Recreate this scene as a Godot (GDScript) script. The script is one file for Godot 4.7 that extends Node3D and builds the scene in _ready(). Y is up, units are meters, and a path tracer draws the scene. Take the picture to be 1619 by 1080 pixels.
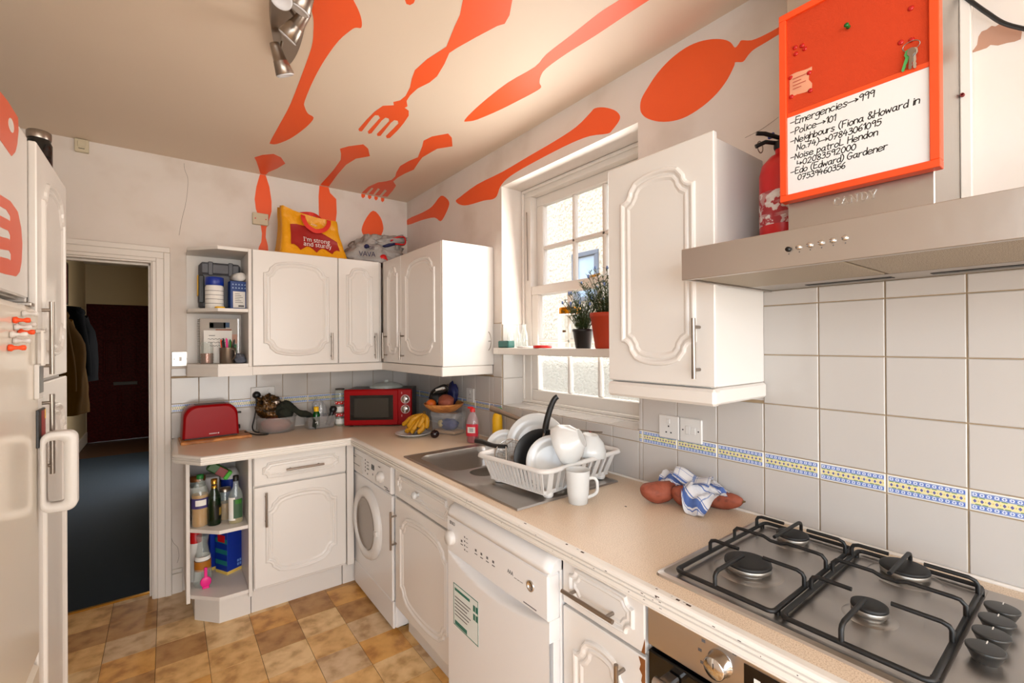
extends Node3D
# Kitchen corner. Back wall lies in z = 0, window wall in x = 0, the room is at x < 0, z > 0. Metres.

const EYE := Vector3(-1.4945, 1.4494, 3.3157)
const YAW := 0.6485
const PITCH := 0.002
const ROLL := -0.0062
const FOCAL := 720.54          # pixels, for a 1619 x 1080 frame
const CEIL := 2.543
const TOP := 0.90              # worktop
const T := 0.152               # wall tile with its joint
const B := 0.05                # border tile

var mats := {}
var used := {}
var rng := RandomNumberGenerator.new()

# ------------------------------------------------------------------ camera maths
func cam_basis() -> Basis:
	var f := Vector3(sin(YAW) * cos(PITCH), sin(PITCH), -cos(YAW) * cos(PITCH))
	var r := Vector3(cos(YAW), 0, sin(YAW))
	var u := r.cross(f)
	return Basis(r * cos(ROLL) + u * sin(ROLL), -r * sin(ROLL) + u * cos(ROLL), -f)

func hit(u: float, v: float, axis: int, value: float) -> Vector3:   # photo pixel -> point on a wall, the ceiling or a worktop
	var b := cam_basis()
	var d := -b.z + b.x * (u - 809.5) / FOCAL - b.y * (v - 540.0) / FOCAL
	return EYE + d * ((value - EYE[axis]) / d[axis])

# ------------------------------------------------------------------ materials
func mat(key: String, c: Color = Color.WHITE, rough := 0.5, metal := 0.0) -> StandardMaterial3D:
	if mats.has(key):
		return mats[key]
	var m := StandardMaterial3D.new()
	m.resource_name = key
	m.albedo_color = c
	m.roughness = rough
	m.metallic = metal
	mats[key] = m
	return m

func noise_tex(size: int, freq: float, oct := 4, ramp: Array = [], normal := false, strength := 4.0, sd := 1) -> NoiseTexture2D:
	var n := FastNoiseLite.new()
	n.noise_type = FastNoiseLite.TYPE_SIMPLEX_SMOOTH
	n.seed = sd
	n.frequency = freq
	n.fractal_octaves = oct
	var t := NoiseTexture2D.new()
	t.width = size
	t.height = size
	t.seamless = true
	t.noise = n
	if normal:
		t.as_normal_map = true
		t.bump_strength = strength
	if ramp.size():
		var g := Gradient.new()
		var offs := PackedFloat32Array()
		var cols := PackedColorArray()
		for r in ramp:
			offs.append(r[0])
			cols.append(r[1])
		g.offsets = offs
		g.colors = cols
		t.color_ramp = g
	return t

func tri(m: StandardMaterial3D, scale: float) -> void:
	m.uv1_triplanar = true
	m.uv1_world_triplanar = true
	m.uv1_scale = Vector3.ONE * scale

func bumpy(m: StandardMaterial3D, freq: float, strength: float, scale: float, nscale := 0.3, sd := 3) -> StandardMaterial3D:
	m.normal_enabled = true
	m.normal_texture = noise_tex(256, freq, 3, [], true, strength, sd)
	m.normal_scale = nscale
	tri(m, scale)
	return m

func glassy(key: String, c: Color, alpha: float, rough := 0.05) -> StandardMaterial3D:
	var m := mat(key, Color(c.r, c.g, c.b, alpha), rough)
	m.transparency = BaseMaterial3D.TRANSPARENCY_ALPHA
	return m

# ------------------------------------------------------------------ mesh helpers
func S(flat := true) -> SurfaceTool:
	var st := SurfaceTool.new()
	st.begin(Mesh.PRIMITIVE_TRIANGLES)
	st.set_smooth_group(-1 if flat else 0)
	return st

func v3(st: SurfaceTool, p: Vector3, uv := Vector2.ZERO) -> void:
	st.set_uv(uv)
	st.add_vertex(p)

func face(st: SurfaceTool, pts: Array, out: Vector3) -> void:      # convex polygon, turned so that it faces OUT
	var n: Vector3 = (pts[1] - pts[0]).cross(pts[2] - pts[0])
	var flip := n.dot(out) > 0.0
	for i in range(1, pts.size() - 1):
		v3(st, pts[0])
		if flip:
			v3(st, pts[i + 1]); v3(st, pts[i])
		else:
			v3(st, pts[i]); v3(st, pts[i + 1])

func box(st: SurfaceTool, lo: Vector3, hi: Vector3, b := 0.0) -> void:
	var c := (lo + hi) / 2.0
	var h := (hi - lo).abs() / 2.0
	st.set_smooth_group(-1)
	b = minf(b, minf(h.x, minf(h.y, h.z)) * 0.95)
	var q := func(s: Vector3, axis: int) -> Vector3:
		var e := h - Vector3(b, b, b)
		e[axis] = h[axis]
		return c + s * e
	for axis in 3:
		for sg in [-1.0, 1.0]:
			var a1 := (axis + 1) % 3
			var a2 := (axis + 2) % 3
			var pts := []
			for k in [[-1, -1], [1, -1], [1, 1], [-1, 1]]:
				var s := Vector3.ZERO
				s[axis] = sg; s[a1] = k[0]; s[a2] = k[1]
				pts.append(q.call(s, axis))
			var o := Vector3.ZERO
			o[axis] = sg
			face(st, pts, o)
	if b <= 0.0:
		return
	for axis in 3:                                                  # the twelve edges, then the corners
		var a1 := (axis + 1) % 3
		var a2 := (axis + 2) % 3
		for k in [[-1, -1], [1, -1], [1, 1], [-1, 1]]:
			var s0 := Vector3.ZERO
			s0[a1] = k[0]; s0[a2] = k[1]
			var s1 := s0
			s0[axis] = -1; s1[axis] = 1
			var o := Vector3.ZERO
			o[a1] = k[0]; o[a2] = k[1]
			face(st, [q.call(s0, a1), q.call(s1, a1), q.call(s1, a2), q.call(s0, a2)], o)
	for sx in [-1, 1]:
		for sy in [-1, 1]:
			for sz in [-1, 1]:
				var s := Vector3(sx, sy, sz)
				face(st, [q.call(s, 0), q.call(s, 1), q.call(s, 2)], s)

func frame_xy(st: SurfaceTool, x0: float, y0: float, x1: float, y1: float, t: float, z0: float, z1: float, b := 0.002) -> void:   # four bars that do not overlap
	box(st, Vector3(x0, y0, z0), Vector3(x1, y0 + t, z1), b)
	box(st, Vector3(x0, y1 - t, z0), Vector3(x1, y1, z1), b)
	box(st, Vector3(x0, y0 + t, z0), Vector3(x0 + t, y1 - t, z1), b)
	box(st, Vector3(x1 - t, y0 + t, z0), Vector3(x1, y1 - t, z1), b)

func frame_zy(st: SurfaceTool, z0: float, y0: float, z1: float, y1: float, t: float, x0: float, x1: float, b := 0.002) -> void:
	box(st, Vector3(x0, y0, z0), Vector3(x1, y0 + t, z1), b)
	box(st, Vector3(x0, y1 - t, z0), Vector3(x1, y1, z1), b)
	box(st, Vector3(x0, y0 + t, z0), Vector3(x1, y1 - t, z0 + t), b)
	box(st, Vector3(x0, y0 + t, z1 - t), Vector3(x1, y1 - t, z1), b)

func quad(st: SurfaceTool, a: Vector3, b: Vector3, c: Vector3, d: Vector3, ua := Vector2(0, 0), ub := Vector2(1, 0), uc := Vector2(1, 1), ud := Vector2(0, 1)) -> void:
	v3(st, a, ua); v3(st, c, uc); v3(st, b, ub)
	v3(st, a, ua); v3(st, d, ud); v3(st, c, uc)

func rings(st: SurfaceTool, rs: Array, cap0 := true, cap1 := true, closed := true, smooth := true) -> void:    # skin between rings of points
	st.set_smooth_group(0 if smooth else -1)
	for i in rs.size() - 1:
		var a: Array = rs[i]
		var b: Array = rs[i + 1]
		var n := a.size()
		for j in (n if closed else n - 1):
			var k := (j + 1) % n
			var u0 := float(j) / n
			var u1 := float(j + 1) / n
			var w0 := float(i) / (rs.size() - 1)
			var w1 := float(i + 1) / (rs.size() - 1)
			quad(st, a[j], a[k], b[k], b[j], Vector2(u0, w0), Vector2(u1, w0), Vector2(u1, w1), Vector2(u0, w1))
	st.set_smooth_group(-1)
	for e in [[cap0, 0], [cap1, rs.size() - 1]]:
		if e[0]:
			var r: Array = rs[e[1]]
			var c := Vector3.ZERO
			for p in r:
				c += p
			c /= r.size()
			for j in r.size():
				var k := (j + 1) % r.size()
				if e[1] == 0:
					v3(st, c); v3(st, r[k]); v3(st, r[j])
				else:
					v3(st, c); v3(st, r[j]); v3(st, r[k])

func lathe(st: SurfaceTool, prof: Array, at := Vector3.ZERO, seg := 24, xf := Basis.IDENTITY, sq := Vector2.ONE) -> void:   # prof: [radius, height] pairs
	var rs := []
	for p in prof:
		var ring := []
		for j in seg:
			var a := TAU * j / seg
			ring.append(at + xf * Vector3(cos(a) * p[0] * sq.x, p[1], sin(a) * p[0] * sq.y))
		rs.append(ring)
	rings(st, rs, prof[0][0] > 0.0001, prof[-1][0] > 0.0001)

func tube(st: SurfaceTool, pts: Array, r, seg := 8, closed := false) -> void:       # r: a number or one for each point
	var rs := []
	var n := pts.size()
	var up := Vector3.UP
	var side := Vector3.ZERO
	for i in n:
		var d: Vector3
		if closed:
			d = pts[(i + 1) % n] - pts[(i - 1 + n) % n]
		else:
			d = pts[mini(i + 1, n - 1)] - pts[maxi(i - 1, 0)]
		d = d.normalized()
		if side == Vector3.ZERO:
			side = d.cross(up if absf(d.y) < 0.9 else Vector3.RIGHT).normalized()
		side = (side - d * side.dot(d)).normalized()
		var w := side.cross(d)
		var rad: float = r[i] if r is Array else r
		var ring := []
		for j in seg:
			var a := TAU * j / seg
			ring.append(pts[i] + side * cos(a) * rad + w * sin(a) * rad)
		rs.append(ring)
	if closed:
		rs.append(rs[0])
	rings(st, rs, not closed, not closed)

func curve(pts: Array, per := 6, closed := false) -> Array:          # Catmull-Rom through the points
	var out := []
	var n := pts.size()
	for i in (n if closed else n - 1):
		var a = pts[(i - 1 + n) % n] if closed or i > 0 else pts[0]
		var b = pts[i]
		var c = pts[(i + 1) % n]
		var d = pts[(i + 2) % n] if closed or i + 2 < n else pts[n - 1]
		for k in per:
			var t := float(k) / per
			out.append(0.5 * ((2.0 * b) + (c - a) * t + (2.0 * a - 5.0 * b + 4.0 * c - d) * t * t + (3.0 * b - a - 3.0 * c + d) * t * t * t))
	if not closed:
		out.append(pts[n - 1])
	return out

func prism(st: SurfaceTool, poly: Array, to3: Callable, d0: float, d1: float, uvs := 1.0) -> void:    # polygon of Vector2, to3(p, depth) -> Vector3
	var pk := PackedVector2Array(poly)
	if Geometry2D.is_polygon_clockwise(pk):
		pk.reverse()
	var idx := Geometry2D.triangulate_polygon(pk)
	st.set_smooth_group(-1)
	var mid: Vector3 = to3.call(pk[0], (d0 + d1) / 2.0)
	for d in [d0, d1]:
		var o: Vector3 = to3.call(pk[0], d) - mid
		for i in range(0, idx.size(), 3):
			var a: Vector3 = to3.call(pk[idx[i]], d)
			var b: Vector3 = to3.call(pk[idx[i + 1]], d)
			var c: Vector3 = to3.call(pk[idx[i + 2]], d)
			var flip := (b - a).cross(c - a).dot(o) > 0.0
			v3(st, a, pk[idx[i]] * uvs)
			if flip:
				v3(st, c, pk[idx[i + 2]] * uvs); v3(st, b, pk[idx[i + 1]] * uvs)
			else:
				v3(st, b, pk[idx[i + 1]] * uvs); v3(st, c, pk[idx[i + 2]] * uvs)
	var n := pk.size()
	var e1: Vector3 = to3.call(Vector2(1, 0), 0.0) - to3.call(Vector2.ZERO, 0.0)
	var e2: Vector3 = to3.call(Vector2(0, 1), 0.0) - to3.call(Vector2.ZERO, 0.0)
	for i in n:
		var p := pk[i]
		var q := pk[(i + 1) % n]
		var nn := Vector2(q.y - p.y, p.x - q.x)
		face(st, [to3.call(p, d0), to3.call(q, d0), to3.call(q, d1), to3.call(p, d1)], e1 * nn.x + e2 * nn.y)

func xy(p: Vector2, d: float) -> Vector3: return Vector3(p.x, p.y, d)
func xz(p: Vector2, d: float) -> Vector3: return Vector3(p.x, d, p.y)
func zy(p: Vector2, d: float) -> Vector3: return Vector3(d, p.y, p.x)

func rrect(x0: float, y0: float, x1: float, y1: float, r: float, n := 5) -> Array:
	var out := []
	for c in [[x1 - r, y0 + r, -PI / 2], [x1 - r, y1 - r, 0.0], [x0 + r, y1 - r, PI / 2], [x0 + r, y0 + r, PI]]:
		for i in n + 1:
			var a: float = c[2] + PI / 2 * i / n
			out.append(Vector2(c[0] + cos(a) * r, c[1] + sin(a) * r))
	return out

func grid(st: SurfaceTool, rows: Array, smooth := true) -> void:      # open sheet of points
	rings(st, rows, false, false, false, smooth)

func lump(st: SurfaceTool, at: Vector3, rad: Vector3, rough := 0.1, freq := 2.0, sd := 1, xf := Basis.IDENTITY, nu := 24, nv := 14, flat_y := -9.0) -> void:
	var nz := FastNoiseLite.new()
	nz.seed = sd
	nz.frequency = freq
	var rs := []
	for i in nv + 1:
		var th := PI * i / nv
		var ring := []
		for j in nu:
			var ph := TAU * j / nu
			var d := Vector3(sin(th) * cos(ph), -cos(th), sin(th) * sin(ph))
			var k := 1.0 + rough * nz.get_noise_3dv(d)
			var p := xf * (d * rad * k)
			p.y = maxf(p.y, flat_y)
			ring.append(at + p)
		rs.append(ring)
	rings(st, rs, false, false)

# ------------------------------------------------------------------ objects
func numbered(n: String) -> String:
	var k: int = used.get(n, -1) + 1
	used[n] = k
	return n if k == 0 else "%s_%03d" % [n, k]

func fin(st: SurfaceTool, called: String, m: Material, parent: Node = null) -> MeshInstance3D:
	st.generate_normals()
	var o := MeshInstance3D.new()
	o.mesh = st.commit()
	o.mesh.surface_set_material(0, m)
	put(o, called, parent)
	return o

func put(o: Node3D, called: String, parent: Node = null) -> void:
	if parent == null:
		o.name = numbered(called)
		add_child(o)
	else:
		o.name = called
		parent.add_child(o, true)

func tag(o: Node3D, label: String, category: String, group := "") -> Node3D:
	o.set_meta("label", label)
	o.set_meta("category", category)
	if group != "":
		o.set_meta("group", group)
	return o

func thing(called: String, label: String, category: String, at := Vector3.ZERO, turn := 0.0, group := "") -> Node3D:
	var o := Node3D.new()
	put(o, called)
	o.position = at
	o.rotation.y = turn
	return tag(o, label, category, group)

func struct(o: Node3D) -> Node3D:
	o.set_meta("kind", "structure")
	return o

func bx(called: String, m: Material, parent: Node, lo: Vector3, hi: Vector3, b := 0.002) -> MeshInstance3D:
	var st := S()
	box(st, lo, hi, b)
	return fin(st, called, m, parent)

func words(text: String, size: float, m: Material, parent: Node, xf: Transform3D, called := "lettering", serif := false, depth := 0.0006) -> MeshInstance3D:
	var tm := TextMesh.new()
	var f := SystemFont.new()
	f.font_names = PackedStringArray(["Droid Serif" if serif else "Droid Sans"])
	tm.font = f
	tm.text = text
	tm.font_size = 32
	tm.pixel_size = size / 32.0
	tm.depth = depth
	tm.curve_step = 2.0
	var o := MeshInstance3D.new()
	o.mesh = tm
	o.material_override = m
	put(o, called, parent)
	o.transform = xf
	return o

# ------------------------------------------------------------------ _ready: view and light first
func _ready() -> void:
	rng.seed = 7
	var cam := Camera3D.new()
	cam.name = "camera"
	add_child(cam)
	cam.transform = Transform3D(cam_basis(), EYE)
	cam.fov = 73.699
	cam.near = 0.02
	cam.current = true
	var we := WorldEnvironment.new()
	we.name = "world"
	var env := Environment.new()
	env.background_mode = Environment.BG_SKY
	var sky := Sky.new()
	var sm := ProceduralSkyMaterial.new()
	sm.sky_top_color = Color(0.80, 0.87, 0.97)
	sm.sky_horizon_color = Color(0.95, 0.95, 0.94)
	sm.ground_bottom_color = Color(0.42, 0.40, 0.37)
	sm.ground_horizon_color = Color(0.62, 0.60, 0.57)
	sm.sky_energy_multiplier = 1.0
	sky.sky_material = sm
	env.sky = sky
	env.background_energy_multiplier = 4.6
	env.tonemap_mode = Environment.TONE_MAPPER_LINEAR
	env.tonemap_exposure = 1.22
	env.sdfgi_enabled = true
	env.ssao_enabled = true
	env.ssil_enabled = true
	we.environment = env
	add_child(we)
	day_light("garden_door_daylight", Vector3(-1.2, 1.3, 6.08), Vector3(0.0, 0.05, -1.0), Vector2(2.1, 2.0), 7.2, Color(1.0, 0.985, 0.965))
	day_light("side_window_daylight", Vector3(-2.33, 1.55, 4.5), Vector3(1.0, 0.05, -0.3), Vector2(1.9, 1.4), 3.3, Color(0.87, 0.945, 1.0))
	day_light("sash_window_daylight", Vector3(0.13, 1.72, 1.74), Vector3(-1.0, -0.12, 0.0), Vector2(0.78, 1.1), 1.5, Color(1.0, 0.985, 0.96))
	day_light("hall_daylight", Vector3(-1.42, 1.2, -3.2), Vector3(-1.0, -0.1, 0.1), Vector2(0.75, 1.8), 2.6, Color(1.0, 0.95, 0.88))
	materials()
	shell()
	wall_tiles()
	hall()
	window()
	murals()
	base_units()
	appliances()
	worktop_and_sink()
	wall_units()
	tall_bank()
	hob_and_hood()
	notice_board()
	fittings()
	shelf_things()
	counter_things()
	rack_things()
	sill_things()
	ceiling_light()

func day_light(called: String, at: Vector3, towards: Vector3, size: Vector2, energy: float, c: Color) -> void:
	var l := AreaLight3D.new()
	l.name = called
	add_child(l)
	l.position = at
	l.look_at_from_position(at, at + towards)
	l.area_size = size
	l.area_normalize_energy = true
	l.light_energy = energy
	l.light_color = c
	l.area_range = 12.0
	l.area_attenuation = 2.0
	l.shadow_enabled = true

func materials() -> void:
	bumpy(mat("paint", Color(0.875, 0.84, 0.81), 0.62), 0.012, 3.0, 0.7, 0.25)
	mats["paint"].albedo_texture = noise_tex(512, 0.006, 5, [[0.0, Color(0.93, 0.91, 0.885)], [0.45, Color(0.985, 0.98, 0.97)], [1.0, Color.WHITE]], false, 1, 11)
	bumpy(mat("ceiling_paint", Color(0.87, 0.80, 0.72), 0.55), 0.012, 2.0, 0.5, 0.2, 8)
	mat("trim_paint", Color(0.865, 0.835, 0.80), 0.38)
	mat("foil", Color(0.865, 0.845, 0.82), 0.26)
	mat("foil_edge", Color(0.855, 0.83, 0.80), 0.4)
	mat("melamine", Color(0.80, 0.78, 0.77), 0.45)
	mat("white_gloss", Color(0.88, 0.87, 0.86), 0.28)
	mat("white_plastic", Color(0.82, 0.805, 0.785), 0.35)
	mat("cream_plastic", Color(0.80, 0.75, 0.64), 0.4)
	mat("china", Color(0.80, 0.80, 0.79), 0.14)
	mat("steel", Color(0.66, 0.64, 0.61), 0.3, 1.0)
	bumpy(mat("brushed", Color(0.73, 0.705, 0.68), 0.34, 1.0), 0.02, 2.0, 3.0, 0.12)
	mat("chrome", Color(0.80, 0.79, 0.78), 0.12, 1.0)
	mat("nickel", Color(0.60, 0.56, 0.52), 0.3, 1.0)
	mat("dark_steel", Color(0.34, 0.32, 0.30), 0.4, 1.0)
	mat("black", Color(0.035, 0.035, 0.037), 0.42)
	mat("black_gloss", Color(0.02, 0.02, 0.022), 0.1)
	mat("iron", Color(0.05, 0.047, 0.045), 0.5)
	mat("orange", Color(0.93, 0.30, 0.09), 0.42)
	mat("mural_orange", Color(0.94, 0.355, 0.135), 0.45)
	mat("red_gloss", Color(0.56, 0.012, 0.035), 0.3)
	mat("red", Color(0.78, 0.06, 0.07), 0.35)
	mat("yellow", Color(0.93, 0.72, 0.04), 0.45)
	mat("green", Color(0.08, 0.42, 0.16), 0.4)
	mat("blue", Color(0.03, 0.17, 0.55), 0.35)
	mat("navy", Color(0.05, 0.08, 0.28), 0.5)
	mat("pink", Color(0.90, 0.12, 0.52), 0.4)
	mat("paper", Color(0.90, 0.885, 0.86), 0.7)
	mat("ink", Color(0.03, 0.03, 0.035), 0.6)
	mat("grey_ink", Color(0.38, 0.37, 0.37), 0.6)
	mat("brass", Color(0.78, 0.58, 0.25), 0.25, 1.0)
	mat("grout", Color(0.62, 0.53, 0.41), 0.85)
	mat("dark_gap", Color(0.05, 0.045, 0.04), 0.9)
	glassy("glass", Color(0.95, 0.98, 0.97), 0.08)
	mats["red_gloss"].metallic_specular = 0.3
	glassy("bottle_glass", Color(0.80, 0.86, 0.83), 0.2)
	glassy("window_glass", Color(0.97, 0.99, 0.98), 0.05)
	glassy("frosted_plastic", Color(0.82, 0.81, 0.80), 0.2, 0.22)
	glassy("clear_plastic", Color(0.86, 0.88, 0.90), 0.16, 0.12)
	glassy("bottle_green", Color(0.03, 0.13, 0.03), 0.72)
	glassy("oil", Color(0.86, 0.60, 0.02), 0.6)
	glassy("pale_oil", Color(0.80, 0.66, 0.20), 0.5)
	glassy("red_soap", Color(0.62, 0.02, 0.10), 0.80)
	var w := mat("wood", Color(0.80, 0.53, 0.27), 0.5)
	w.albedo_texture = noise_tex(256, 0.02, 4, [[0.2, Color(0.72, 0.66, 0.6)], [0.6, Color.WHITE]], false, 1, 5)
	w.uv1_triplanar = true
	w.uv1_scale = Vector3(2, 9, 9)
	var lam := mat("laminate", Color(0.88, 0.80, 0.71), 0.33)
	lam.albedo_texture = noise_tex(512, 0.22, 2, [[0.25, Color(0.84, 0.80, 0.75)], [0.45, Color(0.97, 0.96, 0.94)], [0.7, Color(1, 1, 1)]], false, 1, 21)
	tri(lam, 2.6)
	var ft := mat("floor_vinyl", Color.WHITE, 0.42)
	ft.vertex_color_use_as_albedo = true
	ft.albedo_texture = noise_tex(512, 0.01, 5, [[0.1, Color(0.80, 0.73, 0.65)], [0.42, Color(0.94, 0.91, 0.87)], [0.75, Color.WHITE]], false, 1, 31)
	tri(ft, 1.7)
	var cp := mat("carpet", Color(0.10, 0.20, 0.28), 0.95)
	cp.albedo_texture = noise_tex(256, 0.3, 2, [[0.2, Color(0.6, 0.6, 0.6)], [0.8, Color.WHITE]], false, 1, 41)
	bumpy(cp, 0.3, 8.0, 6.0, 0.6)
	var dash := mat("roughcast", Color(0.88, 0.81, 0.71), 0.9)
	dash.albedo_texture = noise_tex(512, 0.05, 4, [[0.2, Color(0.82, 0.79, 0.75)], [0.5, Color(0.95, 0.94, 0.92)], [0.8, Color.WHITE]], false, 1, 51)
	bumpy(dash, 0.05, 8.0, 0.9, 0.55)
	var fg := mat("obscured_glass", Color(0.92, 0.93, 0.92, 0.55), 0.4)
	fg.transparency = BaseMaterial3D.TRANSPARENCY_ALPHA
	bumpy(fg, 0.05, 14.0, 4.0, 0.8)
	bumpy(mat("tile_glaze", Color(0.735, 0.71, 0.685), 0.11), 0.006, 4.0, 2.0, 0.12, 15)
	var td := mat("front_door_stain", Color(0.26, 0.035, 0.03), 0.45)
	td.albedo_texture = noise_tex(256, 0.05, 3, [[0.2, Color(0.7, 0.7, 0.7)], [0.8, Color.WHITE]], false, 1, 61)
	td.metallic_specular = 0.2
	tri(td, 2.0)

# ------------------------------------------------------------------ room shell
func shell() -> void:
	var st := S()
	box(st, Vector3(-2.5, -0.1, -0.11), Vector3(0.3, -0.003, 6.35))
	var fl: MeshInstance3D = fin(st, "floor", mat("floor_joint", Color(0.33, 0.25, 0.17), 0.8))
	struct(fl)
	# vinyl squares; the near rows follow the photo, the rest is random
	var tones := [Color(0.86, 0.61, 0.31), Color(0.81, 0.51, 0.21), Color(0.78, 0.42, 0.12), Color(0.54, 0.30, 0.11), Color(0.72, 0.52, 0.31)]
	var known := {-1: [0, 1, 3, 1, 0], 0: [1, 1, 3, 1, 0], 1: [4, 3, 3, 4, 2], 2: [3, 4, 4, 0, 3, 1, 2], 3: [3, 1, 0, 0, 0, 1, 1], 4: [0, 0, 0, 0, 2, 3, 0, 1], 5: [0, 0, 0, 3, 3, 0, 1, 4, 1], 6: [0, 0, 0, 3, 2, 3, 4, 2, 0, 1]}
	var meshes := {}
	var xs := -2.333
	for c in range(-2, 9):
		var x0 := -1.736 + (c - 1) * 0.1955
		var x1 := x0 + 0.1955
		if x0 > -0.56:
			break
		for k in range(-4, 22):
			var z0 := 0.533 + 0.189 * k
			var z1 := z0 + 0.189
			z0 = maxf(z0, -0.085)
			if z0 > 4.6:
				break
			var tone := 0
			if known.has(c) and k + 4 < known[c].size():
				tone = known[c][k + 4]
			else:
				tone = rng.randi_range(0, 4)
			var key := "%d_%d" % [tone, 1 if k == -4 else 0]
			if not meshes.has(key):
				var t := S()
				t.set_color(tones[tone])
				box(t, Vector3(0.0008, -0.003, 0.0008), Vector3(0.1955 - 0.0008, 0.0, z1 - z0 - 0.0008), 0.0007)
				t.generate_normals()
				meshes[key] = t.commit()
				meshes[key].surface_set_material(0, mats["floor_vinyl"])
			var o := MeshInstance3D.new()
			o.mesh = meshes[key]
			put(o, "floor_tile", fl)
			o.position = Vector3(x0, 0, z0)
	st = S()
	box(st, Vector3(-2.5, CEIL, -0.11), Vector3(0.3, CEIL + 0.12, 6.35))
	struct(fin(st, "ceiling", mats["ceiling_paint"]))
	st = S()      # back wall with the doorway
	box(st, Vector3(-2.5, 0, -0.11), Vector3(-2.33, CEIL, 0))
	box(st, Vector3(-1.552, 0, -0.11), Vector3(0.3, CEIL, 0))
	box(st, Vector3(-2.33, 1.93, -0.11), Vector3(-1.552, CEIL, 0))
	var wb: MeshInstance3D = fin(st, "wall_back", mats["paint"])
	struct(wb)
	st = S()      # window wall
	box(st, Vector3(0, 0, 0), Vector3(0.3, CEIL, 1.255))
	box(st, Vector3(0, 0, 2.18), Vector3(0.3, CEIL, 6.35))
	box(st, Vector3(0, 0, 1.255), Vector3(0.3, 1.095, 2.18))
	box(st, Vector3(0, 2.32, 1.255), Vector3(0.3, CEIL, 2.18))
	var wr: MeshInstance3D = fin(st, "wall_right", mats["paint"])
	struct(wr)
	st = S()
	box(st, Vector3(-2.5, 0, 0), Vector3(-2.37, CEIL, 3.5))
	box(st, Vector3(-2.5, 0, 5.5), Vector3(-2.37, CEIL, 6.35))
	box(st, Vector3(-2.5, 0, 3.5), Vector3(-2.37, 0.8, 5.5))
	box(st, Vector3(-2.5, 2.3, 3.5), Vector3(-2.37, CEIL, 5.5))
	struct(fin(st, "wall_left", mats["paint"]))
	st = S()      # wall behind the camera with a glazed garden door
	box(st, Vector3(-2.5, 0, 6.2), Vector3(-2.32, CEIL, 6.35))
	box(st, Vector3(-0.08, 0, 6.2), Vector3(0.3, CEIL, 6.35))
	box(st, Vector3(-2.32, 2.36, 6.2), Vector3(-0.08, CEIL, 6.35))
	struct(fin(st, "wall_front", mats["paint"]))
	var gd := Node3D.new()
	put(gd, "door_2")
	struct(gd)
	for i in 3:
		var x0 := -2.32 + 0.7467 * i
		var f := S()
		frame_xy(f, x0, 0.0, x0 + 0.7467, 2.36, 0.07, 6.24, 6.29, 0.004)
		fin(f, "door_frame", mats["trim_paint"], gd)
		bx("pane", mats["window_glass"], gd, Vector3(x0 + 0.06, 0.12, 6.26), Vector3(x0 + 0.6867, 2.29, 6.266), 0.0)
	st = S()
	box(st, Vector3(-2.37, -0.003, 4.69), Vector3(0.0, 0.0, 6.2))
	struct(fin(st, "floor_2", mat("dining_floor", Color(0.72, 0.58, 0.42), 0.5)))
	var sw := Node3D.new()                                          # wide side window left of the camera
	put(sw, "window_2")
	struct(sw)
	for i in 3:
		var z0 := 3.5 + 0.6667 * i
		var f := S()
		frame_zy(f, z0, 0.8, z0 + 0.6667, 2.3, 0.05, -2.46, -2.40, 0.004)
		fin(f, "window_frame", mats["trim_paint"], sw)
		bx("pane", mats["window_glass"], sw, Vector3(-2.433, 0.85, z0 + 0.05), Vector3(-2.427, 2.25, z0 + 0.6167), 0.0)
	# doorway lining, architrave, skirting, threshold strip
	st = S()
	box(st, Vector3(-1.566, 0, -0.112), Vector3(-1.552, 1.93, 0.004), 0.002)
	box(st, Vector3(-2.33, 0, -0.112), Vector3(-2.316, 1.93, 0.004), 0.002)
	box(st, Vector3(-2.33, 1.916, -0.112), Vector3(-1.552, 1.93, 0.004), 0.002)
	box(st, Vector3(-1.578, 0, -0.075), Vector3(-1.566, 1.916, -0.04), 0.002)
	box(st, Vector3(-2.316, 1.904, -0.075), Vector3(-1.566, 1.916, -0.04), 0.002)
	struct(fin(st, "trim_1", mats["trim_paint"]))
	st = S()
	for lay in [[0.0, 0.081, 0.014], [0.018, 0.07, 0.02], [0.053, 0.084, 0.027]]:
		box(st, Vector3(-1.56 + lay[0], 0, 0), Vector3(-1.56 + lay[1], 1.925 + lay[0], lay[2]), 0.003)
		box(st, Vector3(-2.37, 1.925 + lay[0], 0), Vector3(-1.56 + lay[1], 1.925 + lay[1], lay[2]), 0.003)
	struct(fin(st, "trim_2", mats["trim_paint"]))
	st = S()
	box(st, Vector3(-1.476, 0, 0), Vector3(-1.425, 0.115, 0.014), 0.002)
	box(st, Vector3(-1.476, 0.115, 0), Vector3(-1.425, 0.14, 0.009), 0.003)
	struct(fin(st, "baseboard_back", mats["trim_paint"]))
	st = S()
	box(st, Vector3(-2.316, -0.002, -0.105), Vector3(-1.566, 0.006, -0.078), 0.003)
	var th := fin(st, "threshold_strip", mats["brass"])
	tag(th, "thin brass threshold strip between blue carpet and vinyl floor", "threshold")
	# hairline cracks and bare plaster, which are marks with outlines of their own
	var cr := S()
	var pts := []
	for q in [[291, 258], [292, 268], [297, 283], [296, 305], [293, 325], [288, 345], [283, 372]]:
		pts.append(hit(q[0], q[1], 2, 0.0) + Vector3(0, 0, 0.0004))
	tube(cr, curve(pts, 4), 0.0007, 4)
	fin(cr, "crack", mat("crack_line", Color(0.42, 0.36, 0.31), 0.9), wb)
	cr = S()
	pts = []
	for q in [[270, 848], [274, 858], [281, 866], [283, 880], [280, 890]]:
		pts.append(hit(q[0], q[1], 2, 0.0) + Vector3(0, 0, 0.0004))
	tube(cr, curve(pts, 4), 0.0007, 4)
	fin(cr, "crack", mats["crack_line"], wb)
	cr = S()
	pts = []
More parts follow.
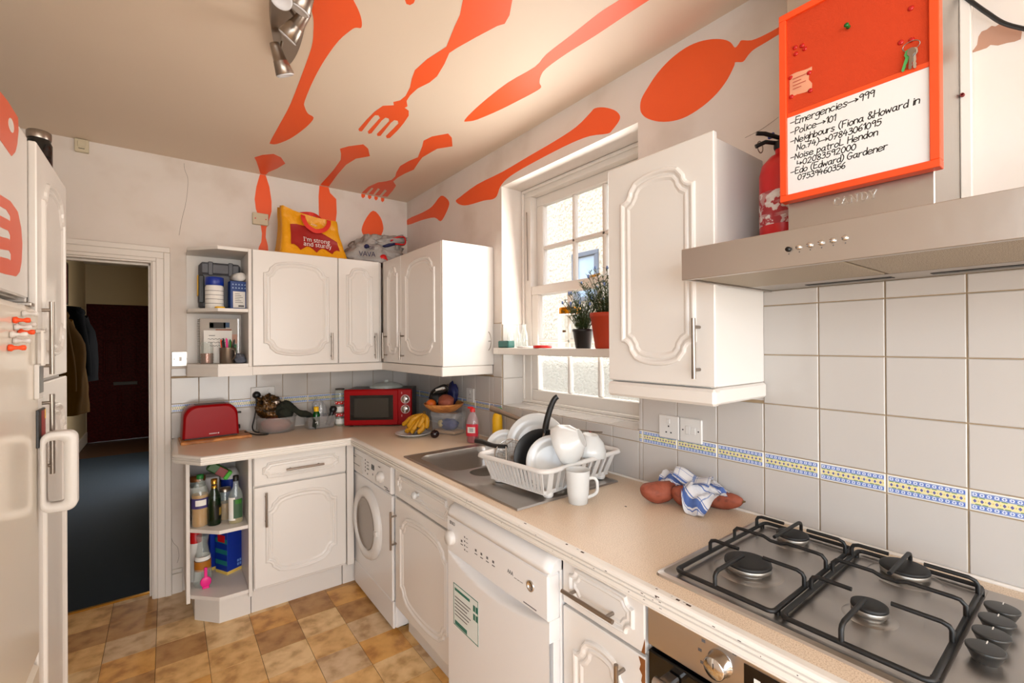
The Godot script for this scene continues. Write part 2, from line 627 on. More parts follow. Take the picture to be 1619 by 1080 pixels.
	for q in [[1178, 218], [1190, 212], [1205, 204], [1222, 192], [1231, 185]]:
		pts.append(hit(q[0], q[1], 0, 0.0) + Vector3(-0.0004, 0, 0))
	tube(cr, curve(pts, 4), 0.0006, 4)
	fin(cr, "crack", mats["crack_line"], wr)
	var patch := []
	for q in [[1532, 85], [1540, 78], [1545, 71], [1547, 58], [1552, 50], [1560, 47], [1568, 41], [1574, 42], [1582, 37], [1592, 42], [1602, 44], [1616, 50], [1614, 62], [1604, 66], [1592, 68], [1578, 72], [1566, 71], [1560, 76], [1548, 80]]:
		var p := hit(q[0], q[1], 0, 0.0)
		patch.append(Vector2(p.z, p.y))
	st = S()
	prism(st, patch, zy, -0.0006, 0.0)
	fin(st, "bare_plaster_patch", mat("plaster", Color(0.70, 0.53, 0.44), 0.9), wr)

func tile_mesh(w: float, h: float, m: Material, b := 0.0018) -> ArrayMesh:      # local: centred, front at +z
	var key := "tile_%d_%d_%s" % [roundi(w * 2000), roundi(h * 2000), m.resource_name]
	if mats.has(key):
		return mats[key]
	var st := S()
	st.set_smooth_group(-1)
	var x := w / 2.0
	var y := h / 2.0
	var zf := 0.006
	quad(st, Vector3(-x + b, -y + b, zf), Vector3(x - b, -y + b, zf), Vector3(x - b, y - b, zf), Vector3(-x + b, y - b, zf), Vector2(0, 1), Vector2(1, 1), Vector2(1, 0), Vector2(0, 0))
	var c := [Vector2(-1, -1), Vector2(1, -1), Vector2(1, 1), Vector2(-1, 1)]
	for i in 4:
		var p: Vector2 = c[i]
		var q: Vector2 = c[(i + 1) % 4]
		var p3 := Vector3(p.x * x, p.y * y, 0)
		var q3 := Vector3(q.x * x, q.y * y, 0)
		var p2 := Vector3(p.x * x, p.y * y, zf - b)
		var q2 := Vector3(q.x * x, q.y * y, zf - b)
		var pf := Vector3(p.x * (x - b), p.y * (y - b), zf)
		var qf := Vector3(q.x * (x - b), q.y * (y - b), zf)
		var o := Vector3(p.x + q.x, p.y + q.y, 0)
		face(st, [p3, q3, q2, p2], o)
		face(st, [p2, q2, qf, pf], o + Vector3(0, 0, 1))
	st.generate_normals()
	var am := st.commit()
	am.surface_set_material(0, m)
	mats[key] = am
	return am

func border_texture() -> ImageTexture:
	var im := Image.create(384, 124, false, Image.FORMAT_RGB8)
	im.fill(Color(0.90, 0.89, 0.86))
	im.fill_rect(Rect2i(4, 4, 376, 116), Color(0.53, 0.59, 0.73))
	im.fill_rect(Rect2i(4, 38, 376, 48), Color(0.86, 0.82, 0.62))
	for i in 12:
		var cx := 20 + i * 31
		for row in [21, 103]:                                       # pale flowers on blue
			for k in 6:
				var a := TAU * k / 6.0
				im.fill_rect(Rect2i(int(cx + cos(a) * 8) - 3, int(row + sin(a) * 8) - 3, 6, 6), Color(0.86, 0.89, 0.95))
			im.fill_rect(Rect2i(cx - 3, row - 3, 6, 6), Color(0.25, 0.35, 0.68))
			im.fill_rect(Rect2i(cx + 11, row - 9, 8, 18), Color(0.33, 0.43, 0.72))
		for y in range(-11, 12):                                    # blue lozenges on the yellow band
			var w := 8 - absi(y) * 8 / 12
			im.fill_rect(Rect2i(cx - w, 62 + y, 2 * w, 1), Color(0.36, 0.36, 0.58))
		if i % 3 != 2:
			im.fill_rect(Rect2i(cx - 12, 38, 24, 5), Color(0.42, 0.55, 0.20))
			im.fill_rect(Rect2i(cx + 2, 81, 24, 5), Color(0.42, 0.55, 0.20))
		im.fill_rect(Rect2i(cx + 13, 57, 5, 10), Color(0.80, 0.70, 0.40))
	im.generate_mipmaps()
	return ImageTexture.create_from_image(im)

func wall_tiles() -> void:
	var bm := mat("border_glaze", Color.WHITE, 0.15)
	bm.albedo_texture = border_texture()
	var wr := get_node("wall_right")
	var wb := get_node("wall_back")
	var g := 0.0028
	var lay := func(parent: Node, on_right: bool, a0: float, a1: float, ytop: float, offset: float, border := true) -> void:
		var joint := S()
		if on_right:
			box(joint, Vector3(-0.0035, TOP, a0), Vector3(0.0, ytop, a1))
		else:
			box(joint, Vector3(a0, TOP, 0.0), Vector3(a1, ytop, 0.0035))
		fin(joint, "grout", mats["grout"], parent)
		var k0 := floori((a0 - offset) / T)
		for k in range(k0, k0 + 40):
			var l := maxf(offset + k * T, a0)
			var r := minf(offset + (k + 1) * T, a1)
			if l >= a1 - 0.004:
				break
			if r - l < 0.012:
				continue
			var y := TOP
			var row := 0
			while y < ytop - 0.012:
				var h := B if row == 1 else T
				var y1 := minf(y + h, ytop)
				var o := MeshInstance3D.new()
				o.mesh = tile_mesh(r - l - g, y1 - y - g, bm if row == 1 and border else mats["tile_glaze"])
				put(o, "border_tile" if row == 1 and border else "wall_tile", parent)
				var c := (l + r) / 2.0
				var lean := Basis(Vector3.RIGHT, rng.randf_range(-0.004, 0.004)) * Basis(Vector3.UP, rng.randf_range(-0.004, 0.004))
				if on_right:
					o.transform = Transform3D(Basis(Vector3.UP, -PI / 2) * lean, Vector3(-0.001, (y + y1) / 2.0, c))
				else:
					o.transform = Transform3D(lean, Vector3(c, (y + y1) / 2.0, 0.001))
				y = y1
				row += 1
	lay.call(wr, true, 0.008, 1.175, 1.262, 2.8055 - 19 * T, true)
	lay.call(wr, true, 1.175, 1.255, 1.56, 2.8055 - 19 * T, true)
	lay.call(wr, true, 1.255, 2.18, 1.098, 2.8055 - 19 * T, false)
	lay.call(wr, true, 2.18, 2.6535, 1.262, 2.8055 - 19 * T, true)
	lay.call(wr, true, 2.6535, 3.71, 1.604, 2.8055 - 19 * T, true)
	lay.call(wb, false, -1.476, -0.008, 1.262, -1.3415, true)
	# a little more tiling left of the shelf end under the light switch
	var o := MeshInstance3D.new()
	o.mesh = tile_mesh(0.072, 0.045, mats["tile_glaze"])
	put(o, "wall_tile", wb)
	o.position = Vector3(-1.438, 1.286, 0.001)
	# tiles on the left window reveal and the tiled sill
	for i in 3:
		o = MeshInstance3D.new()
		o.mesh = tile_mesh(0.145, 0.149, mats["tile_glaze"])
		put(o, "wall_tile", wr)
		o.position = Vector3(0.073, 1.172 + i * T, 1.256)
	for i in 6:
		o = MeshInstance3D.new()
		o.mesh = tile_mesh(0.149, 0.148, mats["tile_glaze"])
		put(o, "sill_tile", wr)
		o.transform = Transform3D(Basis(Vector3.UP, PI / 2) * Basis(Vector3.RIGHT, -PI / 2), Vector3(0.071, 1.096, 1.336 + i * T))

# ------------------------------------------------------------------ hall beyond the doorway
func hall() -> void:
	var hp := mat("hall_paint", Color(0.72, 0.66, 0.54), 0.7)
	var st := S()
	box(st, Vector3(-2.55, -0.1, -6.0), Vector3(-1.3, -0.004, -0.105))
	struct(fin(st, "floor_1", mat("hall_boards", Color(0.27, 0.17, 0.10), 0.6)))
	st = S()
	box(st, Vector3(-2.45, -0.004, -4.6), Vector3(-1.3, 0.004, -0.09), 0.002)
	var cp := fin(st, "hall_carpet", mats["carpet"])
	tag(cp, "dark blue fitted carpet running down the hall", "carpet")
	st = S()
	box(st, Vector3(-2.6, 0, -6.0), Vector3(-2.45, 2.7, -0.11))
	struct(fin(st, "wall_hall_left", hp))
	st = S()
	box(st, Vector3(-1.40, 0, -6.0), Vector3(-1.25, 2.7, -3.6))
	box(st, Vector3(-1.40, 0, -2.8), Vector3(-1.25, 2.7, -0.11))
	box(st, Vector3(-1.40, 2.05, -3.6), Vector3(-1.25, 2.7, -2.8))
	struct(fin(st, "wall_hall_right", hp))
	st = S()
	box(st, Vector3(-2.6, 0, -6.1), Vector3(-2.43, 2.7, -5.87))
	box(st, Vector3(-1.46, 0, -6.1), Vector3(-1.25, 2.7, -5.87))
	box(st, Vector3(-2.43, 2.05, -6.1), Vector3(-1.46, 2.7, -5.87))
	struct(fin(st, "wall_hall_end", hp))
	st = S()
	box(st, Vector3(-2.6, 2.65, -6.1), Vector3(-1.25, 2.75, -0.11))
	struct(fin(st, "ceiling_hall", mat("hall_ceiling", Color(0.8, 0.77, 0.72), 0.7)))
	st = S()
	box(st, Vector3(-2.45, 0, -5.87), Vector3(-2.435, 0.16, -0.112), 0.003)
	struct(fin(st, "baseboard_hall", mats["trim_paint"]))
	# front door, six raised panels
	var d := Node3D.new()
	put(d, "door_1")
	struct(d)
	d.position = Vector3(-2.42, 0, -5.89)
	bx("door_slab", mats["front_door_stain"], d, Vector3(-0.02, 0.0, -0.01), Vector3(0.98, 2.06, 0.03), 0.003)
	for c in [[0.165, 0.38], [0.53, 0.745]]:
		for r in [[0.19, 0.76], [0.995, 1.52], [1.675, 1.89]]:
			var f := S()
			frame_xy(f, c[0], r[0], c[1], r[1], 0.025, 0.03, 0.042, 0.005)
			box(f, Vector3(c[0] + 0.05, r[0] + 0.05, 0.03), Vector3(c[1] - 0.05, r[1] - 0.05, 0.038), 0.006)
			fin(f, "door_panel", mats["front_door_stain"], d)
	bx("letter_slot", mats["black"], d, Vector3(0.28, 0.835, 0.03), Vector3(0.56, 0.885, 0.04), 0.003)
	# coat hooks, coats, pictures, smoke alarm, shoe
	st = S()
	box(st, Vector3(-2.45, 1.74, -3.6), Vector3(-2.43, 1.84, -1.6), 0.003)
	for i in 5:
		tube(st, [Vector3(-2.43, 1.77, -1.8 - i * 0.35), Vector3(-2.38, 1.76, -1.8 - i * 0.35), Vector3(-2.36, 1.8, -1.8 - i * 0.35)], 0.006, 6)
	tag(fin(st, "coat_rail", mats["trim_paint"]), "white wooden coat rail with hooks on the hall wall", "coat rail")
	mat("tan_cloth", Color(0.34, 0.24, 0.08), 0.95).metallic_specular = 0.1
	mat("black_cloth", Color(0.05, 0.055, 0.065), 1.0).metallic_specular = 0.06
	coat("hanging_coat", "mustard tan jacket hanging on the hall coat rail", Vector3(-2.235, 1.75, -2.0), Vector3(0.31, 0.52, 0.2), 0.88, mat("tan_cloth", Color(0.34, 0.24, 0.08), 0.95), 3)
	coat("hanging_coat", "black coat hanging behind the tan jacket in the hall", Vector3(-2.235, 1.83, -2.95), Vector3(0.28, 0.5, 0.22), 0.74, mat("black_cloth", Color(0.04, 0.045, 0.055), 1.0), 9)
	for i in 2:
		var z := -2.9 - i * 0.95
		var pf := thing("picture_frame", ["pale mounted picture in a frame above the coats", "dark framed red-toned picture near the front door"][i], "picture", Vector3(-2.45, 1.93, z))
		var f := S()
		frame_zy(f, -0.4, 0.0, 0.0, 0.5, 0.02, 0.0, 0.02)
		fin(f, "frame", mats["black"] if i else mats["trim_paint"], pf)
		bx("picture", mat("picture_%d" % i, Color(0.42, 0.16, 0.14) if i else Color(0.5, 0.5, 0.48), 0.4), pf, Vector3(0.001, 0.02, -0.38), Vector3(0.012, 0.48, -0.02), 0.0)
	var sa := thing("smoke_alarm", "round white smoke alarm with green light on hall ceiling", "smoke alarm", Vector3(-1.78, 2.65, -3.9))
	st = S()
	lathe(st, [[0.055, 0.0], [0.055, -0.02], [0.045, -0.035], [0.0, -0.037]], Vector3.ZERO, 20)
	fin(st, "casing", mats["white_plastic"], sa)
	st = S()
	lump(st, Vector3(0.03, -0.036, 0.03), Vector3(0.014, 0.014, 0.014), 0, 1, 1, Basis.IDENTITY, 8, 6)
	var led := mat("green_led", Color(0.1, 0.9, 0.2), 0.4)
	led.emission_enabled = true
	led.emission = Color(0.05, 1.0, 0.2)
	led.emission_energy_multiplier = 0.8
	fin(st, "green_led_light", led, sa)
	st = S()
	lump(st, Vector3.ZERO, Vector3(0.05, 0.045, 0.14), 0.15, 1.5, 4, Basis.IDENTITY, 16, 10, -0.03)
	var sh := fin(st, "shoe", mats["black"])
	sh.position = Vector3(-1.62, 0.035, -4.3)
	tag(sh, "black shoe on the hall floor by the front door", "shoe")

func coat(called: String, label: String, top: Vector3, r: Vector3, h: float, m: Material, sd: int) -> void:
	var nz := FastNoiseLite.new()
	nz.seed = sd
	nz.frequency = 1.6
	var t := thing(called, label, "coat", top)
	var build := func(off: Vector3, k: float, hh: float, w: float) -> SurfaceTool:
		var st := S(false)
		var rs := []
		for i in 13:
			var f := i / 12.0
			var ring := []
			for j in 28:
				var a := TAU * j / 28
				var spread := lerpf(0.35, 1.0, smoothstep(0.0, 0.35, f)) * (0.86 + 0.14 * f) * k
				var fold := 1.0 + 0.22 * nz.get_noise_2d(cos(a) * 1.7, sin(a) * 1.7 + f * 0.5) + 0.05 * sin(a * 7.0 + sd) * f
				ring.append(off + Vector3(cos(a) * r.x * 0.62 * spread * fold, -hh * f, sin(a) * r.z * w * spread * fold))
			rs.append(ring)
		rings(st, rs, true, true)
		return st
	fin(build.call(Vector3.ZERO, 1.0, h, 1.15), "body", m, t)
	for s in [-1, 1]:
		var st := S(false)
		var pts := curve([Vector3(0.02, -0.1, s * r.z * 0.7), Vector3(0.06, -0.3, s * r.z * 1.02), Vector3(0.09, -0.5, s * r.z * 1.08), Vector3(0.1, -0.68, s * r.z * 1.05)], 4)
		var rad := []
		for i in pts.size():
			rad.append(lerpf(0.075, 0.055, float(i) / pts.size()))
		tube(st, pts, rad, 14)
		fin(st, "sleeve", m, t)
	var st := S(false)
	tube(st, curve([Vector3(-0.05, -0.02, -0.07), Vector3(0.04, -0.03, -0.06), Vector3(0.06, -0.06, 0.0), Vector3(0.04, -0.03, 0.06), Vector3(-0.05, -0.02, 0.07)], 4), 0.028, 10)
	fin(st, "collar", m, t)

# ------------------------------------------------------------------ sash window and the house outside
func window() -> void:
	var w := Node3D.new()
	put(w, "window_1")
	struct(w)
	var p: Material = mats["trim_paint"]
	var f := S()                                                  # box frame
	box(f, Vector3(0.15, 1.108, 1.255), Vector3(0.235, 2.275, 1.325), 0.002)
	box(f, Vector3(0.15, 1.108, 2.115), Vector3(0.235, 2.275, 2.18), 0.002)
	box(f, Vector3(0.15, 2.275, 1.255), Vector3(0.235, 2.32, 2.18), 0.002)
	box(f, Vector3(0.13, 1.07, 1.255), Vector3(0.27, 1.108, 2.18), 0.002)
	frame_zy(f, 1.257, 1.1085, 2.178, 2.318, 0.016, 0.138, 0.1495, 0.003)
	fin(f, "window_frame", p, w)
	var sash := func(x0: float, x1: float, y0: float, y1: float, bot: float, top: float, mid: float, frost: bool) -> void:
		var s := S()
		var z0 := 1.325
		var z1 := 2.115
		box(s, Vector3(x0, y0, z0), Vector3(x1, y0 + bot, z1), 0.004)
		box(s, Vector3(x0, y1 - top, z0), Vector3(x1, y1, z1), 0.004)
		box(s, Vector3(x0, y0 + bot, z0), Vector3(x1, y1 - top, z0 + 0.055), 0.004)
		box(s, Vector3(x0, y0 + bot, z1 - 0.055), Vector3(x1, y1 - top, z1), 0.004)
		var o := fin(s, "sash", p, w)
		for z in [1.617, 1.823]:
			var g := S()
			box(g, Vector3(x0 + 0.004, y0 + bot, z - 0.011), Vector3(x1 - 0.004, y1 - top, z + 0.011), 0.005)
			fin(g, "glazing_bar", p, o)
		var hb := S()
		box(hb, Vector3(x0 + 0.004, mid - 0.011, z0 + 0.055), Vector3(x1 - 0.004, mid + 0.011, z1 - 0.055), 0.005)
		fin(hb, "glazing_bar", p, o)
		var zs := [z0 + 0.05, 1.617, 1.823, z1 - 0.05]
		for i in 3:
			for k in 2:
				var lo := y0 + bot - 0.004 if k == 0 else mid
				var hi := mid if k == 0 else y1 - top + 0.004
				bx("pane", mats["obscured_glass"] if frost and k == 0 else mats["window_glass"], o, Vector3((x0 + x1) / 2.0 - 0.002, lo, zs[i]), Vector3((x0 + x1) / 2.0 + 0.002, hi, zs[i + 1]), 0.0)
	sash.call(0.195, 0.232, 1.715, 2.275, 0.045, 0.055, 1.98, false)
	sash.call(0.155, 0.192, 1.108, 1.765, 0.075, 0.05, 1.455, true)
	var fx := S()
	lathe(fx, [[0.02, 0.0], [0.02, 0.006], [0.008, 0.012], [0.0, 0.013]], Vector3(0.172, 1.765, 1.78), 12)
	tube(fx, [Vector3(0.172, 1.775, 1.75), Vector3(0.172, 1.777, 1.82)], 0.005, 6)
	fin(fx, "sash_catch", mats["brass"], w)
	fx = S()
	tube(fx, [Vector3(0.143, 2.19, 1.30), Vector3(0.146, 1.8, 1.303)], 0.003, 5)
	fin(fx, "sash_cord", mats["nickel"], w)
	# house across the alley
	var h := thing("neighbour_house", "cream roughcast side wall of the house next door", "building", Vector3(3.0, -1.0, 0.0))
	var hx := S()
	box(hx, Vector3(0, 0, -6.0), Vector3(0.3, 6.6, -1.22))
	box(hx, Vector3(0, 0, -0.73), Vector3(0.3, 6.6, 6.0))
	box(hx, Vector3(0, 0, -1.22), Vector3(0.3, 3.0, -0.73))
	box(hx, Vector3(0, 3.665, -1.22), Vector3(0.3, 6.6, -0.73))
	fin(hx, "wall", mats["roughcast"], h)
	var wn := S()
	frame_zy(wn, -1.22, 3.0, -0.73, 3.665, 0.06, -0.02, 0.08, 0.006)
	box(wn, Vector3(0.0, 3.06, -1.16), Vector3(0.04, 3.605, -1.13), 0.004)
	box(wn, Vector3(0.0, 3.06, -0.82), Vector3(0.04, 3.605, -0.79), 0.004)
	var win := fin(wn, "window", mat("grey_frame", Color(0.34, 0.37, 0.41), 0.5), h)
	bx("pane", mat("far_pane", Color(0.62, 0.70, 0.76), 0.15), win, Vector3(0.03, 3.06, -1.13), Vector3(0.05, 3.605, -0.82), 0.0)
	var gp := S()
	box(gp, Vector3(0.3, -1.1, -6.0), Vector3(3.0, -1.0, 6.0))
	var gr := fin(gp, "alley_ground", mat("paving", Color(0.45, 0.43, 0.40), 0.9))
	struct(gr)

# ------------------------------------------------------------------ orange cutlery stuck on walls and ceiling
func decal_piece(polys: Array, axis: int, value: float, k: float, o: Vector2) -> SurfaceTool:
	var st := S()
	for poly in polys:
		var pts := []
		for q in poly:
			var p := hit(o.x + q[0] / k, o.y + q[1] / k, axis, value)
			pts.append(Vector2(p.z, p.y) if axis == 0 else Vector2(p.x, p.z) if axis == 1 else Vector2(p.x, p.y))
		if axis == 0:
			prism(st, pts, zy, -0.0007, -0.0001)
		elif axis == 1:
			prism(st, pts, xz, CEIL - 0.0007, CEIL - 0.0001)
		else:
			prism(st, pts, xy, 0.0001, 0.0007)
	return st

func murals() -> void:
	var m: Material = mats["mural_orange"]
	var a := Vector2(380, 0)
	var ka := 2.5725
	var b := Vector2(700, 0)
	var kb := 2.744
	var single := func(called: String, label: String, poly: Array, axis: int, value: float, k: float, o: Vector2) -> void:
		if not called.begins_with("fork"):                           # rounded outlines
			var pv := []
			for q in poly:
				pv.append(Vector2(q[0], q[1]))
			poly = []
			for q in curve(pv, 3, true):
				poly.append([q.x, q.y])
		tag(fin(decal_piece([poly], axis, value, k, o), called, m), label, "wall decal", "orange cutlery decals")
	single.call("knife_decal", "large orange knife decal on the ceiling next to the spotlights", [[284, -60], [287, 25], [297, 75], [297, 130], [290, 190], [255, 290], [205, 420], [160, 505], [122, 575], [125, 585], [150, 585], [200, 565], [245, 535], [280, 505], [298, 478], [275, 462], [262, 435], [262, 410], [300, 320], [345, 240], [400, 165], [450, 122], [470, 112], [492, 112], [493, 80], [480, 40], [460, 0], [430, -60]], 1, CEIL, ka, a)
	single.call("fork_decal", "large orange fork decal across the middle of the ceiling", [[915, -50], [905, 0], [893, 60], [870, 110], [838, 190], [760, 240], [710, 285], [697, 320], [690, 355], [672, 390], [650, 408], [622, 415], [625, 428], [580, 430], [545, 455], [515, 485], [480, 525], [484, 533], [494, 534], [536, 480], [548, 468], [562, 469], [568, 480], [518, 535], [522, 544], [533, 542], [575, 490], [590, 478], [604, 482], [606, 492], [555, 545], [558, 553], [570, 552], [612, 500], [626, 488], [640, 491], [643, 502], [592, 553], [596, 562], [608, 561], [640, 530], [665, 500], [685, 470], [685, 450], [668, 438], [680, 432], [676, 410], [690, 388], [720, 360], [770, 335], [800, 310], [830, 260], [850, 215], [880, 195], [960, 150], [1045, 105], [1075, 96], [1095, 61], [1106, 0], [1106, -50]], 1, CEIL, ka, a)
	single.call("knife_decal", "long thin orange knife decal on the ceiling above the window wall", [[95, 520], [160, 455], [280, 360], [400, 290], [450, 235], [560, 150], [680, 55], [765, 0], [830, -50], [980, -50], [895, 0], [780, 75], [660, 155], [540, 230], [450, 295], [425, 330], [420, 360], [427, 378], [400, 398], [330, 435], [240, 480], [150, 518], [110, 526]], 1, CEIL, kb, b)
	single.call("knife_decal", "orange knife decal on the wall directly over the window", [[57, 872], [75, 855], [150, 800], [260, 745], [370, 680], [490, 610], [580, 550], [640, 490], [660, 470], [700, 466], [745, 478], [768, 500], [765, 525], [735, 565], [715, 580], [640, 590], [560, 620], [450, 675], [340, 735], [280, 775], [250, 810], [235, 850], [215, 865], [180, 870], [110, 890], [75, 888]], 0, 0.0, kb, b)
	single.call("spoon_decal", "big orange spoon decal on the wall beside the notice board", [[857, 470], [862, 430], [890, 380], [930, 320], [985, 260], [1050, 210], [1110, 182], [1170, 170], [1220, 172], [1250, 185], [1268, 207], [1285, 190], [1297, 175], [1340, 175], [1400, 150], [1470, 110], [1540, 55], [1590, 0], [1640, -50], [1760, -20], [1640, 40], [1540, 100], [1457, 150], [1400, 185], [1350, 215], [1325, 240], [1303, 268], [1270, 270], [1265, 285], [1235, 345], [1190, 405], [1130, 460], [1060, 505], [1000, 525], [940, 528], [890, 515], [865, 495]], 0, 0.0, kb, b)
	single.call("spatula_decal", "small orange blade-shaped decal on the wall behind the grey carrier bag", [[540, 857], [570, 885], [582, 930], [572, 962], [575, 1000], [515, 1000], [505, 965], [493, 935], [510, 890]], 2, 0.0, ka, a)
	single.call("knife_handle_decal", "short orange handle decal on the window wall by the corner", [[681, 892], [740, 865], [780, 840], [815, 797], [840, 808], [850, 830], [835, 870], [815, 900], [790, 885], [740, 895], [681, 915]], 0, 0.0, ka, a)
	single.call("fork_tip_decal", "tip of an orange decal on the ceiling between knife and fork", [[668, -30], [670, 0], [675, 15], [690, 20], [705, 12], [710, 0], [712, -30]], 1, CEIL, ka, a)
	var pair := func(called: String, label: String, up: Array, down: Array) -> void:
		var t := thing(called, label, "wall decal", Vector3.ZERO, 0.0, "orange cutlery decals")
		fin(decal_piece([up], 1, CEIL, ka, a), "ceiling_piece", m, t)
		fin(decal_piece(down, 2, 0.0, ka, a), "wall_piece", m, t)
	pair.call("spoon_handle_decal", "orange utensil decal running from ceiling down behind the junction box", [[57, 640], [90, 630], [135, 626], [165, 640], [183, 665], [150, 685], [115, 700], [103, 711], [82, 707], [75, 685], [65, 655]], [[[81, 708], [103, 713], [118, 760], [127, 820], [127, 860], [118, 890], [105, 930], [103, 965], [112, 1000], [114, 1030], [72, 1030], [75, 1005], [85, 985], [88, 950], [80, 900], [63, 850], [58, 810], [65, 760], [78, 715]]])
	pair.call("knife_decal", "orange knife decal running from ceiling down behind the yellow bag", [[405, 605], [440, 595], [500, 587], [520, 605], [527, 635], [470, 645], [430, 670], [395, 710], [360, 758], [325, 752], [380, 690], [408, 650], [410, 625]], [[[322, 752], [358, 759], [365, 785], [390, 810], [392, 865], [386, 920], [320, 905], [318, 800]]])
	pair.call("fork_decal", "small orange fork decal with tines bending from ceiling onto back wall", [[745, 572], [780, 555], [845, 543], [860, 560], [863, 595], [800, 605], [740, 640], [725, 660], [705, 690], [670, 705], [640, 722], [622, 738], [633, 755], [620, 775], [598, 800], [576, 798], [596, 776], [588, 770], [566, 796], [547, 793], [568, 770], [560, 765], [540, 791], [522, 789], [542, 766], [534, 763], [512, 787], [494, 784], [520, 760], [560, 742], [590, 738], [615, 732], [630, 718], [635, 700], [650, 675], [685, 655], [722, 640], [740, 595]],
		[[[492, 785], [508, 787], [507, 800], [499, 807], [492, 800]], [[519, 790], [533, 792], [533, 804], [526, 811], [519, 804]], [[545, 795], [559, 797], [559, 809], [552, 816], [545, 809]], [[572, 800], [586, 802], [585, 816], [578, 823], [572, 816]]])

# ------------------------------------------------------------------ cabinet fronts
func contour(cx: float, cy: float, a: float, b: float, s: float, n: float) -> Array:      # arched panel with notched corners
	var q := []
	for i in 5:
		var t := PI / 2 * i / 4.0
		q.append(Vector2(a - n * sin(t), b - s + n * (1.0 - cos(t))))
	for i in range(1, 6):
		var t := i / 5.0
		var x := (a - n) * (1.0 - t)
		q.append(Vector2(x, b - (s - n) * (1.0 - sqrt(1.0 - pow(1.0 - t, 2.0) * 0.98))))
	var out := []
	for p in q:
		out.append(Vector2(cx + p.x, cy + p.y))
	for i in range(q.size() - 2, -1, -1):
		out.append(Vector2(cx - q[i].x, cy + q[i].y))
	for p in q:
		out.append(Vector2(cx - p.x, cy - p.y))
	for i in range(q.size() - 2, -1, -1):
		out.append(Vector2(cx + q[i].x, cy - q[i].y))
	return out

func front(parent: Node, called: String, x0: float, y0: float, x1: float, y1: float, z: float, drawer := false, mx := 0.052, my := 0.06) -> MeshInstance3D:
	var st := S()
	box(st, Vector3(x0 + 0.0015, y0 + 0.0015, z), Vector3(x1 - 0.0015, y1 - 0.0015, z + 0.018), 0.003)
	var a := (x1 - x0) / 2.0 - mx
	var b := (y1 - y0) / 2.0 - my
	var n := minf(0.032, a * 0.35)
	var c: Array
	if drawer:
		n = minf(0.022, b * 0.6)
		c = contour((x0 + x1) / 2, (y0 + y1) / 2, a, b, n + 0.003, n)
	else:
		c = contour((x0 + x1) / 2, (y0 + y1) / 2, a, b, n + minf(0.045, a * 0.3), n)
	# moulding: a ridge, a hollow and a second low ridge, following the contour inwards
	var prof := [[0.007, 0.0], [0.0045, 0.006], [0.0, 0.0082], [-0.005, 0.007], [-0.010, 0.002], [-0.014, 0.0008], [-0.018, 0.0034], [-0.023, 0.0040], [-0.031, 0.0]]
	var rs := []
	var m := c.size()
	for i in m:
		var d0: Vector2 = (c[i] - c[(i - 1 + m) % m]).normalized()
		var d1: Vector2 = (c[(i + 1) % m] - c[i]).normalized()
		var n0 := Vector2(d0.y, -d0.x)
		var nn := (n0 + Vector2(d1.y, -d1.x)).normalized()
		nn /= maxf(0.6, nn.dot(n0))
		var row := []
		for p in prof:
			var w: Vector2 = c[i] + nn * p[0] * (0.7 if drawer else 1.0)
			row.append(Vector3(w.x, w.y, z + 0.018 + p[1]))
		rs.append(row)
	rs.append(rs[0])
	rings(st, rs, false, false, false, false)
	return fin(st, called, mats["foil"], parent)

func bar_handle(parent: Node, p0: Vector3, p1: Vector3, out := 0.03, r := 0.0058) -> void:
	var st := S()
	var d := (p1 - p0).normalized()
	var o := Vector3(0, 0, out)
	tube(st, [p0 - d * 0.012 + o, p1 + d * 0.012 + o], r, 10)
	tube(st, [p0 + d * 0.012, p0 + d * 0.012 + o], r * 0.8, 8)
	tube(st, [p1 - d * 0.012, p1 - d * 0.012 + o], r * 0.8, 8)
	fin(st, "handle", mats["nickel"], parent)

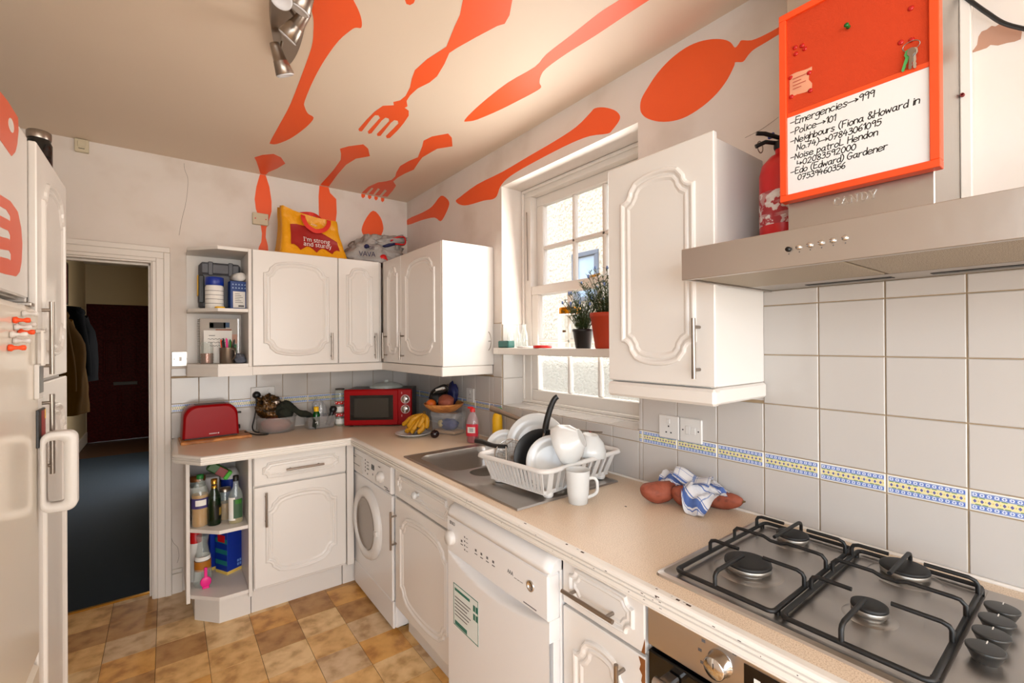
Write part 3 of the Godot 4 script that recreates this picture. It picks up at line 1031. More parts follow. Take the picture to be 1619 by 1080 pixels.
func base_units() -> void:
	# open end shelves with a cut-off corner, against the back wall
	var w: Material = mats["foil_edge"]
	var t := thing("corner_shelf_unit", "white open base shelf unit with angled end beside the doorway", "shelf unit", Vector3(-1.42, 0, 0))
	var shelf := [Vector2(0.018, 0.02), Vector2(0.018, 0.455), Vector2(0.135, 0.575), Vector2(0.262, 0.575), Vector2(0.262, 0.02)]
	bx("side_panel", w, t, Vector3(0, 0.125, 0.01), Vector3(0.017, 0.858, 0.462), 0.002)
	bx("side_panel", w, t, Vector3(0.263, 0.125, 0.01), Vector3(0.281, 0.858, 0.58), 0.002)
	bx("back_panel", mats["melamine"], t, Vector3(0.017, 0.125, 0.01), Vector3(0.263, 0.858, 0.018), 0.0)
	for y in [0.147, 0.485]:
		var st := S()
		prism(st, shelf, xz, y, y + 0.018)
		fin(st, "shelf", w, t)
	var st := S()
	prism(st, [Vector2(0.03, 0.02), Vector2(0.038, 0.388), Vector2(0.139, 0.505), Vector2(0.28, 0.505), Vector2(0.28, 0.02)], xz, 0.0, 0.146)
	fin(st, "plinth", w, t)
	# drawer-and-door unit
	t = thing("base_cabinet", "white base cabinet with drawer and door beside the open shelves", "cabinet", Vector3(-1.137, 0, 0))
	bx("body", w, t, Vector3(0.001, 0.147, 0.01), Vector3(0.478, 0.858, 0.58), 0.002)
	bx("plinth", w, t, Vector3(0.0, 0.0, 0.02), Vector3(0.478, 0.146, 0.505), 0.002)
	var f := front(t, "drawer", 0.002, 0.7, 0.477, 0.855, 0.582, true, 0.045, 0.038)
	bar_handle(f, Vector3(0.165, 0.772, 0.6), Vector3(0.335, 0.772, 0.6))
	f = front(t, "door", 0.002, 0.163, 0.477, 0.694, 0.582, false, 0.06, 0.055)
	bar_handle(f, Vector3(0.057, 0.5, 0.6), Vector3(0.057, 0.655, 0.6))
	# corner post
	st = S()
	box(st, Vector3(-0.655, 0.147, 0.01), Vector3(-0.615, 0.858, 0.598), 0.002)
	box(st, Vector3(-0.655, 0.0, 0.02), Vector3(-0.56, 0.147, 0.505), 0.002)
	tag(fin(st, "corner_post", w), "narrow white filler post where the two cabinet runs meet", "filler panel")
	# sink unit, facing away from the window wall
	t = thing("sink_cabinet", "white sink base cabinet with knobbed false drawer beside the washing machine", "cabinet", Vector3(0, 0, 1.168), -PI / 2)
	bx("body", w, t, Vector3(0.001, 0.147, 0.01), Vector3(0.6, 0.73, 0.58), 0.002)
	st = S()
	box(st, Vector3(0.001, 0.73, 0.01), Vector3(0.018, 0.858, 0.58), 0.002)
	box(st, Vector3(0.583, 0.73, 0.01), Vector3(0.6, 0.858, 0.58), 0.002)
	fin(st, "side_panel", w, t)
	bx("plinth", w, t, Vector3(0.0, 0.0, 0.02), Vector3(0.6, 0.146, 0.53), 0.002)
	f = front(t, "drawer", 0.003, 0.698, 0.597, 0.85, 0.582, true, 0.05, 0.036)
	st = S(false)
	lathe(st, [[0.008, 0.0], [0.007, 0.01], [0.016, 0.016], [0.018, 0.024], [0.013, 0.031], [0.0, 0.033]], Vector3(0.27, 0.772, 0.6), 16, Basis(Vector3.RIGHT, PI / 2))
	fin(st, "knob", mats["china"], f)
	f = front(t, "door", 0.003, 0.15, 0.597, 0.69, 0.582, false, 0.07, 0.05)
	bar_handle(f, Vector3(0.02, 0.455, 0.6), Vector3(0.02, 0.615, 0.6))
	# narrow drawer unit between dishwasher and oven
	t = thing("drawer_cabinet", "narrow white cabinet with scorched edge between dishwasher and oven", "cabinet", Vector3(0, 0, 2.362), -PI / 2)
	bx("body", w, t, Vector3(0.001, 0.147, 0.01), Vector3(0.287, 0.858, 0.58), 0.002)
	bx("plinth", w, t, Vector3(0.0, 0.0, 0.02), Vector3(0.288, 0.146, 0.53), 0.002)
	f = front(t, "drawer", 0.003, 0.71, 0.285, 0.852, 0.582, true, 0.035, 0.026)
	bar_handle(f, Vector3(0.045, 0.765, 0.6), Vector3(0.2, 0.765, 0.6))
	f = front(t, "door", 0.003, 0.15, 0.285, 0.704, 0.582, false, 0.05, 0.05)
	bar_handle(f, Vector3(0.222, 0.51, 0.6), Vector3(0.222, 0.655, 0.6))
	# browned, flaking foil along the edge next to the oven
	var sc := mat("scorch", Color(0.50, 0.29, 0.10), 0.7)
	st = S()
	var zig := [Vector2(0.2846, 0.60), Vector2(0.279, 0.615), Vector2(0.281, 0.63), Vector2(0.273, 0.645), Vector2(0.276, 0.66), Vector2(0.268, 0.67), Vector2(0.272, 0.683), Vector2(0.266, 0.70), Vector2(0.2846, 0.70)]
	prism(st, zig, xy, 0.6001, 0.6006)
	prism(st, [Vector2(0.2846, 0.713), Vector2(0.274, 0.713), Vector2(0.278, 0.727), Vector2(0.2846, 0.75)], xy, 0.6001, 0.6006)
	fin(st, "scorch_mark", sc, t)

# ------------------------------------------------------------------ washing machine, dishwasher, oven
func appliances() -> void:
	var wg: Material = mats["white_gloss"]
	var t := thing("washing_machine", "white front-loading washing machine with round glass door", "washing machine", Vector3(0, 0, 0.548), -PI / 2)
	bx("body", wg, t, Vector3(0.0, 0.02, 0.02), Vector3(0.595, 0.835, 0.585), 0.006)
	var fp := S()
	box(fp, Vector3(0.0, 0.16, 0.585), Vector3(0.595, 0.685, 0.603), 0.006)
	fin(fp, "front_panel", wg, t)
	bx("kick_panel", wg, t, Vector3(0.005, 0.02, 0.585), Vector3(0.59, 0.155, 0.598), 0.004)
	var cp := bx("control_panel", wg, t, Vector3(0.0, 0.69, 0.58), Vector3(0.595, 0.835, 0.608), 0.008)
	var st := S(false)
	lathe(st, [[0.03, 0.0], [0.029, 0.018], [0.02, 0.022], [0.018, 0.03], [0.0, 0.031]], Vector3(0.475, 0.757, 0.608), 20, Basis(Vector3.RIGHT, PI / 2))
	fin(st, "dial", mats["white_plastic"], cp)
	bx("drawer_front", mats["white_plastic"], cp, Vector3(0.02, 0.705, 0.608), Vector3(0.185, 0.8, 0.611), 0.002)
	bx("display", mats["black_gloss"], cp, Vector3(0.325, 0.765, 0.608), Vector3(0.365, 0.792, 0.6095), 0.0)
	st = S()
	for p in [[0.225, 0.79], [0.225, 0.77], [0.225, 0.75], [0.225, 0.73], [0.34, 0.735], [0.385, 0.735], [0.26, 0.72]]:
		box(st, Vector3(p[0], p[1], 0.608), Vector3(p[0] + 0.008, p[1] + 0.01, 0.6095), 0.001)
	fin(st, "button", mats["grey_ink"], cp)
	st = S()
	for p in [[0.03, 0.782, 0.05], [0.03, 0.74, 0.11], [0.26, 0.79, 0.03], [0.26, 0.772, 0.03], [0.26, 0.752, 0.03], [0.43, 0.80, 0.03], [0.51, 0.715, 0.05], [0.53, 0.705, 0.05]]:
		box(st, Vector3(p[0], p[1], 0.611), Vector3(p[0] + p[2], p[1] + 0.004, 0.6115))
	fin(st, "printed_marks", mats["grey_ink"], cp)
	var c := Vector3(0.265, 0.455, 0.603)
	var rx := Basis(Vector3.RIGHT, PI / 2)
	st = S(false)
	lathe(st, [[0.195, 0.0], [0.195, 0.012], [0.185, 0.026], [0.165, 0.032], [0.146, 0.026], [0.138, 0.012], [0.138, 0.004]], c, 40, rx)
	var dr := fin(st, "door_ring", mats["white_plastic"], t)
	st = S(false)
	lathe(st, [[0.139, 0.018], [0.132, 0.024], [0.124, 0.016]], c, 40, rx)
	fin(st, "trim_ring", mats["nickel"], dr)
	st = S(false)
	lathe(st, [[0.128, 0.014], [0.11, 0.006], [0.07, -0.004], [0.0, -0.01]], c, 40, rx)
	fin(st, "door_glass", mat("drum_glass", Color(0.10, 0.105, 0.11), 0.06), dr)
	bx("latch", mats["white_plastic"], dr, Vector3(0.42, 0.44, 0.622), Vector3(0.455, 0.47, 0.636), 0.004)
	st = S()
	for x in [0.05, 0.545]:
		lathe(st, [[0.02, 0.0], [0.02, 0.02], [0.01, 0.022]], Vector3(x, 0.0, 0.52), 10)
	fin(st, "foot", mats["black"], t)
	# dishwasher, standing proud of the cabinets
	t = thing("dishwasher", "white freestanding dishwasher with a coloured energy sticker", "dishwasher", Vector3(0, 0, 1.775), -PI / 2)
	bx("body", wg, t, Vector3(0.0, 0.02, 0.02), Vector3(0.584, 0.84, 0.6), 0.004)
	st = S()
	rings(st, dw_lid(), true, true, true, true)
	fin(st, "lid", wg, t)
	var dp := bx("control_panel", wg, t, Vector3(0.002, 0.66, 0.6), Vector3(0.582, 0.795, 0.646), 0.006)
	st = S()
	# door: flat sheet whose upper part is scooped into a grip along a curve
	var rows := []
	for i in 41:
		var y := lerpf(0.10, 0.662, 1.0 - pow(1.0 - i / 40.0, 2.0))
		var row := []
		for j in 25:
			var x := lerpf(0.004, 0.58, j / 24.0)
			var u := (x - 0.292) / 0.288
			var lip := 0.662 - 0.05 * (1.0 - pow(absf(u), 2.2))
			var dz := 0.0
			if y > lip:
				dz = -0.03 * smoothstep(lip, lip + 0.016, y) * (1.0 - pow(absf(u), 16.0))
			row.append(Vector3(x, y, 0.642 + dz))
		rows.append(row)
	grid(st, rows)
	box(st, Vector3(0.004, 0.1, 0.6), Vector3(0.58, 0.6, 0.625), 0.002)
	box(st, Vector3(0.004, 0.6, 0.6), Vector3(0.014, 0.662, 0.641), 0.001)
	box(st, Vector3(0.57, 0.6, 0.6), Vector3(0.58, 0.662, 0.641), 0.001)
	var dd := fin(st, "door", wg, t)
	bx("kick_panel", wg, t, Vector3(0.01, 0.02, 0.56), Vector3(0.574, 0.095, 0.6), 0.002)
	st = S(false)
	lathe(st, [[0.027, 0.0], [0.026, 0.015], [0.022, 0.02], [0.0, 0.021]], Vector3(0.04, 0.72, 0.646), 20, rx)
	fin(st, "dial", mats["white_plastic"], dp)
	st = S(false)
	lathe(st, [[0.016, 0.0], [0.016, 0.004], [0.012, 0.004], [0.012, 0.001], [0.0, 0.002]], Vector3(0.505, 0.735, 0.646), 18, rx)
	fin(st, "power_button", mats["chrome"], dp)
	words("BEKO", 0.016, mats["ink"], dp, Transform3D(Basis.IDENTITY, Vector3(0.045, 0.775, 0.6465)))
	words("AAA", 0.016, mats["grey_ink"], dp, Transform3D(Basis.IDENTITY, Vector3(0.405, 0.735, 0.6465)))
	st = S()
	for p in [[0.13, 0.75], [0.13, 0.735], [0.13, 0.72], [0.13, 0.705]]:
		box(st, Vector3(p[0], p[1], 0.646), Vector3(p[0] + 0.006, p[1] + 0.006, 0.6466))
		box(st, Vector3(p[0] + 0.012, p[1] + 0.001, 0.646), Vector3(p[0] + 0.024, p[1] + 0.003, 0.6466))
	for x in [0.105, 0.2, 0.235, 0.27, 0.305]:
		box(st, Vector3(x, 0.718, 0.646), Vector3(x + 0.016, 0.721, 0.6466))
		box(st, Vector3(x + 0.002, 0.728, 0.646), Vector3(x + 0.012, 0.736, 0.6466))
	for x in [0.425, 0.44, 0.455]:
		box(st, Vector3(x, 0.726, 0.646), Vector3(x + 0.012, 0.7275, 0.6466))
	box(st, Vector3(0.47, 0.672, 0.646), Vector3(0.53, 0.675, 0.6466))
	fin(st, "printed_marks", mats["grey_ink"], dp).set_meta("kind", "stuff")
	var sg := bx("energy_sticker", mat("sticker_paper", Color(0.84, 0.86, 0.84), 0.5), dd, Vector3(0.045, 0.40, 0.642), Vector3(0.215, 0.555, 0.6428), 0.0)
	st = S()
	for e in [[0.045, 0.40, 0.215, 0.403], [0.045, 0.552, 0.215, 0.555], [0.045, 0.4, 0.048, 0.555], [0.212, 0.4, 0.215, 0.555], [0.055, 0.53, 0.16, 0.54], [0.055, 0.405, 0.14, 0.42]]:
		box(st, Vector3(e[0], e[1], 0.6428), Vector3(e[2], e[3], 0.6432))
	for k in 4:
		var gx := 0.182 + (k % 2) * 0.016
		var gy := 0.48 + (k / 2) * 0.03
		box(st, Vector3(gx, gy, 0.6428), Vector3(gx + 0.013, gy + 0.022, 0.6432), 0.0001)
	fin(st, "sticker_print", mat("sticker_teal", Color(0.13, 0.42, 0.36), 0.5), sg)
	st = S()
	for k in 6:
		box(st, Vector3(0.055, 0.505 - k * 0.013, 0.6428), Vector3(0.165 - (k % 3) * 0.012, 0.509 - k * 0.013, 0.6431))
	fin(st, "sticker_lines", mats["grey_ink"], sg)
	bx("lid_label", mat("label_cream", Color(0.72, 0.70, 0.62), 0.6), t, Vector3(0.52, 0.8555, 0.545), Vector3(0.555, 0.8565, 0.575), 0.0)
	# built-under oven
	t = thing("oven", "stainless steel built-under oven with dark glass door under the hob", "oven", Vector3(0, 0, 2.652), -PI / 2)
	bx("body", mats["dark_steel"], t, Vector3(0.003, 0.12, 0.02), Vector3(0.595, 0.855, 0.575), 0.0)
	var op := bx("control_panel", mats["brushed"], t, Vector3(0.001, 0.742, 0.575), Vector3(0.596, 0.855, 0.6), 0.003)
	for x in [0.178, 0.46]:
		st = S(false)
		lathe(st, [[0.026, 0.0], [0.026, 0.003], [0.023, 0.004], [0.022, 0.027], [0.020, 0.029], [0.0, 0.0285]], Vector3(x, 0.795, 0.6), 28, rx)
		var kn := fin(st, "knob", mats["chrome"], op)
		bx("pointer", mats["ink"], kn, Vector3(x - 0.001, 0.795, 0.6285), Vector3(x + 0.001, 0.806, 0.6292), 0.0)
	bx("display", mats["black_gloss"], op, Vector3(0.226, 0.768, 0.6), Vector3(0.392, 0.822, 0.6015), 0.0)
	st = S()
	for p in [[0.245, 0.795], [0.345, 0.795]]:
		box(st, Vector3(p[0], p[1], 0.6015), Vector3(p[0] + 0.012, p[1] + 0.009, 0.602))
	fin(st, "display_mark", mats["paper"], op)
	st = S()
	for k in 7:
		var an := -2.6 + k * 0.55
		var q := Vector3(0.178 + sin(an) * 0.045, 0.795 + cos(an) * 0.045, 0.6)
		if q.y > 0.76:
			box(st, q - Vector3(0.004, 0.003, 0), q + Vector3(0.004, 0.003, 0.0005))
	fin(st, "dial_marks", mats["grey_ink"], op)
	var od := bx("door", mats["black_gloss"], t, Vector3(0.001, 0.2, 0.578), Vector3(0.596, 0.73, 0.598), 0.003)
	st = S()
	tube(st, [Vector3(0.05, 0.702, 0.642), Vector3(0.547, 0.702, 0.642)], 0.011, 12)
	box(st, Vector3(0.055, 0.693, 0.598), Vector3(0.085, 0.711, 0.644), 0.004)
	box(st, Vector3(0.512, 0.693, 0.598), Vector3(0.542, 0.711, 0.644), 0.004)
	fin(st, "handle", mats["brushed"], od)
	bx("plinth", mats["foil_edge"], t, Vector3(0.0, 0.0, 0.02), Vector3(0.596, 0.12, 0.53), 0.002)
	t = thing("end_cabinet", "plain white base cabinet at the end of the worktop past the oven", "cabinet", Vector3(0, 0, 3.255), -PI / 2)
	bx("body", mats["foil_edge"], t, Vector3(0.001, 0.147, 0.01), Vector3(0.3, 0.858, 0.58), 0.002)
	bx("plinth", mats["foil_edge"], t, Vector3(0.0, 0.0, 0.02), Vector3(0.3, 0.146, 0.53), 0.002)
	var ef := front(t, "door", 0.003, 0.15, 0.298, 0.852, 0.582, false, 0.05, 0.05)
	bar_handle(ef, Vector3(0.04, 0.66, 0.6), Vector3(0.04, 0.80, 0.6))

func dw_lid() -> Array:      # rounded front lid of the dishwasher, swept along its width
	var prof := [Vector2(0.05, 0.842), Vector2(0.50, 0.853), Vector2(0.575, 0.852), Vector2(0.615, 0.846), Vector2(0.638, 0.833), Vector2(0.649, 0.815), Vector2(0.65, 0.798), Vector2(0.05, 0.798)]
	var rs := []
	for e in [[0.0, 0.012], [0.012, 0.002], [0.03, 0.0], [0.554, 0.0], [0.572, 0.002], [0.584, 0.012]]:
		var ring := []
		for p in prof:
			ring.append(Vector3(e[0], maxf(0.798, p.y - e[1]), p.x - (e[1] if p.x > 0.3 else 0.0)))
		rs.append(ring)
	return rs

# ------------------------------------------------------------------ worktop, sink
func ring_plate(st: SurfaceTool, lo: Vector2, hi: Vector2, hole: Array, y: float) -> void:     # rectangle with a hole, seen from above
	var c := (lo + hi) / 2.0
	var n := hole.size()
	var out := []
	for p in hole:
		var d: Vector2 = p - c
		var k := minf((hi.x - lo.x) / 2.0 / maxf(absf(d.x), 1e-6), (hi.y - lo.y) / 2.0 / maxf(absf(d.y), 1e-6))
		out.append(c + d * k)
	for i in n:
		var j := (i + 1) % n
		face(st, [xz(hole[i], y), xz(hole[j], y), xz(out[j], y), xz(out[i], y)], Vector3.UP)
	for s in [Vector2(lo.x, lo.y), Vector2(hi.x, lo.y), Vector2(hi.x, hi.y), Vector2(lo.x, hi.y)]:      # corners that the projection cuts off
		for i in n:
			var j := (i + 1) % n
			var a: Vector2 = out[i]
			var b: Vector2 = out[j]
			if absf(a.x - b.x) > 1e-5 and absf(a.y - b.y) > 1e-5 and ((a.x == s.x or absf(a.x - s.x) < 1e-5) or absf(b.x - s.x) < 1e-5) and (absf(a.y - s.y) < 1e-5 or absf(b.y - s.y) < 1e-5):
				face(st, [xz(a, y), xz(b, y), xz(s, y)], Vector3.UP)

func worktop_and_sink() -> void:
	var t := thing("worktop", "beige speckled L-shaped laminate worktop with white edging", "worktop")
	var st := S()
	var y0 := 0.862
	prism(st, [Vector2(-1.45, 0.007), Vector2(-1.45, 0.486), Vector2(-1.354, 0.624), Vector2(-0.624, 0.624), Vector2(-0.624, 1.28), Vector2(-0.007, 1.28), Vector2(-0.007, 0.007)], xz, y0, TOP)
	box(st, Vector3(-0.624, y0, 1.28), Vector3(-0.57, TOP, 1.83))
	box(st, Vector3(-0.11, y0, 1.28), Vector3(-0.007, TOP, 1.83))
	box(st, Vector3(-0.624, y0, 1.83), Vector3(-0.007, TOP, 3.56))
	fin(st, "surface", mats["laminate"], t)
	# white wooden edging with reeded mouldings
	var path := [Vector2(-1.45, 0.007), Vector2(-1.45, 0.486), Vector2(-1.354, 0.624), Vector2(-0.624, 0.624), Vector2(-0.624, 3.56)]
	var prof := [[0.0, 0.9003], [0.0005, 0.9012], [0.016, 0.9014], [0.021, 0.8995], [0.0235, 0.8955], [0.0238, 0.8915], [0.0195, 0.8905], [0.0195, 0.8885], [0.0238, 0.8872], [0.0238, 0.8812], [0.0195, 0.8802], [0.0195, 0.8785], [0.0238, 0.8772], [0.0236, 0.868], [0.020, 0.8665], [0.020, 0.8648], [0.022, 0.8635], [0.021, 0.860], [0.0, 0.8595]]
	var rows := []
	for i in path.size():
		var d0: Vector2 = (path[i] - path[maxi(i - 1, 0)]).normalized() if i > 0 else (path[1] - path[0]).normalized()
		var d1: Vector2 = (path[mini(i + 1, path.size() - 1)] - path[i]).normalized() if i < path.size() - 1 else d0
		var n0 := Vector2(-d0.y, d0.x)
		var n1 := Vector2(-d1.y, d1.x)
		var nn := (n0 + n1).normalized()
		nn /= maxf(0.3, nn.dot(n0))
		var row := []
		for p in prof:
			var q: Vector2 = path[i] + nn * p[0]
			row.append(Vector3(q.x, p[1], q.y))
		rows.append(row)
	st = S()
	grid(st, rows, false)
	var ed := fin(st, "edging", mat("edge_paint", Color(0.88, 0.855, 0.82), 0.4), t)
	# knocks in the edging
	st = S()
	var chips := RandomNumberGenerator.new()
	chips.seed = 12
	for k in 26:
		var z := 1.9 + chips.randf() * 1.1
		var l := chips.randf_range(0.001, 0.006) * (2.0 if k % 9 == 0 else 1.0)
		var yy: float = [0.8930, 0.8840, 0.8725][k % 3] + chips.randf_range(-0.002, 0.002)
		box(st, Vector3(-0.6483, yy, z), Vector3(-0.6470, yy + chips.randf_range(0.0008, 0.002), z + l))
	for k in 9:
		var z := 2.2 + chips.randf() * 0.6
		box(st, Vector3(-0.636 + chips.randf() * 0.005, 0.9012, z), Vector3(-0.6305, 0.9017, z + chips.randf_range(0.002, 0.012)))
	fin(st, "chip", mat("bare_board", Color(0.22, 0.13, 0.08), 0.8), ed)
	var stain := bx("burn_mark", mats["ink"], t, Vector3(-0.2795, TOP, 2.327), Vector3(-0.274, TOP + 0.0004, 2.335), 0.0)
	st = S()
	tube(st, [Vector3(-0.012, TOP + 0.001, 1.26), Vector3(-0.012, TOP + 0.001, 3.55)], 0.006, 6)
	tube(st, [Vector3(-1.46, TOP + 0.001, 0.012), Vector3(-0.01, TOP + 0.001, 0.012), Vector3(-0.012, TOP + 0.001, 1.26)], 0.004, 6)
	fin(st, "sealant_bead", mats["trim_paint"], t)
	# stainless inset sink: bowl, half bowl, drainer
	var sk := thing("sink", "stainless steel sink with one and a half bowls and drainer", "sink", Vector3(0, TOP, 0))
	st = S()
	var x0 := -0.588
	var x1 := -0.088
	var ytop := 0.007
	var bowl := rrect(-0.545, 1.30, -0.135, 1.635, 0.07, 6)
	var half := rrect(-0.49, 1.655, -0.19, 1.772, 0.052, 6)
	ring_plate(st, Vector2(x0 + 0.006, 1.256), Vector2(x1 - 0.006, 1.6475), bowl, ytop - 0.002)
	ring_plate(st, Vector2(x0 + 0.006, 1.6475), Vector2(x1 - 0.006, 1.82), half, ytop - 0.002)
	rings(st, [[Vector3(x0, 0.0005, 1.25), Vector3(x1, 0.0005, 1.25), Vector3(x1, 0.0005, 2.142), Vector3(x0, 0.0005, 2.142)], [Vector3(x0 + 0.002, ytop, 1.252), Vector3(x1 - 0.002, ytop, 1.252), Vector3(x1 - 0.002, ytop, 2.14), Vector3(x0 + 0.002, ytop, 2.14)], [Vector3(x0 + 0.008, ytop - 0.002, 1.258), Vector3(x1 - 0.008, ytop - 0.002, 1.258), Vector3(x1 - 0.008, ytop - 0.002, 2.134), Vector3(x0 + 0.008, ytop - 0.002, 2.134)]], false, false, true, false)
	# drainer with shallow flutes
	rows = []
	for i in 25:
		var x := lerpf(x0 + 0.006, x1 - 0.006, i / 24.0)
		var row := []
		for j in 33:
			var z := lerpf(1.82, 2.136, j / 32.0)
			var inside := smoothstep(0.0, 0.04, minf(minf(x - x0, x1 - x), minf(z - 1.82, 2.136 - z)))
			row.append(Vector3(x, ytop - 0.002 - inside * (0.0026 + 0.0014 * sin((x - x0) / 0.5 * TAU * 9.0)), z))
		rows.append(row)
	grid(st, rows)
	var deck := fin(st, "deck", mats["brushed"], sk)
	for h in [[bowl, 0.15, "bowl"], [half, 0.11, "half_bowl"]]:
		st = S(false)
		var c := Vector2.ZERO
		for p in h[0]:
			c += p
		c /= h[0].size()
		var rs := []
		for l in [[1.0, -0.0], [0.985, -0.006], [0.97, -0.03], [0.94, -h[1] * 0.8], [0.88, -h[1] * 0.96], [0.75, -h[1]], [0.1, -h[1] - 0.004]]:
			var ring := []
			for p in h[0]:
				var q: Vector2 = c + (p - c) * l[0]
				ring.append(Vector3(q.x, ytop - 0.002 + l[1], q.y))
			rs.append(ring)
		rings(st, rs, false, true)
		var bo := fin(st, h[2], mats["brushed"], sk)
		st = S(false)
		lathe(st, [[0.04, 0.002], [0.036, 0.004], [0.02, 0.001], [0.0, 0.0]], Vector3(c.x, -h[1] - 0.002, c.y), 20)
		fin(st, "waste", mats["chrome"], bo)
	# mixer tap behind the bowls
	var tp := thing("mixer_tap", "chrome mixer tap whose long spout sticks out behind the plates", "tap", Vector3(-0.05, TOP, 1.70))
	st = S(false)
	lathe(st, [[0.026, 0.0], [0.026, 0.006], [0.02, 0.012], [0.018, 0.10], [0.02, 0.12], [0.012, 0.13], [0.0, 0.132]], Vector3.ZERO, 18)
	fin(st, "body", mats["nickel"], tp)
	st = S(false)
	tube(st, [Vector3(0, 0.11, 0.0), Vector3(-0.002, 0.147, -0.16), Vector3(-0.075, 0.193, -0.295)], 0.0135, 14)
	tube(st, [Vector3(-0.072, 0.191, -0.29), Vector3(-0.1, 0.209, -0.345)], 0.0155, 14)
	fin(st, "spout", mats["nickel"], tp)
	st = S(false)
	tube(st, [Vector3(0, 0.13, 0), Vector3(0.0, 0.15, 0.07)], 0.008, 10)
	fin(st, "lever", mats["nickel"], tp)

# ------------------------------------------------------------------ wall cabinets
func wall_units() -> void:
	var w: Material = mats["foil_edge"]
	var t := thing("corner_wall_shelf", "white open wall shelf with angled end above the toaster", "shelf unit", Vector3(-1.40, 1.27, 0))
	var shp := [Vector2(0.0, 0.008), Vector2(0.0, 0.185), Vector2(0.132, 0.328), Vector2(0.278, 0.328), Vector2(0.278, 0.008)]
	bx("side_panel", w, t, Vector3(0.278, 0.05, 0.008), Vector3(0.296, 0.725, 0.332), 0.002)
	bx("back_panel", w, t, Vector3(0.0, 0.05, 0.002), Vector3(0.278, 0.725, 0.008), 0.0)
	for y in [0.05, 0.362, 0.707]:
		var st := S()
		prism(st, shp, xz, y, y + 0.018)
		fin(st, "shelf", w, t)
	var st := S()
	prism(st, [Vector2(-0.004, 0.008), Vector2(-0.004, 0.19), Vector2(0.13, 0.337), Vector2(0.296, 0.337), Vector2(0.296, 0.315), Vector2(0.14, 0.315), Vector2(0.018, 0.18), Vector2(0.018, 0.008)], xz, 0.0, 0.05)
	fin(st, "light_pelmet", w, t)
	t = thing("wall_cabinet", "white two-door wall cabinet carrying the shopping bags on the back wall", "cabinet", Vector3(-1.104, 1.27, 0))
	bx("body", w, t, Vector3(0.001, 0.05, 0.002), Vector3(0.772, 0.725, 0.312), 0.002)
	bx("light_pelmet", w, t, Vector3(0.0, 0.0, 0.3), Vector3(0.774, 0.05, 0.337), 0.003)
	var f := front(t, "door", 0.003, 0.052, 0.482, 0.727, 0.313, false, 0.062, 0.06)
	bar_handle(f, Vector3(0.437, 0.09, 0.331), Vector3(0.437, 0.235, 0.331))
	f = front(t, "door", 0.484, 0.052, 0.755, 0.727, 0.313, false, 0.055, 0.06)
	bar_handle(f, Vector3(0.718, 0.09, 0.331), Vector3(0.718, 0.235, 0.331))
	t = thing("wall_cabinet", "white two-door wall cabinet at right angles over the fruit bowl", "cabinet", Vector3(0, 1.27, 0.325), -PI / 2)
	bx("body", w, t, Vector3(0.0, 0.05, 0.002), Vector3(0.835, 0.725, 0.312), 0.002)
	bx("end_panel", mats["foil"], t, Vector3(0.835, 0.052, 0.002), Vector3(0.849, 0.725, 0.331), 0.002)
	bx("light_pelmet", w, t, Vector3(0.0, 0.0, 0.3), Vector3(0.849, 0.05, 0.337), 0.003)
	bx("pelmet_return", w, t, Vector3(0.835, 0.0, 0.01), Vector3(0.85, 0.05, 0.336), 0.003)
	bx("filler_strip", w, t, Vector3(0.012, 0.052, 0.312), Vector3(0.05, 0.727, 0.328), 0.002)
	f = front(t, "door", 0.052, 0.052, 0.312, 0.727, 0.313, false, 0.055, 0.06)
	bar_handle(f, Vector3(0.085, 0.09, 0.331), Vector3(0.085, 0.235, 0.331))
	f = front(t, "door", 0.314, 0.052, 0.834, 0.727, 0.313, false, 0.075, 0.06)
	bar_handle(f, Vector3(0.352, 0.09, 0.331), Vector3(0.352, 0.235, 0.331))
	t = thing("wall_cabinet", "single-door white wall cabinet between window and cooker hood", "cabinet", Vector3(0, 1.27, 2.305), -PI / 2)
	bx("body", mats["foil"], t, Vector3(0.0, 0.05, 0.002), Vector3(0.35, 0.745, 0.312), 0.003)
	st = S()
	box(st, Vector3(0.0, 0.004, 0.3), Vector3(0.372, 0.05, 0.336), 0.008)
	box(st, Vector3(0.345, 0.004, 0.01), Vector3(0.36, 0.05, 0.33), 0.006)
	fin(st, "light_pelmet", w, t)
	f = front(t, "door", 0.002, 0.054, 0.372, 0.745, 0.313, false, 0.062, 0.06)
	bar_handle(f, Vector3(0.326, 0.09, 0.331), Vector3(0.326, 0.23, 0.331))

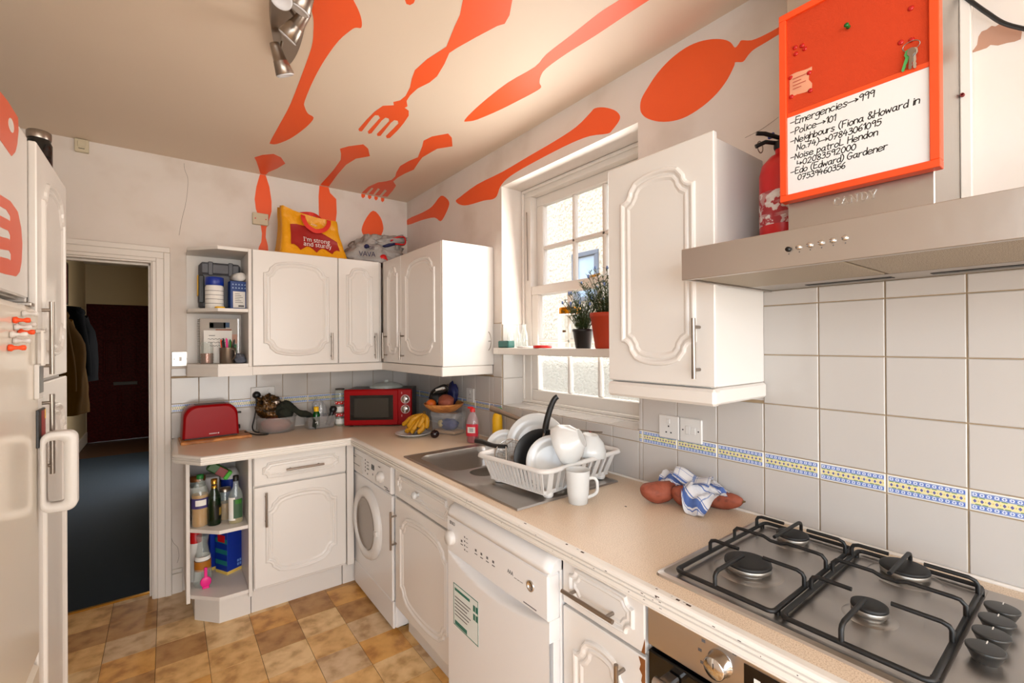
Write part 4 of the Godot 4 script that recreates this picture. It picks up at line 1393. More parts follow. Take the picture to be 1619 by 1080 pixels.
# ------------------------------------------------------------------ fridge and tall units on the left
func tall_bank() -> void:
	var w: Material = mats["foil_edge"]
	# local x runs towards the back wall, local z out into the room
	var t := thing("tall_cabinet", "tall cream two-door larder cabinet beside the doorway", "cabinet", Vector3(-2.36, 0, 1.57), PI / 2)
	bx("body", w, t, Vector3(0.0, 0.12, 0.0), Vector3(0.46, 2.0, 0.568), 0.003)
	bx("plinth", w, t, Vector3(0.0, 0.0, 0.0), Vector3(0.46, 0.12, 0.52), 0.002)
	var f := front(t, "door", 0.001, 1.352, 0.459, 2.0, 0.57, false, 0.07, 0.07)
	bar_handle(f, Vector3(0.06, 1.38, 0.588), Vector3(0.06, 1.56, 0.588), 0.02)
	f = front(t, "door", 0.001, 0.13, 0.459, 1.345, 0.57, false, 0.07, 0.08)
	bar_handle(f, Vector3(0.06, 1.1, 0.588), Vector3(0.06, 1.3, 0.588), 0.02)
	t = thing("over_fridge_cabinet", "cream cabinet over the fridge with orange cutlery print", "cabinet", Vector3(-2.36, 1.57, 2.17), PI / 2)
	bx("body", w, t, Vector3(0.0, 0.0, 0.0), Vector3(0.596, 0.43, 0.555), 0.003)
	var fd := bx("door", mats["foil"], t, Vector3(0.002, 0.003, 0.556), Vector3(0.585, 0.43, 0.574), 0.004)
	# print traced from the photo on the door's face
	var st: SurfaceTool
	for poly in [[[-6, 138], [0, 145], [12, 160], [28, 186], [29, 205], [27, 228], [24, 240], [18, 247], [10, 236], [0, 221], [-6, 212]], [[-6, 304], [0, 308], [16, 318], [28, 335], [33, 360], [35, 385], [34, 412], [31, 430], [25, 437], [10, 434], [0, 431], [-6, 430], [-6, 404], [0, 406], [12, 409], [17, 412], [17, 402], [14, 396], [0, 394], [-6, 393], [-6, 372], [0, 374], [12, 377], [16, 380], [16, 372], [13, 365], [0, 359], [-6, 357], [-6, 338], [0, 341], [12, 347], [16, 350], [16, 342], [10, 332], [0, 326], [-6, 323]]]:
		var pts := []
		for q in poly:
			var p := hit(q[0], q[1], 0, -2.36 + 0.574)
			pts.append(Vector2(2.17 - p.z, p.y - 1.57))
		st = S()
		prism(st, pts, xy, 0.5741, 0.5746)
		fin(st, "cutlery_print", mat("print_orange", Color(0.86, 0.33, 0.19), 0.3), fd)
	st = S()
	var eye := []
	for k in 12:
		var p := hit(17 + 4 * cos(TAU * k / 12) + 2 * sin(TAU * k / 12), 198 + 12 * sin(TAU * k / 12), 0, -2.36 + 0.574)
		eye.append(Vector2(2.17 - p.z, p.y - 1.57))
	prism(st, eye, xy, 0.5746, 0.575)
	fin(st, "print_hole", mats["foil"], fd)
	t = thing("fridge", "cream fridge with white arched handle, magnets and timer", "fridge", Vector3(-2.36, 0, 2.105), PI / 2)
	bx("body", mats["foil"], t, Vector3(0.0, 0.02, 0.0), Vector3(0.53, 1.55, 0.53), 0.006)
	fd = bx("door", mat("fridge_enamel", Color(0.87, 0.83, 0.77), 0.14), t, Vector3(0.0, 0.62, 0.53), Vector3(0.535, 1.552, 0.592), 0.016)
	bx("freezer_door", mats["fridge_enamel"], t, Vector3(0.0, 0.03, 0.53), Vector3(0.535, 0.612, 0.592), 0.016)
	st = S(false)     # handle: a broad flat loop standing off the door edge
	var outer := rrect(-0.036, -0.108, 0.036, 0.108, 0.022, 6)
	var inner := rrect(-0.026, -0.085, 0.010, 0.085, 0.012, 6)
	var rs := []
	for i in outer.size():
		var po: Vector2 = outer[i]
		var pi: Vector2 = inner[i]
		var pm := po.lerp(pi, 0.12)
		rs.append([Vector3(-0.014, po.y, po.x), Vector3(-0.020, pm.y, pm.x), Vector3(-0.017, pi.y, pi.x), Vector3(0.017, pi.y, pi.x), Vector3(0.020, pm.y, pm.x), Vector3(0.014, po.y, po.x)])
	rs.append(rs[0])
	rings(st, rs, false, false)
	var hd := fin(st, "handle", mats["white_plastic"], fd)
	hd.position = Vector3(0.515, 1.11, 0.634)
	bx("hinge", mats["nickel"], t, Vector3(0.49, 1.552, 0.55), Vector3(0.53, 1.562, 0.585), 0.002)
	# things held on the fridge door by magnets
	var k := 0
	for q in [[34, 496, 0], [20, 506, 1], [22, 517, 0], [28, 525, 1], [15, 529, 0], [20, 539, 0], [12, 550, 1], [30, 513, 0]]:
		var p := hit(q[0], q[1], 0, -2.36 + 0.592)
		st = S(false)
		lathe(st, [[0.0, 0.0], [0.007, 0.001], [0.008, 0.006], [0.0045, 0.010], [0.0035, 0.016], [0.006, 0.022], [0.0055, 0.027], [0.0, 0.029]], Vector3.ZERO, 12, Basis(Vector3.BACK, -PI / 2))
		var mg := fin(st, "fridge_magnet", mats["orange"] if q[2] else mats["white_plastic"])
		mg.position = Vector3(-2.36 + 0.592, p.y, p.z)
		tag(mg, ["white skittle-shaped magnet stuck on the fridge door", "orange skittle-shaped magnet stuck on the fridge door"][q[2]], "magnet", "skittle magnets, " + ["white", "orange"][q[2]])
		k += 1
	var o := thing("kitchen_timer", "slim silver kitchen timer stuck on the fridge door", "timer")
	var a := hit(57, 603, 0, -1.768)
	bx("casing", mats["white_plastic"], o, Vector3(-1.768, a.y - 0.045, a.z - 0.03), Vector3(-1.758, a.y + 0.045, a.z + 0.03), 0.002)
	bx("screen", mat("lcd_grey", Color(0.33, 0.33, 0.32), 0.3), o, Vector3(-1.758, a.y - 0.03, a.z - 0.024), Vector3(-1.7575, a.y + 0.04, a.z + 0.024), 0.0)
	a = hit(62, 676, 0, -1.768)
	o = thing("magnet_booklet", "small black booklet with red and yellow cover on fridge", "booklet")
	bx("cover", mats["black"], o, Vector3(-1.768, a.y - 0.05, a.z - 0.04), Vector3(-1.762, a.y + 0.05, a.z + 0.04), 0.001)
	bx("cover_picture", mat("booklet_red", Color(0.55, 0.12, 0.10), 0.4), o, Vector3(-1.762, a.y - 0.045, a.z - 0.038), Vector3(-1.7615, a.y + 0.045, a.z + 0.01), 0.0)
	bx("cover_band", mats["yellow"], o, Vector3(-1.762, a.y + 0.02, a.z - 0.038), Vector3(-1.7612, a.y + 0.045, a.z - 0.028), 0.0)
	a = hit(72, 553, 0, -1.75)
	o = thing("paper_tag", "small white paper tag hanging by the larder handle", "tag")
	bx("card", mats["paper"], o, Vector3(-1.757, a.y - 0.042, a.z - 0.012), Vector3(-1.752, a.y + 0.05, a.z + 0.012), 0.0005)
	bx("clip", mats["nickel"], o, Vector3(-1.768, a.y + 0.044, a.z - 0.006), Vector3(-1.75, a.y + 0.054, a.z + 0.006), 0.001)
	o = thing("storage_jar", "dark glass jar with silver lid on top of the larder cabinet", "jar", Vector3(-1.822, 2.0, 1.215))
	st = S(false)
	lathe(st, [[0.029, 0.0], [0.032, 0.004], [0.032, 0.1], [0.027, 0.112], [0.027, 0.12]], Vector3.ZERO, 24)
	fin(st, "glass", mat("dark_jar", Color(0.03, 0.045, 0.045), 0.12), o)
	st = S(false)
	lathe(st, [[0.029, 0.116], [0.03, 0.12], [0.03, 0.138], [0.027, 0.142], [0.0, 0.142]], Vector3.ZERO, 24)
	fin(st, "lid", mats["nickel"], o)

# ------------------------------------------------------------------ hob, cooker hood, extinguisher
func hob_and_hood() -> void:
	var t := thing("gas_hob", "stainless steel four-burner gas hob with black pan supports", "hob", Vector3(0, TOP, 0))
	var st := S()
	rings(st, [rect_ring(-0.578, 2.657, -0.072, 3.245, 0.0), rect_ring(-0.576, 2.659, -0.074, 3.243, 0.005), rect_ring(-0.566, 2.669, -0.084, 3.233, 0.008), rect_ring(-0.548, 2.688, -0.1, 3.15, 0.004)], false, true, true, false)
	var plate := fin(st, "hob_plate", mats["brushed"], t)
	bx("control_strip", mats["brushed"], t, Vector3(-0.56, 0.004, 3.15), Vector3(-0.085, 0.0085, 3.232), 0.001)
	for b in [[-0.398, 2.789, 0.05], [-0.148, 2.789, 0.038], [-0.141, 3.022, 0.045], [-0.391, 3.022, 0.03]]:
		var c := Vector3(b[0], 0.004, b[1])
		st = S(false)
		lathe(st, [[b[2] * 1.5, 0.0], [b[2] * 1.3, 0.003], [b[2] * 1.05, 0.003]], c, 32)
		fin(st, "drip_dish", mats["brushed"], t)
		st = S(false)
		lathe(st, [[b[2] * 0.8, 0.002], [b[2] * 0.8, 0.008], [b[2], 0.009], [b[2], 0.017], [b[2] * 0.97, 0.018]], c, 36)
		var bu := fin(st, "burner", mat("burner_alloy", Color(0.62, 0.60, 0.57), 0.4, 0.9), t)
		st = S(false)
		lathe(st, [[b[2] * 0.98, 0.018], [b[2] * 1.02, 0.019], [b[2] * 1.0, 0.0245], [b[2] * 0.85, 0.026], [0.0, 0.0265]], c, 36)
		fin(st, "burner_cap", mat("burnt_enamel", Color(0.055, 0.05, 0.045), 0.55), bu)
	var iron: Material = mats["iron"]
	for g in [[2.694, 2.908, 2.789], [2.922, 3.142, 3.022]]:
		st = S()
		var z0: float = g[0]
		var z1: float = g[1]
		var xn := -0.545
		var xf := -0.092
		var ring := []
		for p in rrect(xn, z0, xf, z1, 0.012, 3):
			ring.append(Vector3(p.x, 0.0145, p.y))
		tube(st, ring, 0.005, 8, true)
		for c in [[xn + 0.02, z0], [xn + 0.02, z1], [xf - 0.02, z0], [xf - 0.02, z1]]:
			tube(st, [Vector3(c[0], 0.004, c[1]), Vector3(c[0], 0.0145, c[1])], 0.006, 8)
		var gr := fin(st, "pan_support", iron, t)
		var prong := func(p: Array) -> void:
			var s := S()
			tube(s, p, 0.0045, 8)
			fin(s, "prong", iron, gr)
		var up := 0.047
		var arm := func(base: Vector3, dir: Vector3, l: float) -> void:
			prong.call([base, base + Vector3(0, up - 0.025, 0), base + Vector3(0, up - 0.018, 0) + dir * 0.004, base + Vector3(0, up - 0.0145, 0) + dir * 0.014, base + Vector3(0, up - 0.0145, 0) + dir * l])
		for x in [-0.395, -0.145]:
			arm.call(Vector3(x, 0.0145, z0), Vector3.BACK, 0.072)
			arm.call(Vector3(x, 0.0145, z1), Vector3.FORWARD, 0.085)
		arm.call(Vector3(xn, 0.0145, g[2]), Vector3.RIGHT, 0.125)
		arm.call(Vector3(xf, 0.0145, g[2]), Vector3.LEFT, 0.165)
		var m := -0.272
		prong.call([Vector3(m, 0.0145, z0), Vector3(m, 0.037, z0), Vector3(m, 0.046, z0 + 0.008), Vector3(m, 0.047, z0 + 0.02), Vector3(m, 0.047, z0 + 0.075), Vector3(m, 0.041, z0 + 0.092), Vector3(m, 0.041, z0 + 0.115), Vector3(m, 0.047, z0 + 0.132), Vector3(m, 0.047, z1 - 0.02), Vector3(m, 0.046, z1 - 0.008), Vector3(m, 0.037, z1), Vector3(m, 0.0145, z1)])
	for i in 4:
		st = S(false)
		var c := Vector3(-0.208 - i * 0.0633, 0.0085, 3.183)
		lathe(st, [[0.017, 0.0], [0.0178, 0.002], [0.0245, 0.0175], [0.0252, 0.018], [0.0254, 0.0215], [0.0250, 0.0222], [0.0235, 0.0228], [0.0225, 0.0229], [0.0, 0.0238]], c, 28)
		var kn := fin(st, "control_knob", mat("knob_grey", Color(0.26, 0.26, 0.255), 0.3, 0.6), t)
		bx("pointer", mats["paper"], kn, c + Vector3(0.010, 0.0243, -0.0008), c + Vector3(0.0215, 0.0249, 0.0008), 0.0)
	# chimney hood
	t = thing("cooker_hood", "stainless steel chimney cooker hood over the hob", "cooker hood", Vector3(0, 1.6, 0))
	var z0 := 2.672
	var z1 := 3.63
	st = S()
	box(st, Vector3(-0.48, 0.0, z0), Vector3(-0.462, 0.076, z1), 0.001)
	fin(st, "fascia", mats["brushed"], t)
	st = S()
	box(st, Vector3(-0.462, 0.012, z0), Vector3(-0.002, 0.075, z1), 0.001)
	box(st, Vector3(-0.462, 0.0, z0), Vector3(-0.002, 0.012, z0 + 0.008), 0.001)
	box(st, Vector3(-0.462, 0.003, z0 + 0.008), Vector3(-0.445, 0.012, z1), 0.001)
	box(st, Vector3(-0.145, 0.004, z0 + 0.008), Vector3(-0.004, 0.012, z1), 0.001)
	fin(st, "canopy", mats["brushed"], t)
	var fm := mat("filter_mesh", Color(0.78, 0.72, 0.63), 0.5, 0.6)
	fm.albedo_texture = noise_tex(128, 0.35, 1, [[0.3, Color(0.5, 0.48, 0.45)], [0.6, Color.WHITE]], false, 1, 71)
	tri(fm, 14.0)
	for k in 3:
		var a := z0 + 0.012 + k * 0.315
		bx("grease_filter", fm, t, Vector3(-0.443, 0.004, a), Vector3(-0.148, 0.011, a + 0.309), 0.002)
	for a in [2.80, 3.06, 3.4]:
		bx("lamp_strip", mats["black"], t, Vector3(-0.085, 0.0025, a), Vector3(-0.055, 0.0045, a + 0.19), 0.001)
	st = S()
	box(st, Vector3(-0.27, 0.075, 2.832), Vector3(-0.002, CEIL - 1.6 - 0.001, 3.102), 0.002)
	var ch := fin(st, "chimney", mats["brushed"], t)
	words("CANDY", 0.024, mats["chrome"], ch, Transform3D(Basis(Vector3.UP, -PI / 2), Vector3(-0.271, 0.166, 2.968)), "lettering", true, 0.002)
	for i in 6:
		st = S(false)
		var p := Vector3(-0.48, 0.036 + i * 0.001, 2.916 + i * 0.0195)
		lathe(st, [[0.0052, 0.0], [0.005, 0.006], [0.0, 0.0065]], p, 14, Basis(Vector3.BACK, PI / 2))
		fin(st, "button", mats["chrome"] if i else mats["black"], t)
		bx("button_mark", mats["grey_ink"], t, p + Vector3(-0.0004, -0.0105, -0.001), p + Vector3(0.0, -0.008, 0.001), 0.0)
	# fire extinguisher standing on the hood
	t = thing("fire_extinguisher", "red fire extinguisher with worn label standing on the hood", "fire extinguisher", Vector3(-0.13, 1.6765, 2.762))
	st = S(false)
	lathe(st, [[0.05, 0.0], [0.056, 0.006], [0.056, 0.235], [0.05, 0.262], [0.03, 0.285], [0.016, 0.292], [0.016, 0.31]], Vector3.ZERO, 32)
	fin(st, "cylinder", mats["red"], t)
	st = S(false)
	lathe(st, [[0.0565, 0.09], [0.0568, 0.092], [0.0568, 0.18], [0.0565, 0.182]], Vector3.ZERO, 32)
	var wl := mat("worn_label", Color.WHITE, 0.6)
	wl.albedo_texture = noise_tex(256, 0.03, 4, [[0.0, Color(0.62, 0.12, 0.14)], [0.50, Color(0.66, 0.16, 0.18)], [0.53, Color(0.86, 0.82, 0.79)], [1.0, Color(0.9, 0.87, 0.84)]], false, 1, 81)
	tri(wl, 4.0)
	fin(st, "worn_label", wl, t)
	st = S(false)
	lathe(st, [[0.018, 0.305], [0.02, 0.31], [0.02, 0.325], [0.01, 0.33], [0.0, 0.33]], Vector3.ZERO, 16)
	tube(st, [Vector3(0, 0.32, 0), Vector3(-0.03, 0.328, -0.03), Vector3(-0.045, 0.318, -0.05)], 0.006, 8)
	tube(st, [Vector3(0, 0.335, 0), Vector3(-0.035, 0.35, -0.03), Vector3(-0.05, 0.352, -0.045)], 0.006, 8)
	fin(st, "valve", mats["black"], t)
	st = S()
	var loop := []
	for k in 16:
		loop.append(Vector3(-0.022 + 0.016 * cos(TAU * k / 16), 0.322 + 0.016 * sin(TAU * k / 16), -0.048))
	tube(st, loop, 0.0016, 6, true)
	fin(st, "safety_pin", mats["nickel"], t)
	bx("tag", mats["blue"], t, Vector3(-0.012, 0.342, -0.032), Vector3(-0.004, 0.356, -0.016), 0.001)

func rect_ring(x0: float, z0: float, x1: float, z1: float, y: float) -> Array:
	var r := []
	for p in rrect(x0, z0, x1, z1, 0.012, 3):
		r.append(Vector3(p.x, y, p.y))
	return r

# ------------------------------------------------------------------ notice board with handwriting
func glyphs() -> Dictionary:
	return {
		"-": [[0, 4, 4, 4.3]], "E": [[5, 9.6, 1, 10], [1, 10, 0.8, 5, 1, 0], [1, 5.2, 4, 5.4], [1, 0, 3, 0, 5, 0.4]], "m": [[0, 6, 0, 0], [0, 4, 1.5, 6, 2.7, 5, 2.7, 0], [2.7, 4, 4.2, 6, 5.5, 5, 5.6, 0]],
		"e": [[0.5, 3, 4.2, 3.6, 3.8, 5.6, 2, 6, 0.5, 4, 0.6, 1.5, 2.2, 0, 4.6, 1]], "r": [[0.5, 6, 0.6, 0], [0.6, 3.6, 1.8, 5.6, 3.4, 5.6]], "g": [[4, 5.4, 2, 6, 0.5, 4, 1.2, 1.8, 3, 2.2, 4, 5], [4, 6, 4, -2, 2.5, -3.8, 0.5, -2.8]],
		"n": [[0.5, 6, 0.5, 0], [0.5, 4, 2, 6, 3.8, 5, 3.9, 0]], "c": [[4, 5, 2.5, 6, 0.6, 4.2, 0.8, 1.2, 2.6, 0, 4.2, 1]], "i": [[1, 6, 1, 0], [1, 8, 1.1, 8.5]], "s": [[3.8, 5.4, 2, 6, 0.8, 4.8, 2.2, 3.2, 3.6, 1.8, 2.2, 0, 0.4, 0.8]],
		"P": [[0.8, 10, 0.8, 0], [0.8, 9.8, 3.5, 10, 4.8, 7.8, 3, 5.5, 0.8, 5]], "o": [[2.4, 6, 0.6, 4, 0.9, 1, 2.6, 0, 4.2, 2, 4, 5, 2.4, 6]], "l": [[1, 10, 1, 1.2, 2, 0]], "N": [[0.5, 0, 0.7, 9], [0.7, 9, 4.3, 0.5], [4.3, 0.5, 4.6, 10]],
		"h": [[0.6, 10, 0.6, 0], [0.6, 4, 2.2, 6, 3.8, 5, 3.9, 0]], "b": [[0.6, 10, 0.6, 0], [0.6, 4, 2.6, 6, 4.2, 3.5, 2.6, 0, 0.6, 1]], "u": [[0.5, 6, 0.6, 1.5, 2, 0, 3.8, 1.8], [3.9, 6, 3.9, 0]], "(": [[2.5, 11, 0.8, 7, 0.9, 2.5, 2.6, -1.5]], ")": [[0.5, 11, 2.3, 7, 2.2, 2.5, 0.4, -1.5]],
		"F": [[5, 10, 1, 10], [1, 10, 1, 0], [1, 5.3, 4, 5.3]], "a": [[4, 5, 2.2, 6, 0.5, 3.5, 1.2, 0.4, 3, 0.8, 4, 4.5], [4, 6, 4, 1.2, 4.8, 0]], "d": [[4, 4.8, 2.2, 6, 0.5, 3.5, 1.2, 0.3, 3, 0.6, 4, 3.5], [4, 10, 4, 0]], "H": [[0.5, 10, 0.5, 0], [4.8, 10, 4.8, 0], [0.5, 5, 4.8, 5.3]],
		"w": [[0.3, 6, 1.3, 0], [1.3, 0, 2.7, 4.5], [2.7, 4.5, 4, 0], [4, 0, 5.3, 6]], "&": [[5, 0, 1.2, 7, 1.4, 9.5, 3, 9.5, 3.2, 7.8, 0.8, 3.5, 0.8, 1, 2.5, 0, 4.8, 3.5]], ".": [[0.8, 0.1, 1, 0.5]], "t": [[1.6, 9, 1.6, 1.2, 3, 0], [0.2, 6.3, 3.4, 6.4]],
		"p": [[0.6, 6, 0.6, -4], [0.6, 4, 2.6, 6, 4.2, 3.5, 2.6, 0, 0.6, 1]], "L": [[0.8, 10, 0.8, 0], [0.8, 0, 4.5, 0.3]], "G": [[4.6, 8.8, 2.6, 10, 0.6, 7, 0.6, 2.5, 2.6, 0, 4.6, 1.5, 4.6, 4.2], [2.8, 4.3, 5.4, 4.3]], ">": [[0, 4, 9, 4.3], [6.6, 6.4, 9, 4.3], [9, 4.3, 6.8, 2.2]], "~": [[0.5, 8, 0.5, 3.2], [0.5, 3.2, 6, 3.2], [4, 5, 6, 3.2], [6, 3.2, 4, 1.4]],
		"0": [[2.4, 9, 0.5, 6, 0.6, 2, 2.4, 0, 4.2, 2.5, 4, 7, 2.4, 9]], "1": [[0.5, 7, 2.3, 9.3], [2.3, 9.3, 2.3, 0]], "2": [[0.6, 7.5, 2.4, 9.2, 4.2, 7.5, 3, 4, 0.5, 0.2], [0.5, 0.2, 4.6, 0.3]], "3": [[0.7, 8.6, 3.2, 9, 3.4, 6.5, 1.6, 5], [1.6, 5, 4, 4.2, 3.8, 1, 1.8, 0, 0.4, 1]],
		"4": [[2.2, 9, 0.4, 3.5], [0.4, 3.5, 4.6, 3.8], [3.4, 6.5, 3.2, 0]], "5": [[4.2, 9, 1.2, 9], [1.2, 9, 1, 5.2], [1, 5.2, 3.6, 5.6, 4.2, 2.5, 2.2, 0, 0.4, 1]], "6": [[3.6, 9.2, 1.2, 6, 0.6, 2.2, 2.2, 0, 4, 1.6, 3.2, 4.4, 0.9, 3]], "7": [[0.4, 9, 4.6, 9], [4.6, 9, 1.8, 0], [1.2, 4.8, 4, 5]],
		"8": [[2.6, 4.8, 0.8, 7, 2.4, 9.2, 4, 7.4, 2.6, 4.8, 0.7, 2.4, 2.4, 0, 4.2, 2.2, 2.6, 4.8]], "9": [[4, 7.5, 2.4, 9.2, 0.7, 7.2, 1.8, 5.2, 4, 7], [4, 8, 3.8, 0]]}

func ink_line(im: Image, a: Vector2, b: Vector2, r: float, c: Color) -> void:
	var lo := Vector2i((a.min(b) - Vector2(r + 1, r + 1)).floor())
	var hi := Vector2i((a.max(b) + Vector2(r + 1, r + 1)).ceil())
	for y in range(maxi(lo.y, 0), mini(hi.y, im.get_height() - 1) + 1):
		for x in range(maxi(lo.x, 0), mini(hi.x, im.get_width() - 1) + 1):
			var p := Vector2(x, y)
			var d := p.distance_to(Geometry2D.get_closest_point_to_segment(p, a, b))
			var k := clampf(r + 0.5 - d, 0.0, 1.0)
			if k > 0.0:
				im.set_pixel(x, y, im.get_pixel(x, y).lerp(c, k))

func handwriting(im: Image, text: String, at: Vector2, unit: float, adv: float, pen: float) -> void:
	var gl := glyphs()
	var x := at.x
	var jit := RandomNumberGenerator.new()
	jit.seed = text.length() * 7 + 3
	for ch in text:
		var wide := 4.4
		if gl.has(ch):
			wide = 0.0
			for s in gl[ch]:
				for i in range(0, s.size(), 2):
					wide = maxf(wide, s[i])
			var dy := jit.randf_range(-0.5, 0.5)
			for s in gl[ch]:
				var pts := []
				for i in range(0, s.size(), 2):
					pts.append(Vector2(x + s[i] * unit + s[i + 1] * unit * 0.08, at.y - (s[i + 1] + dy) * unit * 0.76))
				if pts.size() > 2:
					pts = curve(pts, 5)
				for i in pts.size() - 1:
					ink_line(im, pts[i], pts[i + 1], pen, Color(0.06, 0.06, 0.065))
		else:
			wide = 2.6
		x += wide * unit + adv

func notice_board() -> void:
	var z0 := 2.827
	var z1 := 3.116
	var y0 := 1.785
	var y1 := 2.238
	var t := thing("notice_board", "orange framed board, pinboard above and written whiteboard below", "notice board", Vector3(0, 0, 0))
	var st := S()
	var fr := 0.0155
	frame_zy(st, z0, y0, z1, y1, fr, -0.303, -0.274, 0.0012)
	fin(st, "frame", mats["orange"], t)
	var felt := bumpy(mat("orange_felt", Color(0.80, 0.24, 0.06), 0.9), 0.3, 6.0, 10.0, 0.4)
	bx("pinboard", felt, t, Vector3(-0.296, 1.99, z0 + fr), Vector3(-0.276, y1 - fr, z1 - fr), 0.0)
	bx("divider", mats["orange"], t, Vector3(-0.2985, 1.987, z0 + fr), Vector3(-0.276, 1.997, z1 - fr), 0.0008)
	var im := Image.create(1290, 932, false, Image.FORMAT_RGB8)
	im.fill(Color(0.90, 0.895, 0.885))
	var lines := [["-Emergencies>999", 30, 0.115, 10.6, 5.0], ["-Police>101", 30, 0.240, 9.8, 4.5], ["-Neighbours (Fiona &Howard in", 30, 0.355, 9.6, 5.2], ["No.74)>07843061095", 95, 0.458, 9.4, 6.0], ["-Noise patroL Hendon", 30, 0.560, 9.4, 6.0], ["~02083592000", 95, 0.652, 9.4, 8.0], ["-Edo (Edward) Gardener", 30, 0.748, 9.4, 4.5], ["07539460356", 105, 0.838, 9.0, 6.0]]
	for l in lines:
		handwriting(im, l[0], Vector2(l[1], l[2] * 932), l[3], l[4], 5.0)
	im.generate_mipmaps()
	var wm := mat("whiteboard_writing", Color.WHITE, 0.22)
	wm.albedo_texture = ImageTexture.create_from_image(im)
	st = S()
	quad(st, Vector3(-0.2965, y0 + fr, z0 + fr), Vector3(-0.2965, y0 + fr, z1 - fr), Vector3(-0.2965, 1.988, z1 - fr), Vector3(-0.2965, 1.988, z0 + fr), Vector2(0, 1), Vector2(1, 1), Vector2(1, 0), Vector2(0, 0))
	fin(st, "whiteboard", wm, t)
	bx("backing", mats["wood"], t, Vector3(-0.2955, y0 + fr, z0 + fr), Vector3(-0.276, 1.99, z1 - fr), 0.0)
	# pins, note, keys
	var pins := [[1257, 75], [1268, 72], [1272, 77], [1258, 85], [1440, 13], [1424, 67], [1441, 63], [1250, 123], [1279, 115], [1281, 143], [1251, 153]]
	for i in pins.size() + 1:
		var green := i == pins.size()
		var px: Array = [1342, 44] if green else pins[i]
		var p := hit(px[0], px[1], 0, -0.297)
		st = S(false)
		if green:
			lathe(st, [[0.001, 0.0], [0.001, 0.004], [0.0045, 0.005], [0.003, 0.009], [0.003, 0.013], [0.005, 0.016], [0.0, 0.017]], Vector3.ZERO, 12, Basis(Vector3.BACK, PI / 2))
		else:
			lathe(st, [[0.0048, 0.0], [0.0052, 0.0008], [0.004, 0.002], [0.0, 0.0026]], Vector3.ZERO, 14, Basis(Vector3.BACK, PI / 2))
		var o := fin(st, "push_pin", mats["green"] if green else mat("pin_red", Color(0.72, 0.05, 0.05), 0.25))
		o.position = Vector3(-0.2962, p.y, p.z)
		var says: String = ["red drawing pin in the tight cluster of four on the pinboard", "lone red drawing pin high above the hanging keys", "red drawing pin just beside the one the keys hang on", "red drawing pin that the bunch of keys hangs on", "red drawing pin in the note's corner next to the frame", "red drawing pin in the note's other upper corner", "red drawing pin just below the note, away from the frame", "red drawing pin just below the note, next to the frame", "green push pin standing out of the orange pinboard"][maxi(i - 3, 0)]
		tag(o, says, "pin", "" if green else "red drawing pins")
	var a := hit(1250, 122, 0, -0.2965)
	var b := hit(1284, 138, 0, -0.2965)
	st = S()
	var rows := []
	for i in 5:
		var row := []
		for j in 7:
			row.append(Vector3(-0.2968 - 0.002 * sin(i * 0.9) * sin(j * 0.7), lerpf(a.y + 0.004, b.y - 0.004, i / 4.0) + 0.0015 * sin(j), lerpf(a.z - 0.002, b.z, j / 6.0)))
		rows.append(row)
	grid(st, rows)
	var nt := thing("pinned_note", "small peach paper note pinned to the orange board", "note")
	fin(st, "paper", mat("peach_paper", Color(0.86, 0.60, 0.47), 0.8), nt)
	st = S()
	for k in 4:
		box(st, Vector3(-0.3002, a.y - 0.010 - k * 0.008, a.z + 0.006), Vector3(-0.2999, a.y - 0.0085 - k * 0.008, a.z + 0.034 - (k % 2) * 0.01))
	fin(st, "scribble", mat("red_ink", Color(0.66, 0.25, 0.18), 0.8), nt)
	a = hit(1441, 66, 0, -0.299)
	var ks := thing("key_bunch", "bunch of keys with a green key hanging from a pin", "keys", Vector3(-0.299, a.y, a.z))
	st = S()
	var loop := []
	for k in 20:
		loop.append(Vector3(-0.002 - 0.002 * sin(TAU * k / 20), -0.009 + 0.0085 * sin(TAU * k / 20), 0.0135 * cos(TAU * k / 20)))
	tube(st, loop, 0.0009, 6, true)
	fin(st, "ring", mats["nickel"], ks)
	for e in [[mat("green_key", Color(0.30, 0.62, 0.33), 0.4), -0.003, 0.28, -0.004], [mats["nickel"], 0.001, 0.05, -0.006], [mats["chrome"], 0.004, -0.06, -0.0025]]:
		st = S()
		var outline := []
		for k in 10:
			outline.append(Vector2(0.0062 * cos(PI * k / 9.0), 0.0062 * sin(PI * k / 9.0)))
		for q in [[-0.0062, -0.006], [-0.0028, -0.010], [-0.0028, -0.034], [0.0, -0.037], [0.0024, -0.034], [0.0016, -0.031], [0.0028, -0.028], [0.0016, -0.024], [0.0028, -0.020], [0.0028, -0.010], [0.0062, -0.006]]:
			outline.append(Vector2(q[0], q[1]))
		prism(st, outline, zy, -0.001, 0.001)
		var key := fin(st, "key", e[0], ks)
		key.transform = Transform3D(Basis(Vector3.RIGHT, e[2]), Vector3(e[3], -0.021, e[1]))

